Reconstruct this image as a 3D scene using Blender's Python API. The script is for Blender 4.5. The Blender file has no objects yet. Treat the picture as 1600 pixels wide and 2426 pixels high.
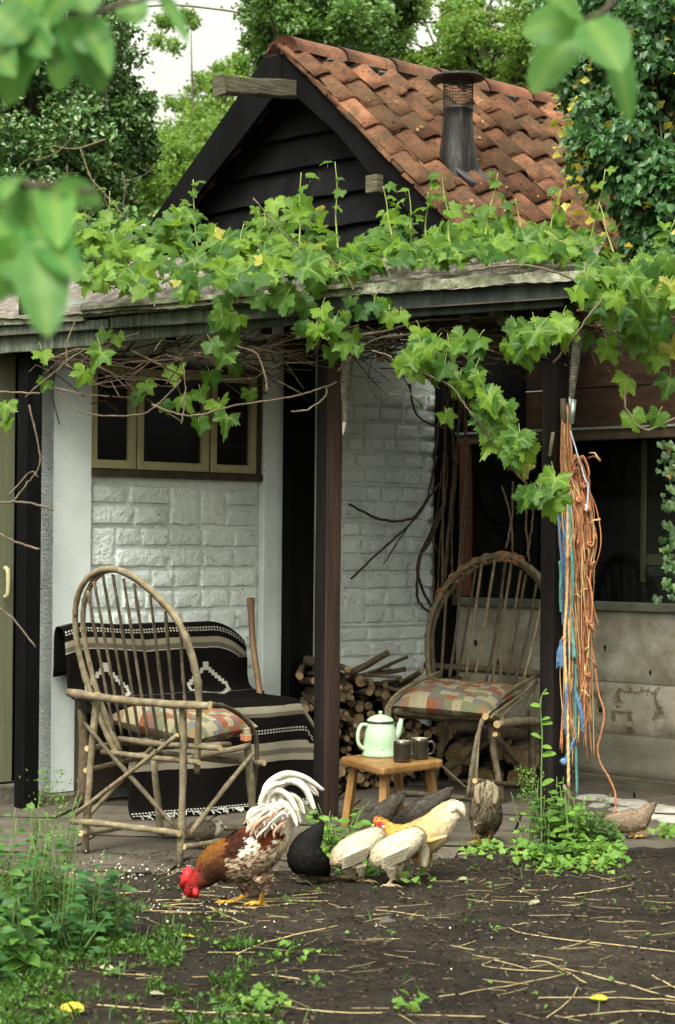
import bpy, bmesh, math, random
import numpy as np
from mathutils import Vector, Matrix, noise, kdtree

scene = bpy.context.scene
random.seed(7); np.random.seed(7)
RAD = math.radians

# ------------------------------------------------------------------ camera
F, CX, HY, CH, ROLL = 5000.0, 800.0, 1290.0, 1.25, 0.0095   # focal length / horizon in photograph pixels, eye height in metres
cam_d = bpy.data.cameras.new('camera')
cam = bpy.data.objects.new('camera', cam_d)
scene.collection.objects.link(cam)
cam_d.sensor_fit = 'HORIZONTAL'; cam_d.sensor_width = 24.0
cam_d.lens = 24.0 * F / 1600.0
cam_d.shift_y = (HY - 1213.0) / 1600.0
cam_d.clip_start = 0.1; cam_d.clip_end = 900.0
cam.matrix_world = Matrix.Translation((0, 0, CH)) @ Matrix.Rotation(RAD(90), 4, 'X') @ Matrix.Rotation(ROLL, 4, 'Z')
cam_d.dof.use_dof = True; cam_d.dof.focus_distance = 9.2; cam_d.dof.aperture_fstop = 6.3
scene.camera = cam

# ------------------------------------------------------------------ sky and sun (soft overcast daylight)
SUN_EL, SUN_AZ = 54.0, 200.0     # degrees; azimuth clockwise from +Y
world = bpy.data.worlds.new('World'); scene.world = world; world.use_nodes = True
wn = world.node_tree.nodes; wl = world.node_tree.links
for n in list(wn): wn.remove(n)
sky = wn.new('ShaderNodeTexSky'); sky.sky_type = 'NISHITA'; sky.sun_disc = False
sky.sun_elevation = RAD(SUN_EL); sky.sun_rotation = RAD(SUN_AZ)
sky.air_density = 1.6; sky.dust_density = 7.0; sky.ozone_density = 1.0
hs = wn.new('ShaderNodeHueSaturation'); hs.inputs['Saturation'].default_value = 0.10
tint = wn.new('ShaderNodeMix'); tint.data_type = 'RGBA'; tint.blend_type = 'MULTIPLY'; tint.inputs[0].default_value = 1.0
tint.inputs[7].default_value = (0.985, 0.985, 0.86, 1)
bg = wn.new('ShaderNodeBackground'); bg.inputs['Strength'].default_value = 0.15
wo = wn.new('ShaderNodeOutputWorld')
wl.new(sky.outputs[0], hs.inputs['Color']); wl.new(hs.outputs[0], tint.inputs[6])
wl.new(tint.outputs[2], bg.inputs['Color']); wl.new(bg.outputs[0], wo.inputs['Surface'])
sun_d = bpy.data.lights.new('sun', 'SUN'); sun_d.energy = 1.15; sun_d.angle = RAD(24); sun_d.color = (1.0, 0.985, 0.93)
sun = bpy.data.objects.new('sun', sun_d); scene.collection.objects.link(sun)
sd = Vector((math.sin(RAD(SUN_AZ)) * math.cos(RAD(SUN_EL)), math.cos(RAD(SUN_AZ)) * math.cos(RAD(SUN_EL)), math.sin(RAD(SUN_EL))))
sun.location = sd * 30; sun.rotation_euler = (-sd).to_track_quat('-Z', 'Y').to_euler()
scene.view_settings.view_transform = 'Standard'; scene.view_settings.look = 'None'
scene.view_settings.exposure = 1.26; scene.view_settings.gamma = 1.0
scene.view_settings.use_curve_mapping = False
scene.cycles.max_bounces = 6; scene.cycles.transparent_max_bounces = 8
scene.cycles.diffuse_bounces = 3; scene.cycles.glossy_bounces = 2; scene.cycles.transmission_bounces = 3
scene.cycles.use_denoising = True

# ------------------------------------------------------------------ measuring helpers: photograph position + distance -> place in metres
CR, SR = math.cos(ROLL), math.sin(ROLL)
def _uv(px, py):
    u, v = (px - CX) / F, (HY - py) / F
    return u * CR - v * SR, u * SR + v * CR
def W(px, py, Y):
    u, v = _uv(px, py); return Vector((u * Y, Y, CH + v * Y))
def G(px, py, z=0.0):
    u, v = _uv(px, py); Y = (z - CH) / v; return Vector((u * Y, Y, z))
def ONP(px, py, p0, n):
    u, v = _uv(px, py); d = Vector((u, 1, v)); o = Vector((0, 0, CH))
    return o + d * ((p0 - o).dot(n) / d.dot(n))
class VPlane:                       # vertical plane through two ground points
    def __init__(s, a, b, off=0.0):
        s.a = Vector((a.x, a.y, 0)); s.t = (Vector((b.x, b.y, 0)) - s.a).normalized()
        s.n = Vector((s.t.y, -s.t.x, 0))
        if s.n.y > 0: s.n = -s.n
        s.a = s.a + s.n * off
    def at(s, px, py): return ONP(px, py, s.a, s.n)
    def shifted(s, off):
        q = VPlane(s.a, s.a + s.t); q.a = s.a + s.n * off; q.t = s.t; q.n = s.n; return q
    def coord(s, px, py):
        p = s.at(px, py); return (p - s.a).dot(s.t), p.z
    def pt(s, t, z, off=0.0): return Vector((s.a.x, s.a.y, 0)) + s.t * t + s.n * off + Vector((0, 0, z))
U = random.uniform
def fbm(p, o=4, s=1.0): return noise.fractal(Vector(p) * s, 1.0, 2.0, o)

# ------------------------------------------------------------------ materials
def nodes(name):
    m = bpy.data.materials.new(name); m.use_nodes = True
    nt = m.node_tree; b = nt.nodes['Principled BSDF']
    return m, nt, b
def L(nt, a, b): nt.links.new(a, b)
def nnoise(nt, vec, scale, detail=5, rough=.6, dist=0.0):
    n = nt.nodes.new('ShaderNodeTexNoise'); n.inputs['Scale'].default_value = scale
    n.inputs['Detail'].default_value = detail; n.inputs['Roughness'].default_value = rough; n.inputs['Distortion'].default_value = dist
    if vec is not None: L(nt, vec, n.inputs['Vector'])
    return n
def nramp(nt, fac, stops):
    r = nt.nodes.new('ShaderNodeValToRGB')
    while len(r.color_ramp.elements) < len(stops): r.color_ramp.elements.new(0.5)
    for e, (p, c) in zip(r.color_ramp.elements, stops):
        e.position = p; e.color = (*c, 1) if len(c) == 3 else c
    L(nt, fac, r.inputs['Fac']); return r
def nmix(nt, fac, a, b, mode='MIX'):
    m = nt.nodes.new('ShaderNodeMix'); m.data_type = 'RGBA'; m.blend_type = mode
    for sock, val in ((m.inputs[0], fac), (m.inputs[6], a), (m.inputs[7], b)):
        if hasattr(val, 'is_linked'): L(nt, val, sock)
        elif isinstance(val, (int, float)): sock.default_value = val
        else: sock.default_value = (*val, 1)
    return m.outputs[2]
def nmath(nt, op, a, b=None, c=None):
    m = nt.nodes.new('ShaderNodeMath'); m.operation = op
    for i, val in enumerate((a, b, c)):
        if val is None: continue
        if hasattr(val, 'is_linked'): L(nt, val, m.inputs[i])
        else: m.inputs[i].default_value = val
    return m.outputs[0]
def coords(nt, kind='Object', stretch=(1, 1, 1), rot=(0, 0, 0)):
    t = nt.nodes.new('ShaderNodeTexCoord'); mp = nt.nodes.new('ShaderNodeMapping')
    mp.inputs['Scale'].default_value = stretch; mp.inputs['Rotation'].default_value = rot
    L(nt, t.outputs[kind], mp.inputs['Vector']); return mp.outputs[0]
def nbump(nt, b, h, strength, dist=0.01):
    bp = nt.nodes.new('ShaderNodeBump'); bp.inputs['Strength'].default_value = strength; bp.inputs['Distance'].default_value = dist
    L(nt, h, bp.inputs['Height']); L(nt, bp.outputs[0], b.inputs['Normal']); return bp
def world_pos(nt):
    g = nt.nodes.new('ShaderNodeNewGeometry'); return g.outputs['Position']
def surf(name, stops, scale=8, rough=.8, bump=.3, bscale=None, stretch=(1, 1, 1), rand=.0, rot=(0, 0, 0), speck=None, spec=.3, island=0.0,
         vec='pos', metallic=0.0, dist=.01, detail=4, attr=None):
    """generic weathered surface: noise ramp colours, fine relief, variation from piece to piece, dark specks"""
    m, nt, b = nodes(name)
    if vec == 'pos':
        mp = nt.nodes.new('ShaderNodeMapping'); mp.inputs['Scale'].default_value = stretch; mp.inputs['Rotation'].default_value = rot
        L(nt, world_pos(nt), mp.inputs['Vector']); v = mp.outputs[0]
    else: v = coords(nt, vec, stretch, rot)
    n = nnoise(nt, v, scale, detail, .62)
    if attr:
        at = nt.nodes.new('ShaderNodeAttribute'); at.attribute_name = attr
        g = nramp(nt, n.outputs['Fac'], [(.25, (.72, .72, .72)), (.75, (1.2, 1.2, 1.2))])
        col = nmix(nt, 1.0, at.outputs['Color'], g.outputs[0], 'MULTIPLY')
    else: col = nramp(nt, n.outputs['Fac'], stops).outputs[0]
    if speck:
        sc, thr, c = speck
        s = nnoise(nt, v, sc, 3, .7); r = nramp(nt, s.outputs['Fac'], [(thr, (0, 0, 0)), (thr + .04, (1, 1, 1))])
        col = nmix(nt, r.outputs[0], col, c)
    for amt, kind in ((rand, 'o'), (island, 'i')):
        if amt:
            if kind == 'o': src = nt.nodes.new('ShaderNodeObjectInfo').outputs['Random']
            else: src = nt.nodes.new('ShaderNodeNewGeometry').outputs['Random Per Island']
            g = nramp(nt, src, [(0, (1 - amt,) * 3), (1, (1 + amt,) * 3)])
            col = nmix(nt, 1.0, col, g.outputs[0], 'MULTIPLY')
    L(nt, col, b.inputs['Base Color'])
    b.inputs['Roughness'].default_value = rough; b.inputs['Specular IOR Level'].default_value = spec; b.inputs['Metallic'].default_value = metallic
    if bump:
        n2 = nnoise(nt, v, bscale or scale * 4, 3, .65); nbump(nt, b, n2.outputs['Fac'], bump, dist)
    return m
def leafmat(name, c1, c2, c3=None, gloss=.35, rough=.4, transl=.3, tcol=(.35, .55, .06), rand='i', scale=3.0, vein=True):
    """leaf: colour differs leaf by leaf, light passes through, slight sheen"""
    m, nt, b = nodes(name)
    if rand == 'i': src = nt.nodes.new('ShaderNodeNewGeometry').outputs['Random Per Island']
    else: src = nt.nodes.new('ShaderNodeObjectInfo').outputs['Random']
    cmid = tuple(a * .6 + b_ * .4 for a, b_ in zip(c1, c2))
    st = [(0, c1), (.45, cmid), (1, c2)] if c3 is None else [(0, c1), (.55, c2), (.985, c2), (.99, c3)]
    col = nramp(nt, src, st).outputs[0]
    n = nnoise(nt, world_pos(nt), scale * 6, 4)
    g = nramp(nt, n.outputs['Fac'], [(.3, (.78, .8, .75)), (.7, (1.18, 1.15, 1.2))])
    col = nmix(nt, 1.0, col, g.outputs[0], 'MULTIPLY')
    if vein:
        at = nt.nodes.new('ShaderNodeAttribute'); at.attribute_name = 'vein'
        col = nmix(nt, nmath(nt, 'MULTIPLY', at.outputs['Fac'], .45), col, (.30, .42, .10))
    L(nt, col, b.inputs['Base Color']); b.inputs['Roughness'].default_value = rough; b.inputs['Specular IOR Level'].default_value = gloss
    n3 = nnoise(nt, world_pos(nt), scale * 25, 3); nbump(nt, b, n3.outputs['Fac'], .25, .004)
    tr = nt.nodes.new('ShaderNodeBsdfTranslucent')
    L(nt, nmix(nt, .5, col, tcol), tr.inputs['Color'])
    mx = nt.nodes.new('ShaderNodeMixShader'); mx.inputs[0].default_value = transl
    out = nt.nodes['Material Output']
    L(nt, b.outputs[0], mx.inputs[1]); L(nt, tr.outputs[0], mx.inputs[2]); L(nt, mx.outputs[0], out.inputs['Surface'])
    return m

# ------------------------------------------------------------------ mesh builder
COL = scene.collection
LOC = {}
def tag(o, label=None, cat=None, group=None, kind=None):
    if label: o['label'] = label
    if cat: o['category'] = cat
    if group: o['group'] = group
    if kind: o['kind'] = kind
    return o
def empty(name, loc, label=None, cat=None, group=None):
    o = bpy.data.objects.new(name, None); COL.objects.link(o); o.location = loc; o.empty_display_size = .1
    LOC[o] = Vector(loc); return tag(o, label, cat, group)
def new_obj(name, me, mat, parent=None, loc=None, smooth=True):
    if mat is not None and not me.materials:
        for mm in (mat if isinstance(mat, (list, tuple)) else [mat]): me.materials.append(mm)
    o = bpy.data.objects.new(name, me); COL.objects.link(o)
    if smooth and len(me.polygons): me.polygons.foreach_set('use_smooth', [True] * len(me.polygons))
    return o
def put(o, parent, Mw):
    """stand a shared mesh at world matrix Mw under parent"""
    if parent is not None:
        o.parent = parent; base = LOC[parent]; o.matrix_basis = Matrix.Translation(-base) @ Mw
        LOC[o] = base
    else:
        o.matrix_basis = Mw; LOC[o] = Mw.to_translation()
    return o
def frame(x, y, z, o=(0, 0, 0)):
    return Matrix(((x[0], y[0], z[0], o[0]), (x[1], y[1], z[1], o[1]), (x[2], y[2], z[2], o[2]), (0, 0, 0, 1)))
class MB:
    def __init__(s): s.v = []; s.f = []; s.c = []; s.uv = []; s.mi = []
    def quad(s, a, b, c, d):
        i = len(s.v); s.v += [tuple(a), tuple(b), tuple(c), tuple(d)]; s.f.append((i, i + 1, i + 2, i + 3))
    def poly(s, pts):
        i = len(s.v); s.v += [tuple(p) for p in pts]; s.f.append(tuple(range(i, i + len(pts))))
    def box(s, c, ax, ay, az, jit=0.0):
        """c centre, ax ay az half-axis vectors"""
        i = len(s.v); c = Vector(c)
        for sx in (-1, 1):
            for sy in (-1, 1):
                for sz in (-1, 1):
                    p = c + ax * sx + ay * sy + az * sz
                    if jit: p += Vector((U(-jit, jit), U(-jit, jit), U(-jit, jit)))
                    s.v.append(tuple(p))
        for f in ((0, 1, 3, 2), (4, 6, 7, 5), (0, 4, 5, 1), (2, 3, 7, 6), (0, 2, 6, 4), (1, 5, 7, 3)): s.f.append(tuple(i + k for k in f))
        return s
    def bar(s, a, b, w, h, up=Vector((0, 0, 1)), jit=0.0):
        """rectangular bar from a to b; w across, h along up"""
        a, b = Vector(a), Vector(b); t = (b - a); ln = t.length; t.normalize()
        r = t.cross(up)
        if r.length < 1e-4: r = t.cross(Vector((0, 1, 0)))
        r.normalize(); u2 = r.cross(t).normalized()
        return s.box((a + b) / 2, t * ln / 2, r * w / 2, u2 * h / 2, jit)
    def tube(s, pts, rad, n=6, cap=True, wob=0.0, flat=None, col=None):
        pts = [Vector(p) for p in pts]
        if not hasattr(rad, '__len__'): rad = [rad] * len(pts)
        ref = None; rings = []
        for k, p in enumerate(pts):
            t = (pts[min(k + 1, len(pts) - 1)] - pts[max(k - 1, 0)])
            if t.length < 1e-9: t = Vector((0, 0, 1))
            t.normalize()
            if ref is None:
                ref = t.orthogonal().normalized() if flat is None else Vector(flat)
            r = ref - t * ref.dot(t)
            if r.length < 1e-6: r = t.orthogonal()
            r.normalize(); ref = r; q = t.cross(r)
            i0 = len(s.v)
            for j in range(n):
                a = 2 * math.pi * j / n; rr = rad[k] * (1 + (U(-wob, wob) if wob else 0))
                s.v.append(tuple(p + (r * math.cos(a) + q * math.sin(a)) * rr))
                if col is not None: s.c.append(col)
            rings.append(i0)
        for k in range(len(pts) - 1):
            a, b = rings[k], rings[k + 1]
            for j in range(n): s.f.append((a + j, a + (j + 1) % n, b + (j + 1) % n, b + j))
        if cap:
            s.f.append(tuple(rings[0] + j for j in range(n))[::-1]); s.f.append(tuple(rings[-1] + j for j in range(n)))
        return s
    def lathe(s, prof, c, n=24, axis=Vector((0, 0, 1)), xdir=None):
        """prof: list of (radius, height)"""
        axis = axis.normalized(); x = xdir or axis.orthogonal().normalized(); y = axis.cross(x); c = Vector(c); rings = []
        for r, h in prof:
            i0 = len(s.v)
            for j in range(n):
                a = 2 * math.pi * j / n; s.v.append(tuple(c + axis * h + (x * math.cos(a) + y * math.sin(a)) * max(r, 1e-4)))
            rings.append(i0)
        for a, b in zip(rings, rings[1:]):
            for j in range(n): s.f.append((a + j, a + (j + 1) % n, b + (j + 1) % n, b + j))
        return s
    def grid(s, P, nu, nv, uv=None):
        """P(i,j)->point"""
        i0 = len(s.v)
        for i in range(nu):
            for j in range(nv): s.v.append(tuple(P(i, j)))
        for i in range(nu - 1):
            for j in range(nv - 1):
                a = i0 + i * nv + j; s.f.append((a, a + 1, a + nv + 1, a + nv))
        return s
    def mesh(s, name, off=Vector((0, 0, 0))):
        me = bpy.data.meshes.new(name)
        v = np.array(s.v, dtype=np.float64) - np.array(off)
        me.from_pydata(v.tolist(), [], s.f)
        if s.c and len(s.c) == len(s.v):
            ca = me.color_attributes.new('col', 'FLOAT_COLOR', 'POINT')
            ca.data.foreach_set('color', np.array([(*c, 1) for c in s.c], dtype=np.float32).ravel())
        if s.uv and len(s.uv) == len(s.v):
            uvl = me.uv_layers.new(name='UVMap'); idx = np.empty(len(me.loops), dtype=np.int32); me.loops.foreach_get('vertex_index', idx)
            uvl.data.foreach_set('uv', np.array(s.uv, dtype=np.float32)[idx].ravel())
        if s.mi and len(s.mi) == len(s.f): me.polygons.foreach_set('material_index', s.mi)
        me.update(); return me
    def build(s, name, mat, parent=None, smooth=False, loc=None, bevel=0.0, sub=0):
        if parent is not None: base = LOC[parent]
        elif loc is not None: base = Vector(loc)
        else:
            a = np.array(s.v); base = Vector(((a[:, 0].min() + a[:, 0].max()) / 2, (a[:, 1].min() + a[:, 1].max()) / 2, a[:, 2].min()))
        me = s.mesh(name, base); o = new_obj(name, me, mat, smooth=smooth)
        if parent is not None: o.parent = parent
        else: o.location = base
        LOC[o] = base
        if bevel:
            b = o.modifiers.new('bevel', 'BEVEL'); b.width = bevel; b.segments = 2; b.limit_method = 'ANGLE'
        if sub:
            b = o.modifiers.new('sub', 'SUBSURF'); b.levels = sub; b.render_levels = sub
        return o
def spline(pts, n=6):
    """Catmull-Rom through points (any dimension)"""
    P = [np.array(p, dtype=float) for p in pts]; P = [2 * P[0] - P[1]] + P + [2 * P[-1] - P[-2]]; out = []
    for i in range(1, len(P) - 2):
        for k in range(n):
            t = k / n
            out.append(.5 * ((2 * P[i]) + (P[i + 1] - P[i - 1]) * t + (2 * P[i - 1] - 5 * P[i] + 4 * P[i + 1] - P[i + 2]) * t * t
                             + (-P[i - 1] + 3 * P[i] - 3 * P[i + 1] + P[i + 2]) * t ** 3))
    out.append(P[-2]); return out
def np_mesh(name, verts, faces, mat, vein=None):
    """fast mesh from arrays; faces (n,k)"""
    verts = np.asarray(verts, dtype=np.float32); faces = np.asarray(faces, dtype=np.int32); n, k = faces.shape
    me = bpy.data.meshes.new(name)
    me.vertices.add(len(verts)); me.vertices.foreach_set('co', verts.ravel())
    me.loops.add(n * k); me.loops.foreach_set('vertex_index', faces.ravel())
    me.polygons.add(n); me.polygons.foreach_set('loop_start', np.arange(0, n * k, k, dtype=np.int32))
    me.polygons.foreach_set('loop_total', np.full(n, k, dtype=np.int32))
    me.update(calc_edges=True); me.validate()
    for mm in (mat if isinstance(mat, (list, tuple)) else [mat]): me.materials.append(mm)
    return me
def rand_rot(n, up=None, tilt=1.0):
    """n random orthonormal frames; up: preferred normal"""
    nrm = np.random.normal(size=(n, 3)) * tilt
    if up is not None: nrm += np.asarray(up)
    nrm /= np.linalg.norm(nrm, axis=1, keepdims=True)
    a = np.random.normal(size=(n, 3)); x = a - (a * nrm).sum(1, keepdims=True) * nrm; x /= np.linalg.norm(x, axis=1, keepdims=True)
    return x, np.cross(nrm, x), nrm
def leaf_cloud(pos, size, up=None, tilt=1.0, aspect=.6, fold=.18, droop=0.0):
    """many small folded leaves (two quads each share the midrib); returns verts, faces"""
    n = len(pos); x, y, z = rand_rot(n, up, tilt)
    if droop:
        x = np.random.normal(size=(n, 3)) * (1 - droop) + np.array((0, 0, -1.0)) * droop; x -= (x * z).sum(1, keepdims=True) * z; x /= np.linalg.norm(x, axis=1, keepdims=True) + 1e-9; y = np.cross(z, x)
    sz = np.asarray(size).reshape(-1, 1) if hasattr(size, '__len__') else np.full((n, 1), size)
    sz = sz * np.random.uniform(.7, 1.3, (n, 1))
    tpl = np.array([(0, 0, 0), (.45, .5 * aspect, fold), (1, 0, -.08), (.45, -.5 * aspect, fold), (.45, 0, 0)])
    v = pos[:, None, :] + sz[:, None, :] * (tpl[None, :, 0:1] * x[:, None, :] + tpl[None, :, 1:2] * y[:, None, :] + tpl[None, :, 2:3] * z[:, None, :])
    base = (np.arange(n) * 5)[:, None]
    f = np.concatenate([base + np.array([[0, 4, 1]]), base + np.array([[1, 4, 2]]), base + np.array([[0, 3, 4]]), base + np.array([[4, 3, 2]])], axis=0)
    return v.reshape(-1, 3), f
# ------------------------------------------------------------------ plan of the shed
Z = Vector((0, 0, 1))
PA = G(121, 1905)                                   # near corner of the white pillar
Q = G(1500, 1870); FT = Vector((math.cos(RAD(45)), -math.sin(RAD(45)), 0))
_u = _uv(1047, 1835)[0]; _s = (_u * Q.y - Q.x) / (FT.x - _u * FT.y)
C0 = Q + FT * _s; C0.z = 0                           # inner corner of the porch
PD = VPlane(PA, C0)                                  # white block wall with the window
PF = VPlane(C0, Q)                                   # concrete wall with the dark window
# ------------------------------------------------------------------ building materials
m_white = surf('painted_blockwork', [(.2, (.52, .58, .54)), (.5, (.68, .74, .71)), (.8, (.76, .80, .78))], 3, .88, .9, 30, speck=(42, .66, (.10, .11, .08)), rand=.06, dist=.015, spec=.08)
m_render = surf('white_render', [(.2, (.50, .56, .54)), (.55, (.66, .72, .71)), (.85, (.74, .79, .78))], 2.5, .8, .3, 90, speck=(35, .69, (.07, .08, .06)))
m_dash = surf('rough_cast', [(.2, (.20, .22, .21)), (.55, (.34, .37, .36)), (.85, (.46, .49, .48))], 6, .85, 1.0, 75, dist=.02)
m_black = surf('black_tarred_timber', [(.3, (.003, .003, .0035)), (.6, (.0055, .0055, .006)), (.85, (.012, .012, .013))], 6, .75, .5, 30, stretch=(1, 1, .25), speck=(26, .79, (.05, .055, .045)), spec=.06)
m_gable = surf('black_weatherboard', [(.3, (.005, .005, .0055)), (.6, (.009, .009, .010)), (.85, (.018, .018, .019))], 5, .65, .6, 45, stretch=(2.5, 2.5, .6), speck=(40, .80, (.12, .12, .10)), rand=.2, spec=.06)
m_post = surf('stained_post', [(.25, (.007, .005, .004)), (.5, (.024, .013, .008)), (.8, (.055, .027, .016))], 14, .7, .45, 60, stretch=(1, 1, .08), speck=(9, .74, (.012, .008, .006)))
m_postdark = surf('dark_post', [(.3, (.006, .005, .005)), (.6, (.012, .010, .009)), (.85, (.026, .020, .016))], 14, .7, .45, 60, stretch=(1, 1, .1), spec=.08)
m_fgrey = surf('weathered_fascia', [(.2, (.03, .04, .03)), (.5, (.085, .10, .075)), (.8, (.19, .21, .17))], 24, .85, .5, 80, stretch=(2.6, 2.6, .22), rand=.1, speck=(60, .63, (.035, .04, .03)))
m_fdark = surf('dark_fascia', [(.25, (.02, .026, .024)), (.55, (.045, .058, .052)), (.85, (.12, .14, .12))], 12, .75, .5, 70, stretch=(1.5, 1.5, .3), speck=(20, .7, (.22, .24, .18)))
m_cap = surf('mossy_roof_edge', [(.2, (.05, .055, .03)), (.5, (.16, .17, .11)), (.8, (.34, .33, .26))], 30, .9, .6, 90, speck=(45, .62, (.05, .05, .035)))
m_sheet = surf('weathered_roof_sheet', [(.2, (.045, .038, .03)), (.5, (.15, .125, .11)), (.8, (.36, .33, .31))], 9, .85, .7, 40, stretch=(3, .6, 1), speck=(30, .62, (.10, .07, .06)))
m_under = surf('dark_roof_underside', [(.3, (.02, .017, .014)), (.7, (.06, .05, .04))], 6, .9, .4, 30)
m_khaki = surf('khaki_paint', [(.25, (.29, .26, .13)), (.6, (.40, .365, .20)), (.85, (.47, .43, .26))], 5, .55, .3, 60, speck=(50, .72, (.08, .07, .04)))
m_door = surf('olive_door', [(.25, (.10, .105, .06)), (.6, (.145, .15, .09)), (.85, (.18, .18, .12))], 18, .6, .3, 60, stretch=(4, 4, .1))
m_brown = surf('red_brown_frame', [(.25, (.07, .028, .018)), (.6, (.14, .055, .034)), (.85, (.19, .08, .05))], 10, .7, .4, 50, stretch=(1, 1, .2))
m_conc = surf('board_marked_concrete', [(.3, (.15, .135, .095)), (.5, (.31, .29, .225)), (.7, (.45, .44, .385))], 4.5, .88, .6, 110, speck=(60, .66, (.10, .095, .075)), rand=.06)
def add_stain(m, plane, shapes):
    """brown water mark left on the concrete: ragged ring lines, fixed to the wall"""
    nt = m.node_tree; b = nt.nodes['Principled BSDF']; src = b.inputs['Base Color'].links[0].from_socket; p = world_pos(nt)
    dt = nt.nodes.new('ShaderNodeVectorMath'); dt.operation = 'DOT_PRODUCT'; L(nt, p, dt.inputs[0]); dt.inputs[1].default_value = tuple(plane.t)
    sp = nt.nodes.new('ShaderNodeSeparateXYZ'); L(nt, p, sp.inputs[0])
    w1 = nnoise(nt, p, 9, 4, .7); w2 = nnoise(nt, p, 30, 3, .7); col = src
    for (px, py, a, c, width, cut) in shapes:
        q = plane.at(px, py); t0 = q.dot(plane.t)
        tt = nmath(nt, 'ADD', nmath(nt, 'DIVIDE', nmath(nt, 'SUBTRACT', dt.outputs['Value'], t0), a), nmath(nt, 'MULTIPLY', nmath(nt, 'SUBTRACT', w1.outputs['Fac'], .5), 1.7))
        zz = nmath(nt, 'ADD', nmath(nt, 'DIVIDE', nmath(nt, 'SUBTRACT', sp.outputs[2], q.z), c), nmath(nt, 'MULTIPLY', nmath(nt, 'SUBTRACT', w2.outputs['Fac'], .5), 1.5))
        d = nmath(nt, 'MAXIMUM', nmath(nt, 'ABSOLUTE', tt), nmath(nt, 'ABSOLUTE', zz)); ring = nmath(nt, 'SUBTRACT', 1.0, nmath(nt, 'DIVIDE', nmath(nt, 'ABSOLUTE', nmath(nt, 'SUBTRACT', d, 1.0)), width))
        k = nt.nodes.new('ShaderNodeClamp'); L(nt, nmath(nt, 'MULTIPLY', ring, 1.6), k.inputs[0]); m2 = nmath(nt, 'MULTIPLY', k.outputs[0], nmath(nt, 'GREATER_THAN', nmath(nt, 'ADD', zz, nmath(nt, 'MULTIPLY', tt, cut)), -.55))
        col = nmix(nt, nmath(nt, 'MULTIPLY', m2, .75), col, (.085, .05, .022))
    L(nt, col, b.inputs['Base Color'])
m_damp = surf('damp_concrete', [(.2, (.10, .095, .07)), (.5, (.165, .155, .12)), (.8, (.24, .23, .19))], 4.5, .88, .6, 110, speck=(60, .66, (.06, .055, .045)))
m_hole = surf('dark_hole', [(.3, (.010, .008, .006)), (.7, (.03, .022, .014))], 30, .9, .6, 60)
m_rust = surf('brown_stain', [(.3, (.055, .032, .014)), (.6, (.12, .075, .035)), (.85, (.22, .16, .09))], 26, .9, .6, 60)
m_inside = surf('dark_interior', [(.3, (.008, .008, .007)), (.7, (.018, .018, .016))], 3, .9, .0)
m_tile = surf('clay_pantile', [(.15, (.03, .023, .017)), (.38, (.090, .043, .026)), (.58, (.172, .077, .042)), (.85, (.23, .124, .078))], 7, .85, .5, 70, rand=.55, speck=(30, .60, (.034, .032, .02)), dist=.012, spec=.08)
def mossy(m):
    nt = m.node_tree; b = nt.nodes['Principled BSDF']; src = b.inputs['Base Color'].links[0].from_socket
    n = nnoise(nt, world_pos(nt), 2.6, 5, .72); r = nramp(nt, n.outputs['Fac'], [(.42, (0, 0, 0)), (.54, (1, 1, 1))]); n2 = nnoise(nt, world_pos(nt), 45, 3, .7); r2 = nramp(nt, n2.outputs['Fac'], [(.42, (0, 0, 0)), (.54, (1, 1, 1))])
    L(nt, nmix(nt, nmath(nt, 'MULTIPLY', nmath(nt, 'MULTIPLY', r.outputs[0], r2.outputs[0]), .7), src, (.045, .042, .024)), b.inputs['Base Color'])
mossy(m_tile)
m_ridge = surf('ridge_tile_clay', [(.15, (.08, .04, .025)), (.5, (.19, .072, .038)), (.85, (.27, .125, .072))], 9, .82, .5, 60, rand=.15, speck=(40, .7, (.36, .34, .28)), dist=.012)
mossy(m_ridge)
m_mortar = surf('grey_mortar', [(.3, (.045, .043, .036)), (.7, (.12, .115, .10))], 20, .95, .9, 80)
m_beam = surf('grey_oak_beam', [(.3, (.028, .025, .016)), (.5, (.085, .078, .048)), (.75, (.16, .148, .095))], 26, .9, 1.0, 70, stretch=(.25, .25, 3), speck=(14, .7, (.02, .018, .012)))
m_flue = surf('sooty_flue', [(.3, (.004, .004, .004)), (.52, (.012, .011, .010)), (.70, (.05, .047, .042)), (.86, (.22, .20, .165))], 16, .45, .3, 40, stretch=(2.5, 2.5, .18), spec=.25)
m_wire = surf('rusty_wire', [(.3, (.012, .010, .008)), (.7, (.03, .024, .018))], 20, .7, .0)
def glassmat():
    m, nt, b = nodes('window_glass')
    b.inputs['Base Color'].default_value = (.006, .007, .007, 1); b.inputs['Roughness'].default_value = .05
    n = nnoise(nt, world_pos(nt), 12, 4); nbump(nt, b, n.outputs['Fac'], .03, .01)
    tr = nt.nodes.new('ShaderNodeBsdfTransparent'); tr.inputs[0].default_value = (.78, .82, .78, 1)
    mx = nt.nodes.new('ShaderNodeMixShader'); mx.inputs[0].default_value = .18
    s = nnoise(nt, world_pos(nt), 160, 2); r = nramp(nt, s.outputs['Fac'], [(.74, (.26, .26, .26)), (.8, (.9, .9, .9))])
    L(nt, r.outputs[0], mx.inputs[0]); L(nt, tr.outputs[0], mx.inputs[1]); L(nt, b.outputs[0], mx.inputs[2])
    L(nt, mx.outputs[0], nt.nodes['Material Output'].inputs['Surface']); return m
m_glass = glassmat()

add_stain(m_conc, PF, [(1512, 1672, .125, .075, .22, .45), (1478, 1702, .05, .028, .5, 0), (1410, 1668, .035, .05, .5, 0)])
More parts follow.
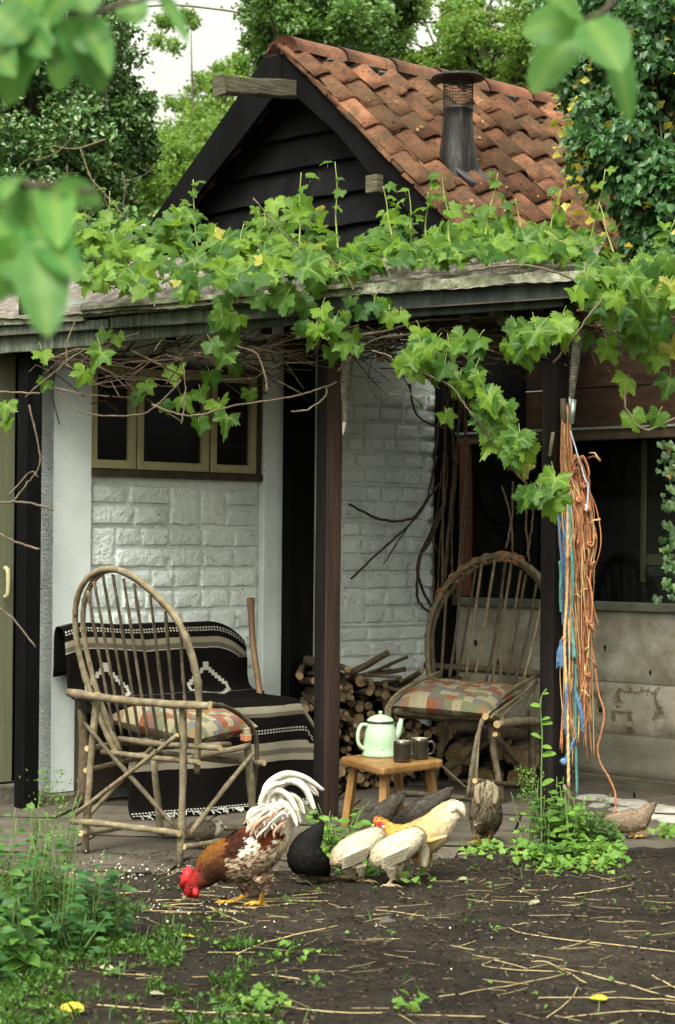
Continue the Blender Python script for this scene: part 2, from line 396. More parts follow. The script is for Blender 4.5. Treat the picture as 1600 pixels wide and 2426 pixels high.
# ------------------------------------------------------------------ shed
shed = empty('shed', C0, 'old garden shed with black gable, red pantile roof and white block wall', 'shed')
def tD(px, py=1480): return PD.coord(px, py)[0]
def zD(px, py): return PD.coord(px, py)[1]
WT = 2.42
t215, t618, t662, t725, t1048 = tD(213), tD(618), tD(660), tD(722), tD(1050)
zsill = zD(420, 1132); ztop = zD(420, 862)
def slab(P, t0, t1, z0, z1, o0, o1, mb=None):
    """block on a wall plane: along t, up z, outwards o"""
    mb = mb or MB()
    c = P.pt((t0 + t1) / 2, (z0 + z1) / 2, (o0 + o1) / 2)
    return mb.box(c, P.t * (t1 - t0) / 2, P.n * (o1 - o0) / 2, Z * (z1 - z0) / 2)
wall = slab(PD, t215 - .004, t618, -.05, zsill, -.16, -.035); slab(PD, t618, t1048 + .1, -.05, WT, -.16, -.035, wall); slab(PD, t215 - .004, t618, ztop, WT, -.16, -.035, wall)
block_wall = wall.build('wall', m_white, shed)
# pillar: smooth face to the right, rough cast face to the left
pil = MB(); c1 = zD(150, 1876)
fdir = Vector((-math.cos(RAD(40)), math.sin(RAD(40)), 0))
def wavy_prism(base, z0, z1, n=14, amp=.003):
    mb = MB(); k = len(base)
    for i in range(n + 1):
        z = z0 + (z1 - z0) * i / n
        for j, p in enumerate(base):
            a = amp * noise.noise(Vector((p.x * 3, p.y * 3, z * 5 + j)))
            mb.v.append((p.x + a, p.y + a, z))
    for i in range(n):
        for j in range(k): mb.f.append((i * k + j, i * k + (j + 1) % k, (i + 1) * k + (j + 1) % k, (i + 1) * k + j))
    mb.f.append(tuple(range(k))[::-1]); mb.f.append(tuple(range(n * k, n * k + k))); return mb
p0 = PD.pt(0, 0); p1 = PD.pt(t215, 0); wavy_prism([p0, p1, p1 - PD.n * .16, p0 - PD.n * .16], c1, WT).build('pillar', m_render, shed)
q1 = p0 + fdir * .13
wavy_prism([p0 - PD.n * .002 + fdir * .004 + PD.n * .0, q1, q1 - PD.n * .1 + PD.t * .05, p0 - PD.n * .1 + PD.t * .004], c1, WT).build('rough_cast_pillar_side', m_dash, shed)
pb = MB(); pb.box(PD.pt(t215 * .42, c1 / 2 - .01, -.03), PD.t * (t215 * .62), PD.n * .07, Z * (c1 / 2 + .008), .006)
pb.build('plinth', surf('mossy_plinth', [(.25, (.06, .06, .035)), (.6, (.16, .155, .10)), (.85, (.26, .25, .18))], 20, .95, 1.0, 60), shed, bevel=.01)
# stone-faced bricks, each a piece
def brick_variant(seed):
    rnd = random.Random(seed); mb = MB(); nu, nv = 7, 6
    for i in range(nu):
        for j in range(nv):
            u, v = i / (nu - 1), j / (nv - 1); edge = i in (0, nu - 1) or j in (0, nv - 1)
            ring = i in (1, nu - 2) or j in (1, nv - 2)
            uu = u if edge else .026 + .948 * (i - 1) / (nu - 3)
            vv = v if edge else .045 + .91 * (j - 1) / (nv - 3)
            h = 0 if edge else (.80 if ring else .82) + .48 * fbm((uu * 2.3 + seed * 7.1, vv * 2.3, seed), 3) + rnd.uniform(-.10, .10)
            if edge: uu += 0; vv += 0
            else: uu += rnd.uniform(-.03, .03); vv += rnd.uniform(-.05, .05)
            mb.v.append((uu - .5, vv - .5, h))
    for i in range(nu - 1):
        for j in range(nv - 1):
            a = i * nv + j; mb.f.append((a, a + nv, a + nv + 1, a + 1))
    me = mb.mesh('brick'); me.materials.append(m_white); me.polygons.foreach_set('use_smooth', [0 < i < nu - 2 and 0 < j < nv - 2 for i in range(nu - 1) for j in range(nv - 1)]); return me
BV = [brick_variant(k) for k in range(14)]
MP = frame(PD.t, Z, PD.n)
def put_brick(t0, t1, z0, z1):
    me = random.choice(BV); o = bpy.data.objects.new('brick', me); COL.objects.link(o)
    fl = -1 if random.random() < .5 else 1
    put(o, block_wall, Matrix.Translation(PD.pt((t0 + t1) / 2, (z0 + z1) / 2, -.0345)) @ MP @ Matrix.Diagonal((fl * (t1 - t0), random.choice((-1, 1)) * (z1 - z0), U(.013, .022), 1)))
def brick_field(t0, t1, z0, z1, rh=.098):
    nb = max(1, round((z1 - z0) / (2 * rh))); bh = (z1 - z0) / nb; g = .018
    for b in range(nb):
        zb = z0 + b * bh; t = t0
        while t < t1 - .03:
            if random.random() < .2: w = min(U(.15, .21), t1 - t); segs = [((t, t + w), (zb, zb + bh))]
            else:
                w = min(U(.32, .54), t1 - t); segs = []
                if t1 - (t + w) < .05: w = t1 - t
                for r in range(2):
                    k = max(1, round(w / U(.13, .24))); cuts = [0] + sorted(min(.85, max(.15, (i + 1) / k + U(-.1, .1))) for i in range(k - 1)) + [1]
                    for a, c in zip(cuts, cuts[1:]): segs.append(((t + a * w, t + c * w), (zb + r * bh / 2, zb + (r + 1) * bh / 2)))
            for (a, c), (e, f) in segs:
                if c - a > .03: put_brick(a + g / 2 + U(0, .004), c - g / 2 - U(0, .004), e + g / 2 + U(0, .004), f - g / 2 - U(0, .003))
            t += w
zs2 = zD(900, 1482); zs1 = zD(900, 1150)
brick_field(t215 + .012, t618 - .012, .5, zD(420, 1150))
brick_field(t725 - .07, t1048 - .01, zs2 - .34, zs2 - .006); brick_field(t725 - .07, t1048 - .01, zs2 + .006, zs1 - .005); brick_field(t725 - .07, t1048 - .01, zs1 + .005, zs1 + .52)
for z in (zs2, zs1): slab(PD, t725 - .07, t1048 - .01, z - .003, z + .003, -.034, -.022).build('panel_seam', m_render, shed)
slab(PD, t618 + .004, t662 + .04, -.02, WT, -.034, .012).build('jamb', m_render, shed, bevel=.006)
slab(PD, t662 + .005, t725 - .012, -.02, WT, .014, .085).build('wall_post', m_black, shed, bevel=.004)
for a, b_ in ((C0 + PD.n * .05 - PD.t * .0, .075),):
    mb = MB(); mb.box(C0 + PF.t * .05 + PF.n * .03 + Z * (WT / 2), PF.t * .058, PF.n * .05, Z * WT / 2); mb.build('corner_post', m_black, shed, bevel=.004)
# window with three casements
win = MB(); wb = zD(420, 1132)
slab(PD, t215 + .0, t618, wb - .004, wb + .03, -.13, .006, win); slab(PD, t215, t215 + .012, wb + .03, ztop, -.12, -.012, win); slab(PD, t618 - .03, t618, wb + .03, ztop, -.12, -.006, win); slab(PD, t215, t618, ztop - .03, ztop, -.12, -.01, win)
window = win.build('window', surf('dark_wood_frame', [(.3, (.03, .022, .014)), (.7, (.075, .055, .035))], 12, .8, .3, 50), shed)
z0w = wb + .034; cas = [(219, 327), (330, 500), (504, 612)]
for a, b_ in cas:
    ta, tb = tD(a + 1, 1000), tD(b_, 1000); zt = ztop - .033
    w = .037
    mb = MB(); slab(PD, ta, ta + w, z0w, zt, -.055, -.010, mb); slab(PD, tb - w, tb, z0w, zt, -.055, -.0101, mb); slab(PD, ta + w, tb - w, z0w, z0w + w * 1.15, -.055, -.0095, mb); slab(PD, ta + w, tb - w, zt - w, zt, -.055, -.0095, mb)
    mb.build('casement_frame', m_khaki, window, bevel=.003)
    slab(PD, ta + w - .004, tb - w + .004, z0w + w, zt - w, -.040, -.036).build('pane', m_glass, window)
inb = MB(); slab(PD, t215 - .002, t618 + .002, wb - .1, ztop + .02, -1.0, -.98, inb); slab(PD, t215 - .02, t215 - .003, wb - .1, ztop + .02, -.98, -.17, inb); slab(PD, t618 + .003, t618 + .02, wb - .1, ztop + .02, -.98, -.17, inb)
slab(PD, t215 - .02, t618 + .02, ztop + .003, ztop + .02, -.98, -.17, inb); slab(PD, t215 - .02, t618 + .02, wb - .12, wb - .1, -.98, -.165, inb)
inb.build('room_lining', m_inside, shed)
# concrete wall on the right
def tF(px, py): return PF.coord(px, py)[0]
def zF(px, py): return PF.coord(px, py)[1]
TE = tF(1900, 1500)
zr = [0.0, zF(1500, 1876), zF(1500, 1742), zF(1500, 1619), zF(1500, 1448)]
slab(PF, .1, TE, -.08, .062, .004, .05).build('base_board', surf('damp_board', [(.3, (.05, .045, .03)), (.6, (.11, .10, .075)), (.85, (.19, .18, .14))], 10, .9, .6, 60, stretch=(.4, .4, 2)), shed, bevel=.006)
def panel(t0, t1, z0, z1, mat, seed):
    nu, nv = 40, 10; mb = MB()
    mb.grid(lambda i, j: PF.pt(t0 + (t1 - t0) * i / (nu - 1), z0 + (z1 - z0) * j / (nv - 1) + (.006 * noise.noise(Vector((i * .35, seed, 0))) if j in (0, nv - 1) else 0), .010 + .006 * noise.noise(Vector((i * .3, j * .6, seed))) - (.016 if j in (0, nv - 1) else 0)), nu, nv)
    return mb.build('concrete_panel', mat, shed, smooth=True)
back = slab(PF, .02, TE, -.05, zr[4] + .02, -.12, -.008); back.build('wall_core', m_damp, shed)
panel(.09, TE, .06, zr[2] - .004, m_damp, 1); pm = panel(.09, TE, zr[2] + .004, zr[3] - .004, m_conc, 2); pt_ = panel(.09, TE, zr[3] + .004, zr[4], m_conc, 3)
def blotch(name, pts, mat, r, thick=.004):
    """lump of dirt or a ragged hole edge on the wall"""
    for (px, py, rx, rz) in pts:
        t, z = PF.coord(px, py); n = 14; mb = MB(); ctr = PF.pt(t, z, .019)
        ring = [PF.pt(t + math.cos(2 * math.pi * k / n) * rx * U(.7, 1.2), z + math.sin(2 * math.pi * k / n) * rz * U(.7, 1.2), .0155 + thick * .3) for k in range(n)]
        i = len(mb.v); mb.v += [tuple(ctr)] + [tuple(p) for p in ring]
        mb.f += [(i, i + 1 + k, i + 1 + (k + 1) % n) for k in range(n)]
        mb.build(name, mat, shed, smooth=True)
blotch('bolt_hole', [(1439, 1535, .010, .018), (1546, 1594, .008, .017), (1428, 1681, .014, .018), (1132, 1523, .014, .02), (1272 - 88, 1568, .012, .016)], m_hole, 0)
blotch('damp_patch', [(1497, 1728, .022, .014), (1395, 1713, .03, .010)], m_rust, 0, .002)
slab(PF, .08, TE, zr[4] + .0, zr[4] + .045, -.06, .045).build('window_sill', surf('mossy_sill', [(.25, (.06, .062, .045)), (.6, (.13, .135, .105)), (.85, (.22, .225, .185))], 12, .85, .5, 60, stretch=(.5, .5, 1)), shed, bevel=.006)
zgb, zgt = zr[4] + .05, zF(1500, 1040)
slab(PF, tF(1096, 1250) + .0, tF(1116, 1250), zgb, zgt, -.03, .03).build('window_stile', m_brown, shed, bevel=.004)
slab(PF, tF(1480, 1250), tF(1480, 1250) + .02, zgb + .1, zgt, -.16, -.14).build('inner_strip', m_khaki, shed)
slab(PF, .1, TE, zgb, zgt, -.012, -.007).build('window_pane', m_glass, shed)
slab(PF, .1, TE, zgt, zgt + .055, -.05, .025).build('window_head', surf('brown_rail', [(.3, (.06, .04, .025)), (.6, (.11, .08, .05)), (.85, (.16, .13, .09))], 10, .8, .4, 50), shed, bevel=.005)
slab(PF, .1, TE, zgt + .056, zgt + .068, -.04, .034).build('metal_drip_edge', surf('zinc_edge', [(.3, (.22, .26, .25)), (.7, (.36, .40, .39))], 10, .5, .2), shed)
for k in range(2):
    z0 = zgt + .07 + k * .21
    slab(PF, .1, TE, z0, z0 + .206, -.03, -.012 + .004 * k).build('upper_board', surf('brown_boarding%d' % k, [(.3, (.035, .019, .011)), (.6, (.075, .040, .023)), (.85, (.12, .07, .042))], 9, .8, .4, 50, stretch=(.6, .6, 3)), shed, bevel=.003)
slab(PF, .05, TE, zgt + .49, zgt + .78, -.06, -.02).build('top_panel', surf('pale_top_panel', [(.3, (.10, .085, .065)), (.6, (.2, .17, .14)), (.85, (.3, .28, .25))], 9, .85, .5, 50), shed)
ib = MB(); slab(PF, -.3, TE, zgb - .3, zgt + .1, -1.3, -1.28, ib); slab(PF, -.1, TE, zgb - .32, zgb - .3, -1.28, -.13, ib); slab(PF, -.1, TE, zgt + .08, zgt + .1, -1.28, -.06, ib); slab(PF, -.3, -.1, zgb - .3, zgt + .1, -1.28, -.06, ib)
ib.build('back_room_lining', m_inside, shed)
zsh = zF(1540, 1330)
slab(PF, tF(1478, 1330) + .02, TE, zsh - .02, zsh + .035, -.2, -.17).build('shelf_board', m_khaki, shed, bevel=.004)
slab(PF, tF(1480, 1330) + .03, TE, zsh - .085, zsh - .03, -.24, -.15).build('inner_ledge', surf('grey_ledge', [(.3, (.07, .085, .085)), (.7, (.18, .2, .2))], 16, .6, .5, 50), shed, bevel=.01)
jar = MB(); jc = PF.pt(tF(1548, 1310) + .07, zsh + .036, -.23); jar.lathe([(.001, 0), (.034, 0), (.036, .01), (.036, .07), (.03, .08), (.03, .1), (.032, .102), (.032, .118), (.001, .12)], jc, 16)
tag(jar.build('glass_jar', surf('jar_glass', [(.3, (.05, .06, .06)), (.7, (.10, .12, .12))], 9, .12, 0, spec=.9), smooth=True), 'small lidded glass jar on the shelf behind the dark window', 'jar')
# door and dark post at far left
DP = PD.shifted(-.12); DPx = lambda px: DP.coord(px, 1400)[0]
slab(DP, DPx(-160), DPx(36), .10, 2.15, -.06, -.02).build('door', m_door, shed, bevel=.004)
for k in range(5): slab(DP, DPx(36 - 45 * (k + 1)) + .003, DPx(36 - 45 * k) - .003, .105, 2.14, -.019, -.008).build('door_board', m_door, shed, bevel=.003)
hd = MB(); hp = PD.shifted(-.12).at(9, 1380); hd.lathe([(.001, .0), (.012, .0), (.014, .02), (.02, .028), (.022, .04), (.014, .05), (.001, .052)], hp + PD.n * .0, 14, axis=PD.n)
hb = MB(); hb.tube(spline([hp + Z * .07 + PD.n * .01, hp + Z * .05 + PD.n * .035, hp - Z * .05 + PD.n * .035, hp - Z * .07 + PD.n * .01], 5), .011, 8); hb.build('door_handle', m_khaki, shed, smooth=True)
slab(DP, -1.2, DPx(92), -.05, .095, -.12, .03).build('door_step', surf('worn_step', [(.3, (.05, .045, .035)), (.7, (.14, .13, .10))], 14, .95, .8, 50), shed, bevel=.012)
dp = G(62, 1915); mb = MB(); mb.box(dp + Z * 1.2, PD.t * .043, PD.n * .04, Z * 1.2); mb.build('door_post', m_black, shed, bevel=.004)
slab(PD.shifted(-.13), -2.2, .15, -.05, 2.35, -.3, -.12).build('side_wall', m_black, shed)
# ------------------------------------------------------------------ gable and pantile roof
GP = PF; VG = PF.shifted(.24)                       # cladding plane, bargeboard plane
RD = Vector((math.cos(RAD(41)), math.sin(RAD(41)), 0))   # ridge direction
def extr(P, pts, th, name, mat, parent, bev=0.004):
    f = [P.at(*p) for p in pts]; mb = MB(); n = len(f)
    mb.v = [tuple(p) for p in f] + [tuple(p - P.n * th) for p in f]
    mb.f = [tuple(range(n)), tuple(range(n, 2 * n))[::-1]] + [(i, i + n, (i + 1) % n + n, (i + 1) % n) for i in range(n)]
    return mb.build(name, mat, parent, bevel=bev)
extr(VG, [(667, 96), (645, 104), (560, 232), (470, 362), (338, 552), (398, 575), (474, 452), (560, 345), (650, 225), (667, 205)], .035, 'bargeboard', m_black, shed)
extr(VG, [(669, 96), (669, 205), (690, 218), (800, 318), (866, 400), (940, 470), (1010, 560), (1100, 560), (1060, 500), (968, 414), (880, 322), (800, 234), (700, 124)], .035, 'bargeboard', m_black, shed)
apexV = VG.at(668, 92); lowR = VG.at(1075, 505); lowL = VG.at(342, 548)
# weatherboards
AP = GP.at(668, 100)
hw = 1.75; zl, zh = AP.z - 1.75, AP.z - .12
ta = (AP - GP.a).dot(GP.t); nbd = 9; bw = .21
for k in range(nbd):
    z0 = zl + k * .19; z1 = z0 + bw
    if z0 > zh: break
    w0 = min(hw, (AP.z - z0) * 1.02 + .06); seed = k * 3.7; n = 26; mb = MB()
    for i in range(n):
        t = ta - w0 + 2 * w0 * i / (n - 1)
        wob = .016 * fbm((t * 2.2, seed, 0), 3) + .006 * fbm((t * 9, seed, 5), 2)
        top = min(z1, AP.z - abs(t - ta) * .9 + .05)
        for z, o in ((max(z0 + wob, 0), .055), (max(z0 + wob, 0) + .006, .066), ((z0 + top) / 2, .045 + .004 * noise.noise(Vector((t * 4, seed, 1)))), (max(top, z0 + .03), .022)):
            mb.v.append(tuple(GP.pt(t, z, o)))
    for i in range(n - 1):
        for j in range(3): a = i * 4 + j; mb.f.append((a, a + 4, a + 5, a + 1))
    mb.build('weatherboard', m_gable, shed, smooth=False)
gw = MB(); gw.poly([GP.pt(ta - hw, zl - .9, 0), GP.pt(ta + hw + .2, zl - .9, 0), GP.pt(ta + hw + .2, zl, 0), GP.pt(ta, AP.z, 0), GP.pt(ta - hw, zl, 0)])
gw.build('gable_backing', m_black, shed)
# knot marks and a purlin end
for px, py in ((742, 380), (744, 391)):
    mb = MB(); p = GP.at(px, py) + GP.n * .058; mb.lathe([(.001, .004), (.014, .004), (.019, .0), (.02, -.01)], p, 10, axis=GP.n); mb.build('knot', m_black, shed, smooth=True)
pe = VG.at(895, 437) - VG.n * .02; mb = MB(); mb.box(pe, RD * .07, PF.t * .045, Z * .05); mb.build('purlin_end', m_beam, shed, bevel=.006)
# ridge beam stub
b0 = VG.at(690, 207) - VG.n * .1; b1 = W(519, 201, VG.at(690, 207).y - .36); mb = MB()
nb = 12
tt = (b0 - b1).normalized(); rr = tt.cross(Z).normalized(); uu = rr.cross(tt)
rings = []
for i in range(nb + 1):
    c = b1.lerp(b0, i / nb); i0 = len(mb.v)
    for sx, sz in ((-1, -1), (1, -1), (1, 1), (-1, 1)): mb.v.append(tuple(c + rr * (.05 * sx + U(-.003, .003)) + uu * (.047 * sz + U(-.004, .004))))
    rings.append(i0)
for a, b_ in zip(rings, rings[1:]):
    for j in range(4): mb.f.append((a + j, a + (j + 1) % 4, b_ + (j + 1) % 4, b_ + j))
mb.f.append((0, 1, 2, 3)); mb.build('ridge_beam', m_beam, shed, bevel=.006)
# roof planes
qR = (lowR - apexV); qlen = qR.length; qR.normalize(); nR = RD.cross(qR).normalized()
if nR.z < 0: nR = -nR
qL = (lowL - apexV).normalized(); nL = qL.cross(RD).normalized()
if nL.z < 0: nL = -nL
ORG = apexV - RD * .02 - Z * .025
NR, NC, GAU, TW = 10, 18, .272, .232
roof_len = NC * TW
deck = MB()
def RP(a, b, n=0.0): return ORG + RD * a + qR * b + nR * n
deck.quad(RP(.02, .05, -.03), RP(roof_len, .05, -.03), RP(roof_len, NR * GAU, -.03), RP(.02, NR * GAU, -.03))
roof = deck.build('roof', m_under, shed)
def tile_mesh(seed):
    rnd = random.Random(seed); n = 9; wd = TW * 1.16; ln = GAU * 1.30; mb = MB(); th = .013
    prof = []
    for i in range(n):
        u = i / (n - 1); h = .032 * math.sin((u * 1.15 - .08) * 2 * math.pi - .5) + .006 * math.cos(u * 6.28)
        prof.append((u * wd, h))
    for v in range(4):
        s_ = v / 3
        for (x, h) in prof: mb.v.append((x + rnd.uniform(-.002, .002), s_ * ln + (rnd.uniform(-.004, .004) if v == 3 else 0), h + s_ * .020 + rnd.uniform(-.0015, .0015)))
    for v in range(3):
        for i in range(n - 1): a = v * n + i; mb.f.append((a, a + n, a + n + 1, a + 1))
    b = len(mb.v)                                       # thick lower edge
    for (x, h) in prof: mb.v.append((x, ln, h + .020 - th))
    for i in range(n - 1): mb.f.append((3 * n + i, b + i, b + i + 1, 3 * n + i + 1))
    me = mb.mesh('roof_tile'); me.materials.append(m_tile); me.polygons.foreach_set('use_smooth', [True] * len(me.polygons))
    return me
TV = [tile_mesh(k) for k in range(6)]
for r in range(NR):
    for c in range(NC):
        if r * NC + c >= 290: break
        o = bpy.data.objects.new('roof_tile', random.choice(TV)); COL.objects.link(o)
        a = c * TW + (.012 if r % 2 else 0) + U(-.010, .010); b = r * GAU + .04 + U(-.022, .022)
        yaw = Matrix.Rotation(U(-.03, .03), 4, 'Z') @ Matrix.Rotation(U(-.022, .022), 4, 'Y') @ Matrix.Rotation(U(-.02, .02), 4, 'X')
        put(o, roof, frame(RD, qR, nR, RP(a, b, .012 + U(-.003, .004))) @ yaw)
# ridge tiles
rl = .40
for k in range(12):
    mb = MB(); n = 9; a0 = .02 + k * rl
    for e, (a, sc) in enumerate(((a0, 1.06), (a0 + rl * .5, 1.0), (a0 + rl * .985, .96))):
        for j in range(n):
            th = math.pi * (j / (n - 1)); w = .135 * sc; h = .105 * sc
            side = -PF.t * math.cos(th) * w
            mb.v.append(tuple(ORG + RD * a + side + Z * (math.sin(th) * h - .065 + U(-.002, .002))))
    for e in range(2):
        for j in range(n - 1): i = e * n + j; mb.f.append((i, i + 1, i + n + 1, i + n))
    i0 = len(mb.v)
    mb.f.append(tuple(range(n)))
    mb.build('ridge_tile', m_ridge, roof, smooth=True)
mo = MB()
for k in range(60):
    a = .12 + k * roof_len / 62; s_ = U(.02, .05)
    mo.box(ORG + RD * a + qR * U(.07, .12) + nR * U(.0, .02), RD * U(.04, .07), qR * s_, nR * .022, .012)
mo.build('ridge_mortar', m_mortar, roof, bevel=.008)
vm = MB()                                              # mortar and slips along the verge
for k in range(24):
    b = .05 + k * (NR * GAU) / 24; vm.box(ORG + RD * .012 + qR * b + nR * (-.012), RD * .025, qR * U(.05, .065), nR * .010, .006)
vm.build('verge_slip', m_tile, roof)
lw = MB(); lw.grid(lambda i, j: ORG + RD * (.10 + (roof_len - .1) * i / 30) - Z * .06 + qL * (1.55 * j / 12) + nL * (.012 * math.sin(i * 2.2) + (.02 if j % 2 else 0)), 31, 13); lw.build('left_roof_slope', m_tile, shed, smooth=True)
# rest of the shed's body under the roof, so that it is closed from the side
bd = MB(); e0 = C0 + PF.t * .75
bd.quad(e0 - PF.n * .0 + Z * -.05, e0 + RD * roof_len, e0 + RD * roof_len + Z * 2.35, e0 + Z * 2.35); bd.build('long_side_wall', m_black, shed)
# moss and yellow leaf litter caught on the tiles
ps = []
for k in range(700):
    a = (random.randrange(1, NC) + U(-.1, .35)) * TW; r = random.randrange(1, NR); b = r * GAU + .30 + abs(random.gauss(0, .03))
    if fbm((a * 2, b * 2, 4), 2) < -.05: continue
    ps.append(RP(a, b, U(.03, .045)))
v, f = leaf_cloud(np.array([tuple(p) for p in ps]), .026, up=tuple(nR), tilt=.4)
lit = new_obj('roof_litter', np_mesh('roof_litter', v, f, leafmat('dry_leaf', (.16, .10, .03), (.30, .20, .06), (.45, .38, .08), transl=.1, vein=False)), None); lit.parent = shed; lit.matrix_basis = Matrix.Translation(-LOC[shed]); lit['kind'] = 'stuff'
# ------------------------------------------------------------------ flue
fb = None
best = 1e9
for k in range(2400):                                    # where the pipe meets the tiles
    a, b = .4 + (k % 40) * .03, .3 + (k // 40) * .03
    p = RP(a, b); px = CX + (p.x / p.y) * F; py = HY - (p.z - CH) / p.y * F
    e = (px - 1073) ** 2 + (py - 384) ** 2
    if e < best: best, fb = e, p
PS = F / fb.y
flue = MB(); r = 35 / PS
flue.lathe([(r * 1.5, -.12), (r * 1.42, .0), (r * 1.28, .05), (r * 1.1, .15), (r * 1.02, .24), (r, .26), (r, .31), (r * 1.04, .315), (r * 1.04, .33), (r * .92, .33), (r * .9, .28)], fb, 24)
fl = flue.build('flue_pipe', m_flue, shed, smooth=True)
cg = MB(); hz = .33
for k in range(26):
    a = 2 * math.pi * k / 26; d = Vector((math.cos(a), math.sin(a), 0)) * r
    cg.tube([fb + d + Z * (hz - .02), fb + d + Z * (hz + .175)], .0022, 4)
for k in range(10):
    z = hz + .005 + k * .018; cg.tube([fb + Vector((math.cos(2 * math.pi * j / 20), math.sin(2 * math.pi * j / 20), 0)) * r + Z * z for j in range(21)], .002, 4, cap=False)
cg.build('spark_cage', m_wire, fl)
cp = MB(); cp.lathe([(.001, .205), (r * .6, .203), (r * 1.5, .188), (r * 1.82, .172), (r * 1.80, .166), (r * 1.4, .178), (r * .4, .19), (.001, .192)], fb + Z * hz, 28)
cp.build('flue_cap', m_flue, fl, smooth=True)
sd2 = MB(); sd2.box(fb + qR * .16 + nR * .02, RD * .10, qR * .09, nR * .012, .012); sd2.build('lead_flashing', surf('lead', [(.3, (.02, .02, .022)), (.7, (.07, .07, .075))], 12, .5, .5, 40), fl, bevel=.004)

# ------------------------------------------------------------------ porch: posts, fascia, sheet roof
porch = empty('porch', G(775, 1940), 'timber porch with two dark posts and long weathered fascia in front of the shed', 'porch')
FP = VPlane(W(0, 1290, 9.80), W(1310, 1290, 9.15)); FPB = FP.shifted(-.03)
def fboard(x0, x1, yt0, yb0, yt1, yb1, mat, off=0.0, jag=.0):
    P = FP.shifted(off); n = 16; mb = MB()
    for i in range(n):
        k = i / (n - 1); x = x0 + (x1 - x0) * k
        a = P.at(x, yt0 + (yt1 - yt0) * k); b = P.at(x, yb0 + (yb1 - yb0) * k)
        w = .003 * noise.noise(Vector((x * .02, 1, 0)))
        for p, o in ((a, 0), (b + Z * w, 0), (b + Z * w, -.028), (a, -.028)): mb.v.append(tuple(p + P.n * o))
    for i in range(n - 1):
        for j in range(4): q = i * 4; mb.f.append((q + j, q + (j + 1) % 4, q + 4 + (j + 1) % 4, q + 4 + j))
    mb.f += [(0, 1, 2, 3), tuple(4 * (n - 1) + j for j in (3, 2, 1, 0))]
    return mb.build('fascia_board', mat, porch, bevel=.003)
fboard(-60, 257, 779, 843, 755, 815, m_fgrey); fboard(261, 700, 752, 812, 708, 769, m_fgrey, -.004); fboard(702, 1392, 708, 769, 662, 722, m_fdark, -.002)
def cap(x0, x1, yt0, yt1, h, off, mat, nm):
    P = FP.shifted(off); n = 24; mb = MB()
    for i in range(n):
        k = i / (n - 1); x = x0 + (x1 - x0) * k; a = P.at(x, yt0 + (yt1 - yt0) * k); w = .004 * noise.noise(Vector((x * .03, 3, h)))
        for d, o in ((0, 0), (-h, .006), (-h, -.06), (0.004, -.09)): mb.v.append(tuple(a + Z * (d + w) + P.n * o))
    for i in range(n - 1):
        for j in range(4): q = i * 4; mb.f.append((q + j, q + (j + 1) % 4, q + 4 + (j + 1) % 4, q + 4 + j))
    mb.f += [(0, 1, 2, 3), tuple(4 * (n - 1) + j for j in (3, 2, 1, 0))]
    return mb.build(nm, mat, porch, bevel=.004)
cap(-60, 200, 752, 737, .045, .018, m_cap, 'roof_edge_strip'); cap(192, 860, 724, 668, .022, .030, m_cap, 'roof_edge_strip'); cap(196, 862, 734, 680, .034, .018, m_cap, 'roof_edge_strip'); cap(850, 1388, 672, 640, .045, .020, m_cap, 'roof_edge_strip')
sn = MB(); sn.lathe([(.001, .02), (.008, .018), (.009, .006), (.004, .0), (.004, -.04)], FP.at(372, 706) + FP.n * .03, 10); sn.build('roof_screw', surf('screw_metal', [(.3, (.3, .3, .3)), (.7, (.5, .5, .5))], 20, .4, 0), porch, smooth=True)
R00, R10, R11, R01 = W(-70, 764, 9.80), W(1392, 664, 9.06), W(1440, 556, 10.6), W(-60, 640, 13.2)
def RS(u, v):
    a = R00.lerp(R10, u); b = R01.lerp(R11, u); return a.lerp(b, v)
sh = MB(); NU, NV = 260, 14
sh.grid(lambda i, j: RS(i / (NU - 1), j / (NV - 1)) + Z * (.016 * math.sin(i / (NU - 1) * 2 * math.pi * 40) * .12 + .012 * noise.noise(Vector((i * .05, j * .6, 0))) + .005), NU, NV)
sh.build('roof_sheet', m_sheet, porch, smooth=True)
ud = MB(); ud.grid(lambda i, j: RS(i / 9, j / 4) - Z * .07, 10, 5); ud.build('roof_boarding', m_under, porch)
for k in range(7):
    u = .03 + k * .157; mb = MB(); mb.bar(RS(u, 0.035) - Z * .115, RS(u, .97) - Z * .115, .05, .08); mb.build('rafter', m_postdark, porch)
def post(px, py, w, ang, ztop, mat, nm='post'):
    g = G(px, py); a = Vector((math.cos(ang), math.sin(ang), 0)); b = Vector((-math.sin(ang), math.cos(ang), 0)); mb = MB(); n = 20
    for i in range(n + 1):
        z = -.1 + (ztop + .1) * i / n; c = g + Z * z + Vector((.004 * noise.noise(Vector((z * 1.5, px, 0))), .004 * noise.noise(Vector((z * 1.5, px, 9))), 0))
        for sx, sy in ((-1, -1), (1, -1), (1, 1), (-1, 1)): mb.v.append(tuple(c + a * sx * w / 2 + b * sy * w / 2))
    for i in range(n):
        for j in range(4): q = i * 4; mb.f.append((q + j, q + (j + 1) % 4, q + 4 + (j + 1) % 4, q + 4 + j))
    mb.f.append(tuple(4 * n + j for j in range(4)))
    return mb.build(nm, mat, porch, bevel=.005), g, a, b
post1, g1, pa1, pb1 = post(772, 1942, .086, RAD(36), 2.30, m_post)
post1.data.materials.append(m_postdark)                      # left-facing faces of this post take the darker post material
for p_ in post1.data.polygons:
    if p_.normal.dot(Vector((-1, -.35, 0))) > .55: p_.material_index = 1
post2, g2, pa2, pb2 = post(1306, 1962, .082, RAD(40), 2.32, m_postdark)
PB = FP.shifted(-.06)
mb = MB(); mb.bar(PB.at(-50, 800), PB.at(1385, 684), .07, .10); mb.build('front_beam', m_postdark, porch)
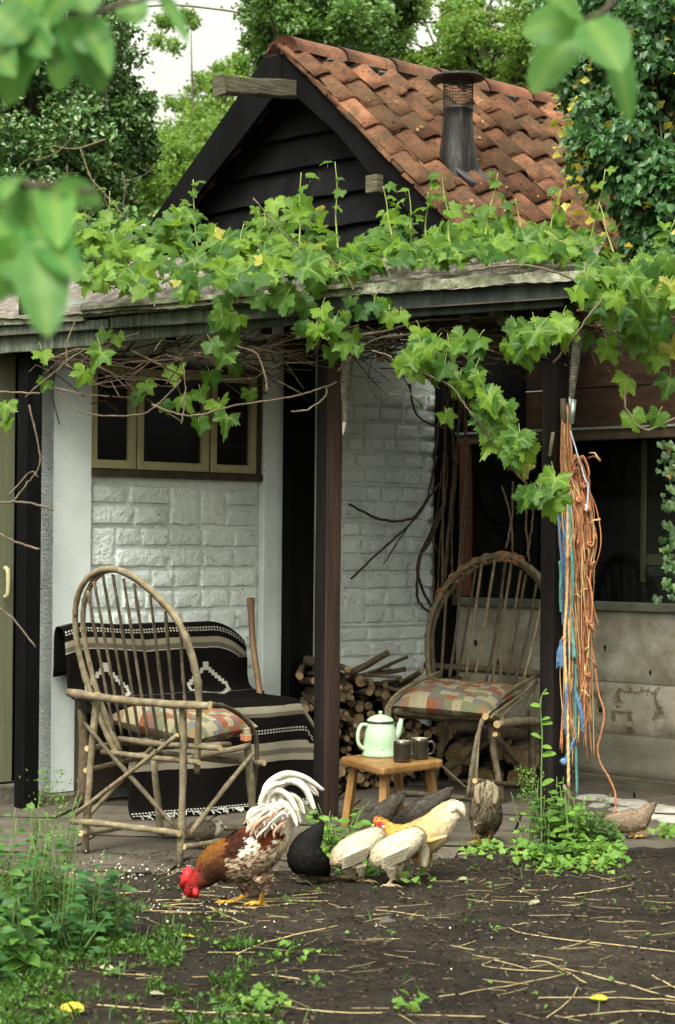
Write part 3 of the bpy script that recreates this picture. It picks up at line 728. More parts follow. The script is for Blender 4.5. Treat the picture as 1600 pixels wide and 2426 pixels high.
mb = MB(); mb.bar(FP.at(1380, 690) - FP.n * .03, FP.at(1380, 690) - FP.n * .03 + Vector((.5, 1.4, .12)), .04, .12); mb.build('side_beam', m_black, porch)
# ------------------------------------------------------------------ furniture materials
m_stick = surf('willow_bark', [(.2, (.066, .051, .030)), (.5, (.165, .132, .080)), (.8, (.28, .24, .165))], 26, .7, .5, 90, speck=(30, .63, (.045, .034, .02)), rand=.2)
m_stickd = surf('dark_twig_bark', [(.2, (.030, .023, .014)), (.5, (.080, .062, .038)), (.8, (.16, .130, .085))], 26, .75, .5, 90, speck=(30, .68, (.03, .022, .014)), rand=.2)
m_cut = surf('cut_wood', [(.3, (.34, .22, .09)), (.7, (.52, .38, .19))], 40, .8, .3, 90, rand=.2)
m_logbark = surf('log_bark', [(.2, (.035, .025, .016)), (.5, (.085, .062, .038)), (.8, (.15, .118, .075))], 30, .85, .7, 70, rand=.35)
m_logcut = surf('log_end', [(.2, (.08, .054, .027)), (.5, (.165, .112, .055)), (.8, (.28, .205, .11))], 30, .85, .3, 90, rand=.28)
def stick(nm, pts, r, parent, mat=None, n=8, wob=.05, cutmat=None, taper=1.0, label=None):
    pts = [Vector(p) for p in pts]
    if len(pts) == 2:
        a, b = pts; k = max(3, int((b - a).length / .07)); sag = (b - a).length * .012
        off = Vector((U(-1, 1), U(-1, 1), U(-1, 1))) * sag
        pts = [a.lerp(b, i / k) + off * math.sin(math.pi * i / k) + Vector((U(-1, 1), U(-1, 1), U(-1, 1))) * r * .10 for i in range(k + 1)]
    K = len(pts); r *= .92; rr = [r * (1 + (taper - 1) * i / (K - 1)) * U(.93, 1.08) for i in range(K)]
    for i in range(1, K - 1):
        if random.random() < .12: rr[i] *= 1.22                      # nodes where shoots were trimmed
    mb = MB(); mb.tube(pts, rr, n, wob=wob); mb.mi = [0] * (len(mb.f) - 2) + [1, 1]
    o = mb.build(nm, [mat or m_stick, cutmat or m_cut], parent, smooth=False)
    o.data.polygons.foreach_set('use_smooth', [True] * (len(mb.f) - 2) + [False, False])
    return o
# ------------------------------------------------------------------ bentwood chair at left, seen from behind
def z1(x, y): return (100 + .3827 * x, 1300 + .3827 * y)
A_, B_, C_ = G(201, 2019), G(425, 2052), G(383, 1985); D_ = B_ + (C_ - A_)
cu = (B_ - A_).normalized(); cv = (C_ - A_).normalized()
PBk, PRt, PLf, PFr = VPlane(A_, B_), VPlane(B_, D_), VPlane(A_, C_), VPlane(C_, D_)
chair = empty('bentwood_chair', (A_ + D_) / 2, 'bent willow armchair seen from behind, its hoop back against the black striped blanket', 'chair')
def cs(nm, P, a, b, r, off=0.0, **k): return stick(nm, [P.at(*z1(*a)) + P.n * off, P.at(*z1(*b)) + P.n * off], r, chair, **k)
cs('leg', PBk, (340, 890), (265, 1880), .0155); cs('leg', PBk, (872, 950), (850, 1965), .0155)
cs('leg', PFr, (690, 1280), (740, 1790), .016); stick('leg', [PRt.at(*z1(1262, 1110)), D_ + Z * .0], .0165, chair)
cs('back_rail', PBk, (195, 888), (1070, 974), .0165, .03); cs('seat_rail', PBk, (440, 1178), (1070, 1236), .0125, -.03); cs('seat_rail', PBk, (340, 1262), (940, 1326), .0115, -.028)
cs('side_rail', PLf, (262, 1238), (690, 1180), .0135, .01); cs('side_rail', PRt, (868, 1300), (1268, 1218), .0135, .012); cs('side_rail', PRt, (1010, 1222), (1200, 1214), .011, -.03)
cs('brace', PBk, (290, 1080), (862, 1732), .0095, .024, mat=m_stickd); cs('brace', PBk, (245, 1640), (880, 1150), .0098, .038)
cs('brace', PRt, (890, 1762), (1282, 1262), .0105, .02); cs('brace', PLf, (300, 1652), (700, 1225), .0105, -.01)
cs('stretcher', PBk, (215, 1682), (882, 1760), .0135, .03); cs('stretcher', PRt, (850, 1842), (1180, 1795), .0125, .02); cs('stretcher', PLf, (215, 1760), (480, 1718), .0135, .02); cs('stretcher', PFr, (700, 1740), (1290, 1735), .012)
stick('stretcher', [A_ + Z * .33, C_ + Z * .36], .012, chair); stick('seat_rail', [C_ + Z * .36 - cu * .05, D_ + Z * .36 + cu * .05], .014, chair)
lean = (Z * math.cos(RAD(13)) - cv * math.sin(RAD(13))); hn = cu.cross(lean).normalized(); hp0 = (A_ + B_) / 2 + cv * .07 + Z * .34
def HPt(x, y, off=0): return ONP(*z1(x, y), hp0, hn) + hn * off
hoop_o = [(490, 1310), (400, 1130), (310, 900), (238, 660), (212, 480), (218, 330), (262, 215), (345, 140), (460, 125), (590, 180), (715, 285), (830, 415), (912, 580), (960, 760), (978, 920), (972, 1150), (965, 1385)]
hoop_i = [(470, 1260), (375, 1030), (318, 860), (262, 640), (240, 480), (246, 350), (280, 245), (355, 155), (450, 140), (565, 195), (690, 300), (805, 430), (885, 600), (935, 780), (955, 930), (958, 1100), (958, 1250)]
stick('hoop', [Vector(p) for p in spline([tuple(HPt(*p, .006)) for p in hoop_o], 5)], .0135, chair, n=9); stick('hoop', [Vector(p) for p in spline([tuple(HPt(*p, -.012)) for p in hoop_i], 5)], .012, chair, n=9)
for a, b in zip([(285, 265), (322, 205), (376, 160), (437, 160), (502, 185), (572, 215), (672, 285), (762, 385), (857, 470)], [(440, 1130), (490, 1160), (545, 1178), (600, 1185), (655, 1192), (715, 1198), (775, 1203), (840, 1205), (885, 1000)]):
    mid = ((a[0] * .45 + b[0] * .55) - 18 + U(-6, 6), (a[1] + b[1]) / 2)
    stick('spindle', [Vector(p) for p in spline([tuple(HPt(*a, U(-.004, .004))), tuple(HPt(*mid, -.012)), tuple(HPt(*b, -.004))], 7)], .0068, chair, n=7, mat=m_stickd)
armp = [W(*z1(1040, 960), 8.28), W(*z1(1150, 985), 8.42), W(*z1(1260, 1060), 8.56), W(*z1(1318, 1150), 8.62), W(*z1(1330, 1260), 8.64), W(*z1(1318, 1420), 8.64), W(*z1(1300, 1620), 8.66)]
stick('arm', [Vector(p) for p in spline([tuple(p) for p in armp], 5)], .0105, chair, mat=m_stickd)
tw = MB(); c = PRt.at(*z1(1262, 1165))
for k in range(4): tw.tube([c + Vector((math.cos(a) * .021, math.sin(a) * .021, .006 * k - .01 + .004 * math.sin(a))) for a in np.linspace(0, 6.28, 13)], .0026, 5, cap=False)
m_twine = surf('orange_twine', [(.25, (.30, .10, .045)), (.6, (.47, .20, .095)), (.85, (.60, .34, .19))], 60, .85, .6, 160, rand=.35)
tw.build('twine_binding', m_twine, chair, smooth=True)
# ------------------------------------------------------------------ cushions
def patchmat(name, n):
    m, nt, b = nodes(name); uv = coords(nt, 'UV', (n, n, 1))
    fl = nt.nodes.new('ShaderNodeVectorMath'); fl.operation = 'FLOOR'; L(nt, uv, fl.inputs[0])
    wn_ = nt.nodes.new('ShaderNodeTexWhiteNoise'); wn_.noise_dimensions = '2D'; L(nt, fl.outputs[0], wn_.inputs['Vector'])
    r = nramp(nt, wn_.outputs['Value'], [(0, (.34, .30, .20)), (.24, (.17, .19, .115)), (.42, (.26, .095, .05)), (.56, (.37, .33, .23)), (.74, (.15, .165, .175)), (.86, (.19, .115, .105)), (.95, (.27, .17, .10))]); r.color_ramp.interpolation = 'CONSTANT'
    fr = nt.nodes.new('ShaderNodeVectorMath'); fr.operation = 'FRACTION'; L(nt, uv, fr.inputs[0])
    sx = nt.nodes.new('ShaderNodeSeparateXYZ'); L(nt, fr.outputs[0], sx.inputs[0])
    d = nmath(nt, 'ADD', nmath(nt, 'ABSOLUTE', nmath(nt, 'SUBTRACT', sx.outputs[0], .5)), nmath(nt, 'ABSOLUTE', nmath(nt, 'SUBTRACT', sx.outputs[1], .5)))
    ring = nmath(nt, 'LESS_THAN', nmath(nt, 'ABSOLUTE', nmath(nt, 'SUBTRACT', d, .26)), .055)
    col = nmix(nt, nmath(nt, 'MULTIPLY', ring, .45), r.outputs[0], (.22, .17, .11))
    ns = nnoise(nt, coords(nt, 'UV', (240, 240, 1)), 1.0, 3); g = nramp(nt, ns.outputs['Fac'], [(.3, (.60, .58, .54)), (.7, (.95, .93, .90))])
    L(nt, nmix(nt, 1.0, col, g.outputs[0], 'MULTIPLY'), b.inputs['Base Color']); b.inputs['Roughness'].default_value = .95; b.inputs['Specular IOR Level'].default_value = .1
    nbump(nt, b, ns.outputs['Fac'], .3, .003); return m
m_patch = patchmat('patchwork_weave', 11)
def cushion(name, c4, th, label, dome=1.0, nseg=26):
    a, b, c, d = c4; mb = MB()
    up = (b - a).cross(d - a).normalized()
    if up.z < 0: up = -up
    for side in (1, -1):
        i0 = len(mb.v)
        for i in range(nseg):
            for j in range(nseg):
                u, v = i / (nseg - 1), j / (nseg - 1); pu, pv = 2 * u - 1, 2 * v - 1
                e = (max(0, 1 - abs(pu) ** 2.6) * max(0, 1 - abs(pv) ** 2.6)) ** .42
                pin = 1 - .055 * (1 - abs(pu)) * abs(pv) ** 6 - .055 * (1 - abs(pv)) * abs(pu) ** 6
                uu, vv = .5 + (u - .5) * pin, .5 + (v - .5) * pin
                p = a.lerp(b, uu).lerp(d.lerp(c, uu), vv)
                cr = .006 * fbm((u * 3, v * 3, th * 50), 3) * e + .010 * math.sin(u * 5 + v * 3) * e
                edge = .12 * noise.noise(Vector((u * 9, v * 9, 2)))
                p = p + up * (side * th * (.55 if side > 0 else .45) * e * (1 + edge) + (cr if side > 0 else 0))
                mb.v.append(tuple(p)); mb.uv.append((u * .55 / .55 + .02, v))
        for i in range(nseg - 1):
            for j in range(nseg - 1):
                q = i0 + i * nseg + j; f = (q, q + nseg, q + nseg + 1, q + 1); mb.f.append(f if side > 0 else f[::-1])
    return tag(mb.build(name, m_patch, smooth=True), label, 'cushion')
cushion('patchwork_cushion', [W(250, 1702, 8.60), W(470, 1752, 8.33), W(612, 1722, 8.68), W(410, 1682, 8.96)], .13, 'faded patchwork cushion on the chair in front of the black blanket')
# ------------------------------------------------------------------ bentwood chair at right, facing the yard
def z2(x, y): return (650 + .4145 * x, 1450 + .4145 * y)
def z8(x, y): return (960 + .2168 * x, 1280 + .2168 * y)
FLg, FRg = G(945, 1886), G(1190, 1902); fv = (FRg - FLg).normalized(); rv = Vector((-fv.y, fv.x, 0))
if rv.y < 0: rv = -rv
RLg, RRg = FLg + rv * .44, FRg + rv * .44
P2F, P2R, P2S = VPlane(FLg, FRg), VPlane(RLg, RRg), VPlane(FRg, RRg)
chair2 = empty('bentwood_chair', (FLg + RRg) / 2, 'bent willow armchair facing the yard between firewood and the right-hand post', 'chair')
def c2(nm, P, a, b, r, off=0.0, **k): return stick(nm, [P.at(*z2(*a)) + P.n * off, P.at(*z2(*b)) + P.n * off], r, chair2, mat=k.pop('mat', m_stickd), **k)
stick('leg', [P2F.at(*z2(700, 630)), FLg], .017, chair2, mat=m_stickd); stick('leg', [P2F.at(*z2(1240, 630)), FRg], .0185, chair2, mat=m_stick)
stick('leg', [P2R.at(*z2(990, 600)), RLg], .018, chair2, mat=m_stickd); stick('leg', [P2R.at(*z2(1470, 560)), RRg], .0195, chair2, mat=m_stickd)
c2('seat_rail', P2F, (665, 566), (1310, 612), .0215, .01, mat=m_stick); c2('seat_rail', P2F, (690, 590), (1240, 640), .013, -.02); c2('side_rail', P2S, (1250, 642), (1500, 626), .0205, .02, mat=m_stick); c2('side_rail', P2S, (1230, 600), (1500, 660), .018, -.02)
c2('brace', P2S, (1262, 700), (1452, 925), .016); c2('brace', P2R, (1010, 900), (1290, 700), .012); c2('brace', P2F, (960, 880), (1105, 1010), .006)
c2('stretcher', P2F, (700, 1030), (1240, 1075), .013); c2('stretcher', P2S, (1150, 965), (1500, 985), .014); c2('stretcher', P2R, (1000, 960), (1490, 990), .013)
lean2 = (Z * math.cos(RAD(11)) + rv * math.sin(RAD(11))); hn2 = fv.cross(lean2).normalized(); hq0 = (RLg + RRg) / 2 - rv * .03 + Z * .42
if hn2.y > 0: hn2 = -hn2
def H2(x, y, off=0): return ONP(*z8(x, y), hq0, hn2) + hn2 * off
h2o = [(285, 1640), (262, 1400), (248, 1150), (258, 980), (300, 800), (395, 590), (530, 410), (700, 270), (880, 195), (1050, 165), (1200, 190), (1340, 280), (1470, 400), (1555, 560), (1590, 780), (1590, 1050), (1560, 1350), (1535, 1600)]
h2i = [(320, 1600), (300, 1350), (288, 1120), (300, 960), (350, 790), (440, 620), (570, 460), (730, 320), (890, 240), (1050, 210), (1190, 235), (1310, 310), (1430, 430), (1515, 590), (1545, 790), (1548, 1050), (1525, 1300), (1500, 1500)]
stick('hoop', [Vector(p) for p in spline([tuple(H2(*p, .004)) for p in h2o], 5)], .0165, chair2, n=9); stick('hoop', [Vector(p) for p in spline([tuple(H2(*p, -.012)) for p in h2i], 5)], .0125, chair2, n=9, mat=m_stickd)
for a, b in zip([(455, 570), (605, 395), (772, 320), (842, 235), (985, 205), (1098, 210), (1168, 225), (1272, 330), (1322, 370), (1440, 470), (1500, 640)], [(392, 1510), (480, 1520), (560, 1530), (658, 1535), (750, 1550), (880, 1560), (940, 1568), (1010, 1580), (1100, 1592), (1190, 1580), (1290, 1520)]):
    mid = (a[0] * .5 + b[0] * .5 + U(-8, 24), (a[1] + b[1]) / 2)
    stick('spindle', [Vector(p) for p in spline([tuple(H2(*a, U(-.004, .004))), tuple(H2(*mid, -.006)), tuple(H2(*b, -.006))], 7)], .0078, chair2, n=7, mat=random.choice([m_stick, m_stickd]))
stick('back_rail', [H2(195, 1362, -.03), H2(1465, 1455, -.03)], .0185, chair2, mat=m_logbark)
for dx in (0, 14, 26):
    ap = [W(*z2(1500 - dx, 365 + dx * .4), 10.72), W(*z2(1385 - dx, 425 + dx * .5), 10.55), W(*z2(1285 - dx, 500 + dx * .5), 10.38), W(*z2(1215 - dx * .6, 585), 10.24), W(*z2(1165 + dx * .2, 700), 10.16), W(*z2(1135 + dx * .9, 860), 10.12), W(*z2(1105 + dx * 1.7, 1062), 10.12)]
    stick('arm', [Vector(p) for p in spline([tuple(p) for p in ap], 5)], .0115 - dx * .00008, chair2, mat=m_stick if dx != 14 else m_stickd)
for dx in (0, 16):
    ap = [W(*z2(945, 345 + dx), 10.86), W(*z2(830, 395 + dx), 10.74), W(*z2(725 + dx * .4, 452 + dx), 10.6), W(*z2(664 + dx, 515 + dx * .5), 10.5), W(*z2(642 + dx, 590), 10.46), W(*z2(668 + dx, 780), 10.45), W(*z2(715 + dx, 1025), 10.45)]
    stick('arm', [Vector(p) for p in spline([tuple(p) for p in ap], 5)], .011, chair2, mat=m_stick)
for a, b in (((1500, 380), (1340, 570)), ((1505, 400), (1420, 590)), ((1490, 420), (1300, 590)), ((1460, 440), (1240, 600))): stick('arm_strut', [P2S.at(*z2(*a)), P2S.at(*z2(*b))], .0085, chair2, mat=m_stick)
tw = MB()
for x, y in ((410, 570), (540, 410), (640, 320), (780, 240), (900, 195), (1050, 170), (1090, 175), (1130, 185), (1180, 190), (1240, 215)):
    c = H2(x, y)
    for k in range(3):
        q = U(0, 6); tw.tube([c + Vector((math.cos(a + q) * .024, .01 * math.sin(a * 2), math.sin(a + q) * .024)) + fv * (.007 * k - .007) for a in np.linspace(0, 6.28, 10)], .0028, 4, cap=False)
tw.build('twine_binding', m_twine, chair2, smooth=True)
cushion('patchwork_cushion', [W(930, 1672, 10.40), W(1158, 1692, 10.16), W(1240, 1636, 10.62), W(1008, 1618, 10.86)], .125, 'plump patchwork cushion on the chair facing the yard')
# ------------------------------------------------------------------ bench under the striped blanket
BL, BR = Vector((-1.335, 10.05, 0)), Vector((-.545, 10.72, 0)); bu = (BR - BL).normalized(); bn = Vector((bu.y, -bu.x, 0)); BWID = (BR - BL).length
m_oldwood = surf('old_bench_wood', [(.3, (.012, .009, .006)), (.6, (.028, .02, .013)), (.85, (.05, .037, .024))], 14, .8, .5, 60, stretch=(1, 1, .3))
bench = empty('bench', (BL + BR) / 2, 'old wooden bench hidden under the black and cream striped blanket', 'bench')
mb = MB(); mb.box((BL + BR) / 2 + bn * .05 + Z * .42, bu * BWID * .41, bn * .03, Z * .36); mb.build('backrest', m_oldwood, bench)
mb = MB(); mb.box((BL + BR) / 2 + bn * .33 + Z * .47, bu * BWID * .42, bn * .27, Z * .03); mb.build('seat', m_oldwood, bench)
for a, o in ((.10, .08), (.9, .08), (.12, .52), (.9, .52)): stick('leg', [BL + bu * BWID * a + bn * o + Z * .45, BL + bu * BWID * a + bn * o], .028, bench, mat=m_logbark)
def blanketmat():
    m, nt, b = nodes('woven_blanket'); uv = coords(nt, 'UV'); sx = nt.nodes.new('ShaderNodeSeparateXYZ'); L(nt, uv, sx.inputs[0]); u, v = sx.outputs[0], sx.outputs[1]
    nz = nnoise(nt, uv, 6, 3); v = nmath(nt, 'ADD', v, nmath(nt, 'MULTIPLY', nmath(nt, 'SUBTRACT', nz.outputs['Fac'], .5), .012))
    def band(a, c): return nmath(nt, 'MULTIPLY', nmath(nt, 'GREATER_THAN', v, a), nmath(nt, 'LESS_THAN', v, c))
    dash = nmath(nt, 'GREATER_THAN', nmath(nt, 'FRACT', nmath(nt, 'MULTIPLY', u, 62)), .42)
    BLK, CRM, GRY, WHT = (.006, .005, .0045), (.21, .19, .14), (.095, .082, .062), (.36, .345, .30)
    col = BLK
    for a, c, cc, d in ((.125, .137, GRY, 0), (.172, .180, WHT, 1), (.186, .193, WHT, 1), (.222, .250, CRM, 0), (.250, .274, GRY, 0), (.274, .278, WHT, 0), (.52, .524, WHT, 1), (.985, 1.035, CRM, 0), (1.02, 1.04, GRY, 0), (1.10, 1.107, WHT, 1), (1.114, 1.121, WHT, 1), (1.165, 1.20, CRM, 0), (1.20, 1.225, GRY, 0), (1.225, 1.255, CRM, 0), (1.44, 1.446, WHT, 1), (1.455, 1.460, WHT, 1)):
        f = band(a, c)
        if d: f = nmath(nt, 'MULTIPLY', f, dash)
        col = nmix(nt, f, col, cc)
    q = 34.0
    uq = nmath(nt, 'DIVIDE', nmath(nt, 'FLOOR', nmath(nt, 'MULTIPLY', nmath(nt, 'ABSOLUTE', nmath(nt, 'SUBTRACT', nmath(nt, 'FRACT', nmath(nt, 'MULTIPLY', nmath(nt, 'ADD', u, .075), 1.75)), .5)), q)), q)
    vq = nmath(nt, 'DIVIDE', nmath(nt, 'FLOOR', nmath(nt, 'MULTIPLY', nmath(nt, 'ABSOLUTE', nmath(nt, 'SUBTRACT', v, .475)), 70)), 70)
    dd = nmath(nt, 'ADD', nmath(nt, 'MULTIPLY', uq, .56), vq)
    col = nmix(nt, nmath(nt, 'MULTIPLY', nmath(nt, 'LESS_THAN', nmath(nt, 'ABSOLUTE', nmath(nt, 'SUBTRACT', dd, .100)), .015), band(.34, .60)), col, WHT)
    wv = nnoise(nt, coords(nt, 'UV', (300, 420, 1)), 1, 2); g = nramp(nt, wv.outputs['Fac'], [(.3, (.6, .6, .6)), (.7, (1.25, 1.25, 1.25))])
    L(nt, nmix(nt, 1.0, col, g.outputs[0], 'MULTIPLY'), b.inputs['Base Color']); b.inputs['Roughness'].default_value = 1.0; b.inputs['Specular IOR Level'].default_value = .05
    nbump(nt, b, wv.outputs['Fac'], .5, .004); return m
prof = spline([(.0, .62), (.01, .74), (.015, .825), (.035, .856), (.075, .85), (.10, .80), (.115, .68), (.125, .575), (.16, .525), (.25, .515), (.42, .512), (.56, .508), (.625, .49), (.655, .44), (.665, .34), (.672, .20), (.69, .05), (.72, .012)], 5)
pl = [0.0]
for a, b in zip(prof, prof[1:]): pl.append(pl[-1] + float(np.linalg.norm(b - a)))
i_top = max(range(len(prof)), key=lambda i: prof[i][1]); v_off = .125 - pl[i_top]
NUB = 60; mb = MB(); bl = MB()
for i in range(NUB):
    u = i / (NUB - 1); su = -.03 + u * 1.045
    for j, (o, z) in enumerate(prof):
        s = pl[j]
        rip = .012 * fbm((u * 4.0, s * 3.0, 1.7), 3) + .006 * math.sin(u * 21 + s * 4)
        zz = z + .02 * noise.noise(Vector((u * 3.2, s * 2.2, 4))) * (1 if z > .1 else .2)
        if s < .45: zz -= .085 * max(0, (u - .80) / .20) ** 2 + .012 * max(0, (.08 - u) / .08)
        sk = .10 * max(0, s - 1.0) * (1 if u > .5 else -1) * abs(u - .5)          # flares out at the hem
        if u > .93 and s > .75: zz -= .10 * (u - .93) / .07 * (1 if z > .3 else 0)
        p = BL + bu * (su + sk) * BWID + bn * (o + rip + .02) + Z * max(.012, zz)
        mb.v.append(tuple(p)); mb.uv.append((u * BWID, s + v_off))
nj = len(prof)
for i in range(NUB - 1):
    for j in range(nj - 1): q = i * nj + j; mb.f.append((q, q + 1, q + nj + 1, q + nj))
blanket = mb.build('striped_blanket', blanketmat(), smooth=True)
tag(blanket, 'black woven blanket with cream stripes draped over the bench behind the left chair', 'blanket')
md = blanket.modifiers.new('thick', 'SOLIDIFY'); md.thickness = .006
fr = MB()
for k in range(70):
    u = k / 69; p = BL + bu * (-.02 + u * 1.03) * BWID + bn * (.72 + U(-.01, .02)) + Z * .018; d = bn * U(.03, .075) + bu * U(-.04, .04)
    fr.tube([p, p + d * .5 + Z * U(-.004, .012), p + d + Z * -.008], .0028, 4)
fo = fr.build('fringe', surf('fringe_wool', [(.3, (.16, .16, .15)), (.7, (.5, .5, .47))], 30, 1, 0), blanket); fo['kind'] = 'stuff'
# ------------------------------------------------------------------ axe handle
hp = [W(594, 1417, 10.62), W(596, 1470, 10.6), W(600, 1530, 10.56), W(610, 1600, 10.5), W(617, 1660, 10.45), W(622, 1760, 10.35), W(626, 1890, 10.3)]
mb = MB(); pts = [Vector(p) for p in spline([tuple(p) for p in hp], 5)]; rr = [.021 - .005 * min(1, i / 6) for i in range(len(pts))]; mb.tube(pts, rr, 10)
tag(mb.build('tool_handle', surf('worn_handle', [(.25, (.10, .052, .024)), (.6, (.20, .115, .058)), (.85, (.28, .17, .09))], 12, .5, .3, 60, stretch=(1, 1, .15)), smooth=True), 'curved brown wooden tool handle leaning on the white wall beside the blanket', 'tool handle')
# ------------------------------------------------------------------ firewood
GRP = 'firewood sticks stacked against the white wall'
def log_mesh(seed, n=8):
    rnd = random.Random(seed); mb = MB(); K = 5; rr = []
    for i in range(K):
        for j in range(n):
            a = 2 * math.pi * j / n; r = 1 + rnd.uniform(-.09, .09)
            mb.v.append((r * math.cos(a) + .25 * math.sin(i * 1.3 + seed), r * math.sin(a) + .2 * math.cos(i * 1.7 + seed * 2), i / (K - 1)))
    for i in range(K - 1):
        for j in range(n): mb.f.append((i * n + j, i * n + (j + 1) % n, (i + 1) * n + (j + 1) % n, (i + 1) * n + j))
    mb.f += [tuple(range(n))[::-1], tuple((K - 1) * n + j for j in range(n))]; mb.mi = [0] * ((K - 1) * n) + [1, 1]
    me = mb.mesh('firewood_stick'); me.materials.append(m_logbark); me.materials.append(m_logcut)
    me.polygons.foreach_set('use_smooth', [True] * ((K - 1) * n) + [False, False]); return me
LG = [log_mesh(k) for k in range(7)]
def put_log(p, d, r, ln, name, label, group):
    d = d.normalized(); x = d.orthogonal().normalized(); y = d.cross(x)
    o = bpy.data.objects.new(name, random.choice(LG)); COL.objects.link(o)
    o.matrix_basis = frame(x * r, y * r, d * ln, p) @ Matrix.Rotation(U(0, 6.28), 4, 'Z'); LOC[o] = p; return tag(o, label, 'firewood', group)
ts, te = tD(690, 1700), tD(962, 1700); row = 0; z = .02
while z < .66:
    r0 = U(.017, .021); t = ts + (row % 2) * r0; zmax = lambda t: .63 - .17 * max(0, (t - ts) / (te - ts)) + .04 * math.sin(t * 9)
    while t < te:
        r = random.choice((.012, .014, .017, .020, .026)) * U(.9, 1.15)
        if z < zmax(t) and random.random() < .95:
            put_log(PD.pt(t + r, z + U(-.006, .008), .05 + U(0, .05)), Vector((.12, -1, 0)) + PD.t * U(-.2, .2) + Z * U(-.08, .10), r, U(.36, .52), 'firewood_stick', 'thin cut stick in the firewood stack against the white wall', GRP)
        t += 2 * r + U(.002, .012)
    z += 2 * r0 * .93; row += 1
for k in range(9):
    t = ts + U(.0, .55); p = PD.pt(t, .58 - .25 * (t - ts) + U(0, .06), .35)
    put_log(p, PD.t * U(-1, 1) + PD.n * .5 + Z * U(-.1, .3), U(.009, .018), U(.22, .42), 'loose_branch', 'loose branch lying on top of the firewood stack', 'branches on top of the stack')
for k in range(22):
    t = .18 + (k % 8) * .105 + U(-.02, .02); zz = .05 + (k // 8) * .105
    put_log(PF.pt(t, zz, .10 + U(0, .05)), Vector((-.25, -1, 0)) + PF.t * U(-.35, .35) + Z * U(-.08, .08), U(.032, .056), U(.28, .40), 'split_log', 'thick log stacked on the floor behind the right chair', 'logs behind the right chair')
for k in range(5):
    p = PD.pt(te + .02 + k * .05, .47 + .02 * (k % 2), .14); put_log(p, PD.t + PD.n * U(-.3, .3), .028, .26, 'charred_log', 'charred black log end on top of the woodpile by the corner', 'charred logs by the corner').data.materials[0]
# ------------------------------------------------------------------ stool table
tz = .305
tl, tf, tr_ = G(803, 1794, tz), G(905, 1822, tz), G(1056, 1802, tz); tb = tl + (tr_ - tf)
m_pine = surf('oiled_pine', [(.2, (.10, .045, .013)), (.5, (.22, .115, .036)), (.8, (.34, .20, .07))], 9, .5, .3, 60, stretch=(3, .7, .5), speck=(16, .74, (.05, .025, .01)), rand=.08)
tctr = (tl + tf + tr_ + tb) / 4
table = empty('stool_table', Vector((tctr.x, tctr.y, 0)), 'small square wooden stool used as a table, holding pot and mugs', 'table')
def rounded(c4, r, n=5):
    out = []
    for k in range(4):
        p, c, q = c4[k - 1], c4[k], c4[(k + 1) % 4]; a = c + (p - c).normalized() * r; b = c + (q - c).normalized() * r
        for i in range(n + 1):
            s = i / n; out.append(a * (1 - s) ** 2 + c * 2 * s * (1 - s) + b * s * s)
    return out
ring = rounded([tl, tf, tr_, tb], .05); mb = MB(); n = len(ring); prof_t = ((0, -.030, .985), (0, -.022, 1.0), (0, -.006, 1.0), (0, .0, .99))
for _, dz, sc in prof_t: mb.v += [tuple(tctr + (p - tctr) * sc + Z * dz) for p in ring]
for a in range(3):
    for j in range(n): mb.f.append((a * n + j, a * n + (j + 1) % n, (a + 1) * n + (j + 1) % n, (a + 1) * n + j))
mb.f += [tuple(range(n))[::-1], tuple(3 * n + j for j in range(n))]; mb.build('table_top', m_pine, table)
for c in (tl, tf, tr_, tb):
    t0 = tctr.lerp(c, .70); g0 = tctr.lerp(c, .86); g0 = Vector((g0.x, g0.y, .0)); mb = MB(); mb.bar(Vector((t0.x, t0.y, tz - .028)), g0, .034, .036, up=Vector((.5, 1, 0))); mb.build('leg', m_pine, table, bevel=.004)
# ------------------------------------------------------------------ enamel coffee pot
def enamel():
    m = surf('chipped_green_enamel', [(.2, (.23, .34, .22)), (.5, (.33, .45, .31)), (.85, (.42, .53, .39))], 9, .25, .05, 60, spec=.6, speck=(17, .64, (.15, .10, .035))); return m
m_en = enamel(); m_rim = surf('black_enamel_rim', [(.3, (.012, .012, .014)), (.7, (.04, .04, .04))], 30, .35, 0, spec=.5)
pc = G(901, 1793, tz); pot = empty('coffee_pot', pc, 'pale green enamel coffee pot with chipped rim on the stool', 'coffee pot')
R = .079
mb = MB(); mb.lathe([(.001, .0005), (R * .98, .001), (R * 1.03, .006), (R * 1.03, .014), (R * .99, .022), (R * .97, .06), (R * .90, .105), (R * .80, .138), (R * .745, .150)], pc, 32); mb.build('pot_body', m_en, pot, smooth=True)
mb = MB(); mb.lathe([(R * .745, .150), (R * .80, .152), (R * .80, .158), (R * .74, .160)], pc, 32); mb.build('rim', m_rim, pot, smooth=True)
mb = MB(); mb.lathe([(R * .76, .161), (R * .74, .167), (R * .6, .176), (R * .3, .186), (R * .12, .189), (.001, .19)], pc, 28); lid = mb.build('lid', m_en, pot, smooth=True)
mb = MB(); mb.lathe([(.001, .205), (.008, .204), (.0105, .199), (.008, .193), (.005, .189)], pc, 12); mb.build('knob', m_en, lid, smooth=True)
hx = Vector((-.93, -.36, 0)).normalized()
mb = MB(); mb.tube([Vector(p) for p in spline([tuple(pc + hx * R * .72 + Z * .142), tuple(pc + hx * (R * .72 + .034) + Z * .143), tuple(pc + hx * (R * .85 + .04) + Z * .105), tuple(pc + hx * (R * .95 + .028) + Z * .06), tuple(pc + hx * (R * .98) + Z * .035)], 6)], .0085, 10); mb.build('handle', m_en, pot, smooth=True)
sx_ = Vector((.95, .32, 0)).normalized()
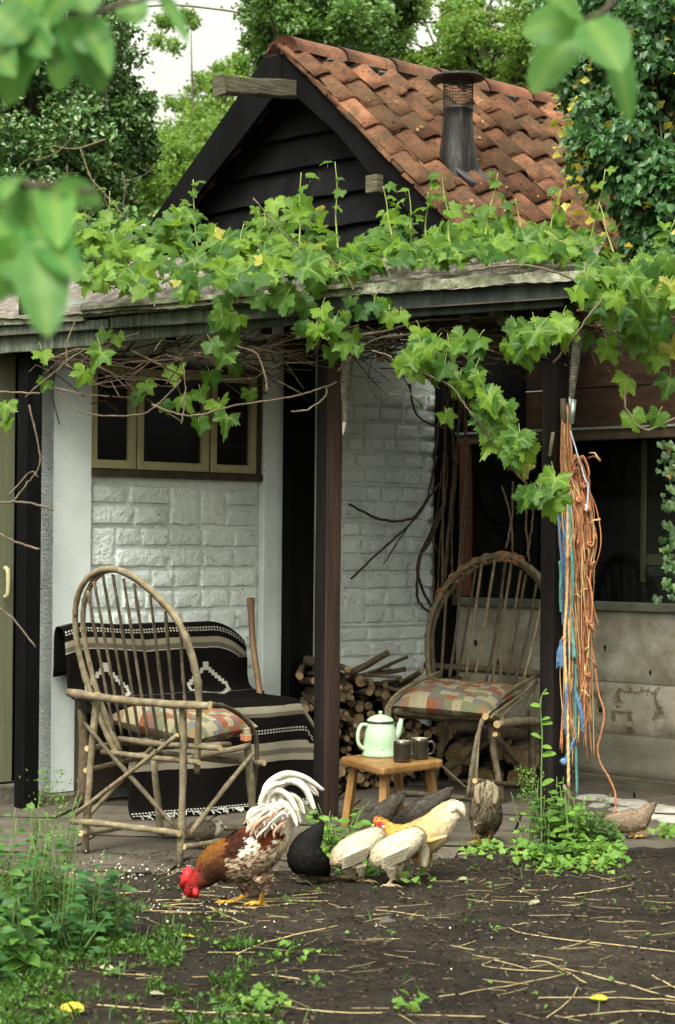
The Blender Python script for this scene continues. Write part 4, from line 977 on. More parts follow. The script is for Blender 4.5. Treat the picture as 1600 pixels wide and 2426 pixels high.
mb = MB(); mb.tube([Vector(p) for p in spline([tuple(pc + sx_ * R * .75 + Z * .075), tuple(pc + sx_ * R * 1.05 + Z * .105), tuple(pc + sx_ * R * 1.18 + Z * .14), tuple(pc + sx_ * R * 1.26 + Z * .168)], 6)], [.022 - .0007 * i for i in range(19)], 12, cap=False); mb.build('spout', m_en, pot, smooth=True)
m_mug = surf('dark_glazed_stoneware', [(.2, (.012, .010, .007)), (.55, (.022, .018, .012)), (.85, (.06, .04, .02))], 10, .15, .1, 40, spec=.7)
m_mugin = surf('pale_mug_lining', [(.3, (.26, .22, .15)), (.7, (.4, .36, .26))], 8, .3, 0)
def mug(px, py, hdir, label):
    c = G(px, py, tz); o = empty('mug', c, label, 'mug'); r = .039; h = .093; mb = MB()
    pr = [(.001, .001), (r * .9, .001), (r * .97, .006)] + [(r * (1 + (.012 if k % 2 else 0)), .01 + k * .006) for k in range(13)] + [(r * .985, h), (r * .93, h + .001)]
    mb.lathe(pr, c, 26); mb.build('mug_body', m_mug, o, smooth=True)
    mb = MB(); mb.lathe([(r * .93, h + .001), (r * .9, h - .004), (r * .88, .012), (.001, .010)], c, 26); mb.build('mug_lining', m_mugin, o, smooth=True)
    d = Vector((*hdir, 0)).normalized()
    mb = MB(); mb.tube([Vector(p) for p in spline([tuple(c + d * r * .96 + Z * .075), tuple(c + d * (r + .018) + Z * .079), tuple(c + d * (r + .027) + Z * .055), tuple(c + d * (r + .018) + Z * .03), tuple(c + d * r * .96 + Z * .022)], 6)], .0052, 8); mb.build('handle', m_mug, o, smooth=True)
mug(953, 1806, (.75, .65), 'dark brown glazed mug standing in front of the coffee pot'); mug(994, 1799, (1, -.15), 'dark brown glazed mug with its handle toward the right chair')
# ------------------------------------------------------------------ hanks of rope and twine on the right-hand post
YR = g2.y - .02
m_blue = surf('blue_rope', [(.25, (.05, .11, .22)), (.6, (.11, .20, .34)), (.85, (.22, .32, .46))], 60, .75, .6, 180, rand=.22)
m_teal = surf('teal_rope', [(.25, (.05, .17, .16)), (.6, (.11, .28, .26)), (.85, (.2, .38, .34))], 60, .75, .6, 180, rand=.2)
m_tan = surf('straw_twine', [(.25, (.36, .22, .09)), (.6, (.55, .38, .18)), (.85, (.66, .5, .28))], 60, .85, .5, 160, rand=.25)
m_palebl = surf('pale_blue_string', [(.3, (.40, .48, .68)), (.7, (.60, .66, .80))], 40, .6, .2, 100)
def twisted(pts, r, name, mat, parent, strands=3, turns=38):
    """laid rope: strands wound round one another, one part"""
    P = [Vector(p) for p in spline([tuple(p) for p in pts], 12)]; mb = MB()
    for s in range(strands):
        q = []
        for i, p in enumerate(P):
            t = (P[min(i + 1, len(P) - 1)] - P[max(0, i - 1)]).normalized(); x = t.orthogonal().normalized(); x = Vector((1, 0, 0)) - t * t.x; x.normalize(); y = t.cross(x)
            a = 2 * math.pi * (i / len(P) * turns + s / strands); q.append(p + (x * math.cos(a) + y * math.sin(a)) * r * .55)
        mb.tube(q, r * .62, 5)
    return mb.build(name, mat, parent, smooth=True)
def hang(x0, y0, x1, y1, sway=10, dy=.0, n=5, Y=None):
    Y = (YR - .03 + U(-.05, .03)) if Y is None else Y; out = []
    for i in range(n):
        k = i / (n - 1); out.append(W(x0 + (x1 - x0) * k + sway * math.sin(math.pi * k) * U(-.7, 1) + (U(-sway, sway) * .4 if 0 < i < n - 1 else 0), y0 + (y1 - y0) * k, Y + U(-.012, .012)))
    return out
hank = empty('twine_hank', W(1345, 960, YR), 'long hank of orange baler twine hanging on the right-hand post', 'twine')
for k in range(120):
    top = (U(1332, 1352), U(955, 1000)); bx = U(1352, 1420); by = random.choice((1330, 1500, 1620, 1700, 1760)) + U(-60, 60)
    midx = (top[0] + bx) / 2 + U(-4, 14)
    pts = [W(top[0], top[1], YR - .03), W(top[0] + U(-4, 10), top[1] + 150, YR - .03 + U(-.03, .03))]
    sx0 = U(-10, 62); kink = random.choice((0, 0, 1))
    for q in (.3, .45, .6, .8, 1.0): pts.append(W(1340 + (sx0 + U(-8, 8) + kink * U(-18, 18)) * min(1, q * 1.7) + 8 * q, top[1] + (by - top[1]) * q, YR - .03 + U(-.05, .035)))
    mt = m_twine if random.random() < .62 else m_tan
    mb = MB(); mb.tube([Vector(p) for p in spline([tuple(p) for p in pts], 7)], U(.0016, .0042), 5); mb.build('strand', mt, hank, smooth=True)
for k in range(18):                                            # knots and cut ends sticking out
    x, y = U(1360, 1398), random.choice((1080, 1160, 1230, 1300, 1330, 1420, 1470, 1560, 1640)) + U(-15, 15); d = (U(8, 30), U(-14, 26)); Yk = YR - .05 + U(-.03, .03)
    mb = MB(); mb.tube([W(x, y, Yk), W(x + d[0] * .5, y + d[1] * .3 - 6, Yk - .02), W(x + d[0], y + d[1], Yk - .015)], [.0035, .0034, .0055], 5); mb.build('cut_end', random.choice((m_twine, m_twine, m_tan)), hank, smooth=True)
for (x, y, r) in ((1385, 1150, .02), (1390, 1205, .022), (1372, 1185, .018), (1400, 1290, .018), (1338, 1515, .016), (1394, 1600, .015), (1400, 1480, .016)):
    mb = MB(); c = W(x, y, YR - .07)
    for s in range(3):
        q = Vector((U(-1, 1), U(-1, 1), U(-1, 1))).normalized(); w_ = q.orthogonal().normalized(); h_ = q.cross(w_); mb.tube([c + (w_ * math.cos(a) + h_ * math.sin(a)) * r * U(.6, .9) for a in np.linspace(0, 6.0, 10)], .0048, 5)
    mb.build('knot', m_twine, hank, smooth=True)
lp = [(1398, 1500), (1410, 1580), (1418, 1640), (1432, 1690), (1424, 1740), (1416, 1775), (1424, 1810), (1444, 1845), (1458, 1880), (1458, 1920), (1442, 1952)]
mb = MB(); mb.tube([Vector(p) for p in spline([tuple(W(x, y, YR - .02 + .12 * i / 10)) for i, (x, y) in enumerate(lp)], 6)], .0048, 6); mb.build('long_strand', m_twine, hank, smooth=True)
mb = MB(); mb.tube([Vector(p) for p in spline([tuple(W(x, y, YR - .09)) for x, y in ((1352, 1020), (1385, 1130), (1394, 1150), (1390, 1210), (1388, 1195))], 6)], .0034, 5); mb.build('pale_blue_string', m_palebl, hank, smooth=True)
rh = empty('blue_rope_hank', W(1330, 1160, YR), 'blue rope hank with frayed end hanging beside the orange twine on the post', 'rope')
for (x0, y0, x1, y1, r, mt, sw) in ((1330, 1205, 1352, 1560, .0085, m_blue, 5), (1340, 1180, 1350, 1580, .008, m_blue, 6), (1350, 1170, 1362, 1560, .0075, m_teal, 5), (1322, 1200, 1335, 1480, .0075, m_blue, 4), (1346, 1540, 1384, 1735, .0125, m_blue, 6), (1338, 1560, 1342, 1740, .006, m_blue, 5), (1366, 1190, 1368, 1885, .0075, m_teal, 6), (1326, 1330, 1330, 1450, .006, m_teal, 6), (1330, 1390, 1352, 1540, .005, m_blue, 6)):
    pts = hang(x0, y0, x1, y1, sw, Y=YR - .06 + U(-.02, .02)); twisted(pts, r, 'rope', mt, rh, turns=max(8, int((y1 - y0) / 9)))
twisted([W(1346, 1175, YR - .07), W(1344, 1400, YR - .075), W(1338, 1520, YR - .08), W(1345, 1700, YR - .07), W(1348, 1865, YR - .06)], .0068, 'rope', m_tan, rh, turns=60)
fz = MB()
for k in range(26):
    x = U(1318, 1338); fz.tube([W(1334 + U(-6, 4), 1515, YR - .06), W(x + U(-4, 4), 1545, YR - .07), W(x + U(-8, 4), U(1560, 1585), YR - .07)], .0022, 4)
fzo = fz.build('frayed_end', m_blue, rh); fzo['kind'] = 'stuff'
mb = MB(); c = W(1336, 1805, YR - .06)
for s in range(4):
    q = Vector((U(-1, 1), U(-1, 1), U(-1, 1))).normalized(); w_ = q.orthogonal().normalized(); h_ = q.cross(w_); mb.tube([c + (w_ * math.cos(a) + h_ * math.sin(a)) * .011 for a in np.linspace(0, 6.0, 9)], .007, 6)
mb.build('rope_knot', m_blue, rh, smooth=True); twisted([W(1362, 1750, YR - .06), W(1350, 1780, YR - .06), W(1338, 1803, YR - .06)], .008, 'rope', m_blue, rh, turns=7)
tag(stick('wooden_peg', [W(1335, 945, YR - .02), W(1336, 985, YR - .03), W(1340, 1020, YR - .02)], .014, None, mat=m_logbark), 'rough wooden peg on the right-hand post holding the twine', 'peg')
tag(stick('short_stick', [W(1311, 1024, YR - .06), W(1307, 1050, YR - .06), W(1303, 1080, YR - .06)], .0085, None), 'short cut stick tied to the right-hand post beside the twine', 'stick')
tag(stick('forked_stick', [W(1336, 1860, YR - .05), W(1346, 1880, YR - .06), W(1362, 1905, YR - .06)], .009, None), 'pale stick propped among the weeds at the right-hand post', 'stick')
chime = empty('wind_chime', W(1356, 946, YR - .05), 'short silver metal tubes of a wind chime beside the post', 'wind chime')
m_steel = surf('brushed_steel', [(.3, (.22, .27, .26)), (.7, (.48, .55, .53))], 30, .35, .1, 60, stretch=(1, 1, .1), metallic=.7)
for a, b, r in (((1360, 946), (1354, 1003), .0125), ((1350, 941), (1352, 975), .0055)): mb = MB(); mb.tube([W(*a, YR - .07), W(*b, YR - .07)], r, 14); mb.build('chime_tube', m_steel, chime, smooth=True)
mb = MB(); mb.tube([W(1356, 900, YR - .06), W(1357, 946, YR - .07)], .0015, 5); mb.build('cord', m_wire, chime)
# ------------------------------------------------------------------ ribbed horns
m_horn = surf('ridged_horn', [(.2, (.035, .032, .025)), (.5, (.15, .14, .11)), (.8, (.34, .32, .25))], 40, .6, .4, 120)
m_horntip = surf('horn_tip', [(.3, (.48, .46, .36)), (.7, (.66, .64, .54))], 20, .4, .1)
def horn(pts, r0, r1, Y, label, tip=True):
    P = [Vector(p) for p in spline([tuple(W(x, y, Y)) for x, y in pts], 22)]; K = len(P); mb = MB(); kt = int(K * (.82 if tip else 1.0))
    rr = [(r0 + (r1 - r0) * (i / K)) * (1 + (.17 * (1 if i % 3 == 0 else -.5) if i < kt else 0)) for i in range(K)]
    if tip:
        for i in range(kt, K): rr[i] = max(.002, (r0 + (r1 - r0) * .82) * .8 * (1 - (i - kt) / (K - kt)) ** .6)
    mb.tube(P, rr, 12); o = mb.build('ribbed_horn', [m_horn, m_horntip], smooth=True)
    mi = [0] * len(mb.f)
    for i in range(kt, K - 1):
        for j in range(12): mi[i * 12 + j] = 1
    o.data.polygons.foreach_set('material_index', mi); return tag(o, label, 'horn')
horn([(828, 800), (822, 868), (818, 920), (819, 960), (817, 995), (813, 1030)], .030, .010, g1.y - .02, 'ribbed animal horn with pale tip hanging beside the middle post')
horn([(1168, 728), (1200, 760), (1230, 792), (1246, 835)], .042, .026, 9.45, 'thick ribbed horn slanting out under the fascia near the right post', False)
horn([(1374, 780), (1364, 850), (1358, 905), (1354, 945)], .025, .011, YR - .03, 'ribbed horn hanging down the right-hand post above the metal chime', False)
# ------------------------------------------------------------------ poultry
def feathermat(name, rough=.75, bump=.4):
    m, nt, b = nodes(name); at = nt.nodes.new('ShaderNodeAttribute'); at.attribute_name = 'col'
    n = nnoise(nt, world_pos(nt), 160, 3); g = nramp(nt, n.outputs['Fac'], [(.3, (.74, .74, .74)), (.7, (1.2, 1.2, 1.2))])
    L(nt, nmix(nt, 1.0, at.outputs['Color'], g.outputs[0], 'MULTIPLY'), b.inputs['Base Color'])
    b.inputs['Roughness'].default_value = rough; b.inputs['Specular IOR Level'].default_value = .12
    b.inputs['Sheen Weight'].default_value = .0
    n2 = nnoise(nt, world_pos(nt), 90, 3); nbump(nt, b, n2.outputs['Fac'], bump, .006); return m
m_feather = feathermat('plumage')
m_red = surf('red_comb', [(.3, (.42, .012, .016)), (.6, (.60, .03, .035)), (.85, (.70, .08, .08))], 40, .5, .4, 120)
m_beak = surf('horn_beak', [(.3, (.42, .32, .14)), (.7, (.6, .5, .28))], 30, .4, .1)
m_eye = surf('black_eye', [(.3, (.01, .008, .006)), (.7, (.02, .012, .01))], 30, .1, 0, spec=.8)
def cmix(a, b, k): k = max(0, min(1, k)); return tuple(a[i] + (b[i] - a[i]) * k for i in range(3))
def bird(name, label, Y, path, legs, colf, legcol, nfeath=900, flen=.03, voxel=.0042, legr=.0058, extra=None, wings=None, group='chickens pecking in the yard', shank=None):
    """path: (px, py, half height px, half depth px, dY) from head to tail; legs: (hip, hock, foot) pixels + dY; colf(px,py)->rgb"""
    nfeath = int(nfeath * 2.2); flen *= .85; foot = legs[0][2]; base = G(*foot); sc = Y / F
    src = MB(); ps = spline([(p[0], p[1], p[2], p[3], p[4] if len(p) > 4 else 0) for p in path], 5); C = []
    for p in ps: C.append(W(p[0], p[1], Y + p[4]))
    n = 16; rings = []
    for k, p in enumerate(ps):
        t = (C[min(k + 1, len(C) - 1)] - C[max(0, k - 1)]).normalized(); d = Vector((0, 1, 0)); d = (d - t * d.dot(t)).normalized(); q = t.cross(d)
        i0 = len(src.v)
        for j in range(n):
            a = 2 * math.pi * j / n; src.v.append(tuple(C[k] + q * math.cos(a) * max(p[2], 1.5) * sc + d * math.sin(a) * max(p[3], 1.5) * sc))
        rings.append(i0)
    for a, b in zip(rings, rings[1:]):
        for j in range(n): src.f.append((a + j, a + (j + 1) % n, b + (j + 1) % n, b + j))
    src.f += [tuple(rings[0] + j for j in range(n))[::-1], tuple(rings[-1] + j for j in range(n))]
    for (hip, hock, ft, dY) in legs:
        h, k_, f_ = W(*hip, Y + dY), W(*hock, Y + dY), G(*ft); f_ = Vector((f_.x, max(min(f_.y, Y + .12), Y - .12), .010)); 
        src.tube([h, h.lerp(k_, .6), k_], [legr * 4.2, legr * 2.4, legr * 1.25], 10); src.tube([k_, k_.lerp(f_, .5), f_ + Z * .004], [legr * 1.2, legr, legr * 1.15], 8)
        fx = -1.0 if ps[0][0] < ps[-1][0] else 1.0
        for dx, dy, ln in ((fx, 0, .062), (fx * .85, -.6, .050), (fx * .85, .6, .050), (-fx * .9, .25, .028)):
            e = f_ + Vector((dx, dy, 0)) * ln; mdl = f_.lerp(e, .5) + Z * .006; src.tube([f_, mdl, e - Z * .005], [legr * .95, legr * .85, legr * .45], 7)
    if extra:
        for pts, rr in extra: src.tube([W(x, y, Y + dy) for x, y, dy in pts], rr, 8)
    me = src.mesh('tmp'); to = bpy.data.objects.new('tmp', me); COL.objects.link(to)
    md = to.modifiers.new('r', 'REMESH'); md.mode = 'VOXEL'; md.voxel_size = voxel; md.use_smooth_shade = True
    ms = to.modifiers.new('s', 'SMOOTH'); ms.factor = .5; ms.iterations = 3
    dg = bpy.context.evaluated_depsgraph_get(); me2 = bpy.data.meshes.new_from_object(to.evaluated_get(dg)); bpy.data.objects.remove(to); 
    nv = len(me2.vertices); co = np.empty(nv * 3, np.float32); me2.vertices.foreach_get('co', co); co = co.reshape(-1, 3); no = np.empty(nv * 3, np.float32); me2.vertices.foreach_get('normal', no); no = no.reshape(-1, 3)
    u = co[:, 0] / co[:, 1]; v = (co[:, 2] - CH) / co[:, 1]; uu = u * CR + v * SR; vv = -u * SR + v * CR; PX = CX + uu * F; PY = HY - vv * F
    legtop = shank if shank is not None else min(l[1][1] for l in legs); cols = np.ones((nv, 4), np.float32)
    hipx = [(l[1][0], l[2][0]) for l in legs]
    isleg = np.zeros(nv, bool)
    for (hip, hock, ft, dY) in legs: isleg |= (PY > hock[1] - 2) & (np.abs(PX - (hock[0] + (ft[0] - hock[0]) * np.clip((PY - hock[1]) / max(1, ft[1] - hock[1]), 0, 1))) < 16 + 60 * (PY > ft[1] - 14))
    for i in range(nv): cols[i, :3] = legcol if isleg[i] else colf(PX[i], PY[i])
    ca = me2.color_attributes.new('col', 'FLOAT_COLOR', 'POINT'); ca.data.foreach_set('color', cols.ravel())
    me2.materials.clear(); me2.materials.append(m_feather)
    root = empty(name, Vector((base.x, Y, 0)), label, 'rooster' if name == 'rooster' else 'chicken', group)
    me2.transform(Matrix.Translation(-LOC[root])); bo = new_obj('body', me2, None); bo.parent = root; LOC[bo] = LOC[root]
    # feathers lying back along the body
    cand = np.where(~isleg)[0]
    if len(cand) and nfeath:
        idx = np.random.choice(cand, nfeath); P = co[idx]; N = no[idx]
        CC = np.array([tuple(c) for c in C]); T = np.gradient(CC, axis=0); T /= np.linalg.norm(T, axis=1, keepdims=True) + 1e-9
        near = ((P[:, None, :] - CC[None]) ** 2).sum(2).argmin(1); D = T[near] + np.random.normal(size=P.shape) * .16 + np.array((0, 0, -.12))
        D -= (D * N).sum(1, keepdims=True) * N; D /= np.linalg.norm(D, axis=1, keepdims=True) + 1e-9; S = np.cross(N, D)
        nf0 = nfeath; ln = (.82 * flen * np.random.uniform(.5, 1.2, (nfeath, 1)))
        tpl = [(0, -.13, .0), (0, .13, .0), (.55, .19, .055), (1.0, .0, .06), (.55, -.19, .055)]
        V = np.stack([P + ln * (a * D + b * S + c * N) for a, b, c in tpl], 1).reshape(-1, 3)
        f5 = (np.arange(nfeath) * 5)[:, None] + np.arange(5)[None]
        pm = np_mesh('plumage', V - np.array(LOC[root]), f5, m_feather)
        tipj = np.random.uniform(.76, 1.16, (nfeath, 1)); fc = np.repeat(np.concatenate([np.clip(cols[idx][:, :3] * tipj, 0, 1), np.ones((nfeath, 1))], 1), 5, axis=0).astype(np.float32)
        ca = pm.color_attributes.new('col', 'FLOAT_COLOR', 'POINT'); ca.data.foreach_set('color', fc.ravel())
        po = new_obj('plumage', pm, None, smooth=False); po.parent = root; po['kind'] = 'stuff'
    return root
def blade(parent, pts, w, Y, col, nm='tail_feather', dyl=0.0, roll=.3):
    """one long curved tail feather, with a rib and two vanes"""
    P = [Vector(p) for p in spline([tuple(W(x, y, Y + dyl * i / (len(pts) - 1))) for i, (x, y) in enumerate(pts)], 7)]; K = len(P); mb = MB()
    for i, p in enumerate(P):
        t = (P[min(i + 1, K - 1)] - P[max(0, i - 1)]).normalized(); d = Vector((roll, 1, .1)); sd_ = t.cross(d).normalized(); k = i / (K - 1)
        ww = w * (math.sin(math.pi * min(1, .12 + k * .86)) ** .55)
        for o, lift in ((-1, .35), (0, 0), (1, .35)): mb.v.append(tuple(p + sd_ * o * ww + d.normalized() * lift * ww * .14)); mb.c.append(tuple(c * U(.86, 1.1) for c in col))
    for i in range(K - 1):
        for j in range(2): q = i * 3 + j; mb.f.append((q, q + 1, q + 4, q + 3))
    o = mb.build(nm, m_feather, parent, smooth=True); m_ = o.modifiers.new('t', 'SOLIDIFY'); m_.thickness = .0015; return o
# ---- rooster
def zr3(x, y): return (400 + .319 * x, 1800 + .319 * y)
def rooster_col(px, py):
    x, y = (px - 400) / .319, (py + (14 if px > 490 else 6) - 1800) / .319; nz = noise.noise(Vector((px * .09, py * .09, 0))); n2 = noise.noise(Vector((px * .25, py * .25, 3)))
    bk, mah, gold, wht, crm, br = (.014, .005, .003), (.135, .026, .007), (.25, .098, .017), (.60, .56, .46), (.46, .37, .26), (.085, .032, .012)
    if x < 235 and y > 820: return cmix((.34, .02, .02), (.10, .03, .02), (x - 150) / 80)
    if y < 470 + (x - 800) * .25 or x > 850 or (x > 790 and y < 620): return cmix(wht, (.62, .48, .30), .35 + nz if y > 420 else .0)
    lower = y > 800 - (x - 400) * .30 + 25 * nz
    if x < 395 + 30 * nz:
        k = (y - 700 + (x - 300) * .6) / 160; return cmix(gold, (.05, .02, .009), .25 + k * .8 + n2 * .35)
    if lower: return cmix(crm, br, .5 + 2.6 * n2) if x < 800 else cmix((.5, .36, .2), crm, .5 + nz)
    if (530 < x + 14 * n2 < 655 and 630 + (x - 530) * .3 < y < 672 + (x - 530) * .35) or (490 < x + 14 * n2 < 630 and 700 < y < 830 and y > 1240 - x * 1.02) or (735 < x < 790 and 668 < y < 695): return cmix(wht, crm, n2)
    if y > 600 + (x - 380) * .02 + 25 * nz and x < 610: return cmix(bk, mah, .2 + .5 * n2)
    return cmix(mah, bk, .35 + .9 * n2)
YRO = G(617, 2150).y
rp = [(*zr3(128, 1010), 8, 7), (*zr3(165, 960), 17, 14), (*zr3(200, 920), 21, 17), (*zr3(255, 880), 30, 22), (*zr3(325, 838), 45, 32), (*zr3(420, 800), 56, 44), (*zr3(530, 768), 62, 52), (*zr3(640, 715), 63, 52), (*zr3(735, 630), 54, 44), (*zr3(795, 530), 44, 34), (*zr3(812, 430), 48, 28), (*zr3(800, 350), 38, 20), (*zr3(790, 290), 20, 12)]
rp = [(x, y - (14 if i > 3 else 4 * (i > 1)), a * (.93 if i > 2 else 1), b) for i, (x, y, a, b) in enumerate(rp)]
rooster = bird('rooster', 'large russet and white rooster pecking the ground, red comb and tall white tail', YRO, rp,
               [(zr3(560, 900), zr3(585, 1000), zr3(455, 1085), .03), (zr3(690, 880), zr3(698, 985), zr3(680, 1095), -.035)], rooster_col, (.62, .34, .06), 4200, .034, .0042, .0082, group=None)
W_ = (.60, .57, .48)
SK = [[(800, 430), (715, 320), (735, 190), (860, 108), (1000, 128), (1145, 222)], [(815, 430), (740, 300), (790, 175), (900, 130), (1010, 175), (1100, 265)], [(830, 430), (780, 290), (850, 185), (930, 165), (1020, 225), (1085, 375)], [(840, 440), (830, 300), (900, 270), (965, 310), (1000, 410)], [(800, 450), (730, 370), (745, 270), (820, 235), (900, 290), (960, 390)], [(790, 460), (700, 390), (690, 290), (760, 200), (870, 170)], [(830, 460), (880, 350), (940, 370), (985, 470)], [(780, 480), (690, 400), (640, 375), (600, 420), (598, 490)], [(800, 490), (720, 420), (670, 395), (625, 450), (640, 510)], [(820, 500), (780, 380), (860, 330), (930, 410), (965, 500)]]
for pts in SK:
    for rep in range(5):
        jx, jy = U(-9, 9), U(-9, 9); blade(rooster, [zr3(x + jx * (i / 3), y + jy * (i / 4)) for i, (x, y) in enumerate(pts)], U(.0075, .013), YRO - .01 + U(-.04, .04), cmix(W_, (.42, .34, .22), random.choice((0, 0, 0, .15, .3))), dyl=U(-.06, .06), roll=U(-.3, .6))
for k in range(60):                                       # saddle hackles sweeping off the rump
    x, y = U(690, 900), U(360, 520); L_ = U(90, 170); a = U(-.4, 1.0)
    blade(rooster, [zr3(x, y), zr3(x + L_ * .35 * a - 30, y - 30), zr3(x - 60 - L_ * .4 + 70 * a, y + 30), zr3(x - 70 - L_ * .5 + 120 * a, y + 75)], U(.0025, .0048), YRO - U(.03, .11), cmix(W_, (.34, .12, .04), random.choice((0, 0, 0, .2, .7))), 'saddle_feather')
def plate(parent, pts, Y, th, mat, nm):
    f = [W(*p, Y) for p in pts]; n = len(f); mb = MB(); c = sum(f, Vector()) / n
    mb.v = [tuple(p) for p in f] + [tuple(c + Vector((0, -th, 0))), tuple(c + Vector((0, th, 0)))]
    for i in range(n): mb.f += [(i, (i + 1) % n, n), ((i + 1) % n, i, n + 1)]
    return mb.build(nm, mat, parent, smooth=True)
plate(rooster, [zr3(*p) for p in ((140, 985), (95, 960), (75, 925), (92, 900), (78, 870), (104, 850), (98, 812), (126, 812), (132, 785), (158, 800), (176, 800), (186, 840), (200, 880), (190, 925))], YRO, .012, m_red, 'comb')
plate(rooster, [zr3(*p) for p in ((180, 940), (212, 945), (228, 985), (222, 1025), (200, 1040), (178, 1012), (168, 970))], YRO - .022, .010, m_red, 'wattle')
plate(rooster, [zr3(*p) for p in ((190, 945), (222, 965), (215, 1010), (188, 1022), (170, 985))], YRO + .022, .010, m_red, 'wattle')
mb = MB(); mb.tube([W(*zr3(140, 985), YRO), W(*zr3(118, 1025), YRO), W(*zr3(112, 1048), YRO)], [.011, .007, .0015], 8); mb.build('beak', m_beak, rooster, smooth=True)
for s in (-1, 1): mb = MB(); mb.lathe([(.001, .0045), (.004, .003), (.005, 0)], W(*zr3(168, 955), YRO + s * .024), 10, axis=Vector((0, s, 0))); mb.build('eye', m_eye, rooster, smooth=True)
# ---- buff hen
def z4(x, y): return (750 + .319 * x, 1800 + .319 * y)
YH = G(*z4(690, 900)).y
def hen_col(px, py):
    x, y = (px - 750) / .319, (py - 1800) / .319; n2 = noise.noise(Vector((px * .16, py * .3, 3)))
    c = cmix((.48, .23, .045), (.58, .46, .26), (x - 560) / 420 + .35 * n2); return cmix(c, (.62, .56, .44), (x - 900) / 160)
hen = bird('hen', 'buff hen with red comb turned left behind two pale pullets', YH, [(*z4(435, 492), 11, 9), (*z4(462, 478), 15, 12), (*z4(500, 500), 18, 14), (*z4(545, 545), 27, 22), (*z4(620, 590), 38, 34), (*z4(720, 600), 43, 42), (*z4(820, 560), 44, 42), (*z4(900, 490), 38, 34), (*z4(970, 410), 30, 22), (*z4(1030, 370), 22, 12), (*z4(1075, 375), 12, 7)],
            [(z4(730, 690), z4(745, 780), z4(690, 897), -.02), (z4(800, 690), z4(830, 770), z4(800, 880), .05)], hen_col, (.30, .24, .20), 1900, .034)
plate(hen, [z4(*p) for p in ((420, 490), (418, 460), (432, 455), (430, 425), (448, 435), (458, 412), (468, 432), (480, 422), (478, 448), (470, 465), (440, 480))], YH, .006, m_red, 'comb')
plate(hen, [z4(*p) for p in ((440, 470), (478, 460), (500, 478), (498, 505), (470, 520), (445, 512))], YH - .030, .006, m_red, 'face'); plate(hen, [z4(*p) for p in ((452, 505), (472, 508), (474, 522), (455, 520))], YH - .02, .006, m_red, 'wattle')
mb = MB(); mb.tube([W(*z4(440, 488), YH), W(*z4(420, 490), YH), W(*z4(406, 498), YH)], [.009, .006, .001], 8); mb.build('beak', m_beak, hen, smooth=True)
mb = MB(); mb.lathe([(.001, .0045), (.004, .003), (.005, 0)], W(*z4(466, 474), YH - .036), 10, axis=Vector((0, -1, 0))); mb.build('eye', m_eye, hen, smooth=True)
plate(hen, [z4(*p) for p in ((484, 492), (502, 488), (508, 502), (492, 516))], YH - .034, .004, surf('white_ear_lobe', [(.3, (.6, .6, .55)), (.7, (.75, .75, .7))], 20, .6, 0), 'ear_lobe')
for k in range(8): blade(hen, [z4(960 + 6 * k, 420 - 8 * k), z4(1020 + 5 * k, 380 - 6 * k), z4(1080 + 3 * k, 360 + 9 * k)], .012, YH + U(-.03, .03), (.58, .51, .36))
for k in range(7): blade(hen, [z4(640 + 20 * k, 545 + 6 * k), z4(740 + 20 * k, 590 + 5 * k), z4(860 + 18 * k, 610 - 8 * k)], .012, YH - .135 + .004 * k, cmix((.52, .31, .09), (.60, .48, .28), k / 6), 'wing_feather')
# ---- two pale pullets
def pale_col(x0):
    def f(px, py):
        n2 = noise.noise(Vector((px * .12, py * .12, x0))); return cmix((.58, .51, .36), (.42, .30, .15), max(0, (x0 - px) / 40) * .55 + .25 * n2)
    return f
def up10(P): return [(p[0], p[1] - (9 if i > 2 else 0), p[2] * .93, *p[3:]) for i, p in enumerate(P)]
p1 = bird('pullet', 'pale cream pullet head-down beside the green weeds, left of the other pale one', G(*z4(345, 930)).y, up10([(*z4(500, 800), 8, 7, .10), (*z4(505, 730), 13, 11, .10), (*z4(492, 650), 17, 15, .09), (*z4(455, 598), 23, 24, .07), (*z4(390, 630), 31, 34, .03), (*z4(300, 685), 37, 41), (*z4(210, 735), 33, 38), (*z4(150, 775), 23, 27), (*z4(118, 795), 10, 12)]),
     [(z4(260, 790), z4(272, 868), z4(225, 905), .03), (z4(335, 780), z4(345, 850), z4(345, 928), -.03)], pale_col(830), (.48, .36, .18), 1500, .028)
p2 = bird('pullet', 'pale cream pullet head-down in front of the buff hen', G(*z4(530, 962)).y, up10([(*z4(795, 800), 8, 7, .10), (*z4(800, 720), 13, 11, .10), (*z4(790, 640), 17, 15, .09), (*z4(745, 598), 24, 24, .06), (*z4(675, 640), 34, 36, .03), (*z4(590, 695), 38, 42), (*z4(505, 735), 34, 39), (*z4(450, 775), 25, 28), (*z4(420, 800), 11, 12)]),
     [(z4(560, 790), z4(572, 875), z4(525, 962), -.02), (z4(600, 790), z4(615, 865), z4(600, 905), .07)], pale_col(925), (.60, .46, .30), 1500, .028)
for b, x in ((p1, 0), (p2, 295)):
    Yb = LOC[b].y - .11
    for k in range(5): blade(b, [z4(x + 400 - 8 * k, 640 + 22 * k), z4(x + 300 - 8 * k, 680 + 22 * k), z4(x + 190, 735 + 18 * k)], .009, Yb + .004 * k + .015, (.60, .54, .40), 'wing_feather')
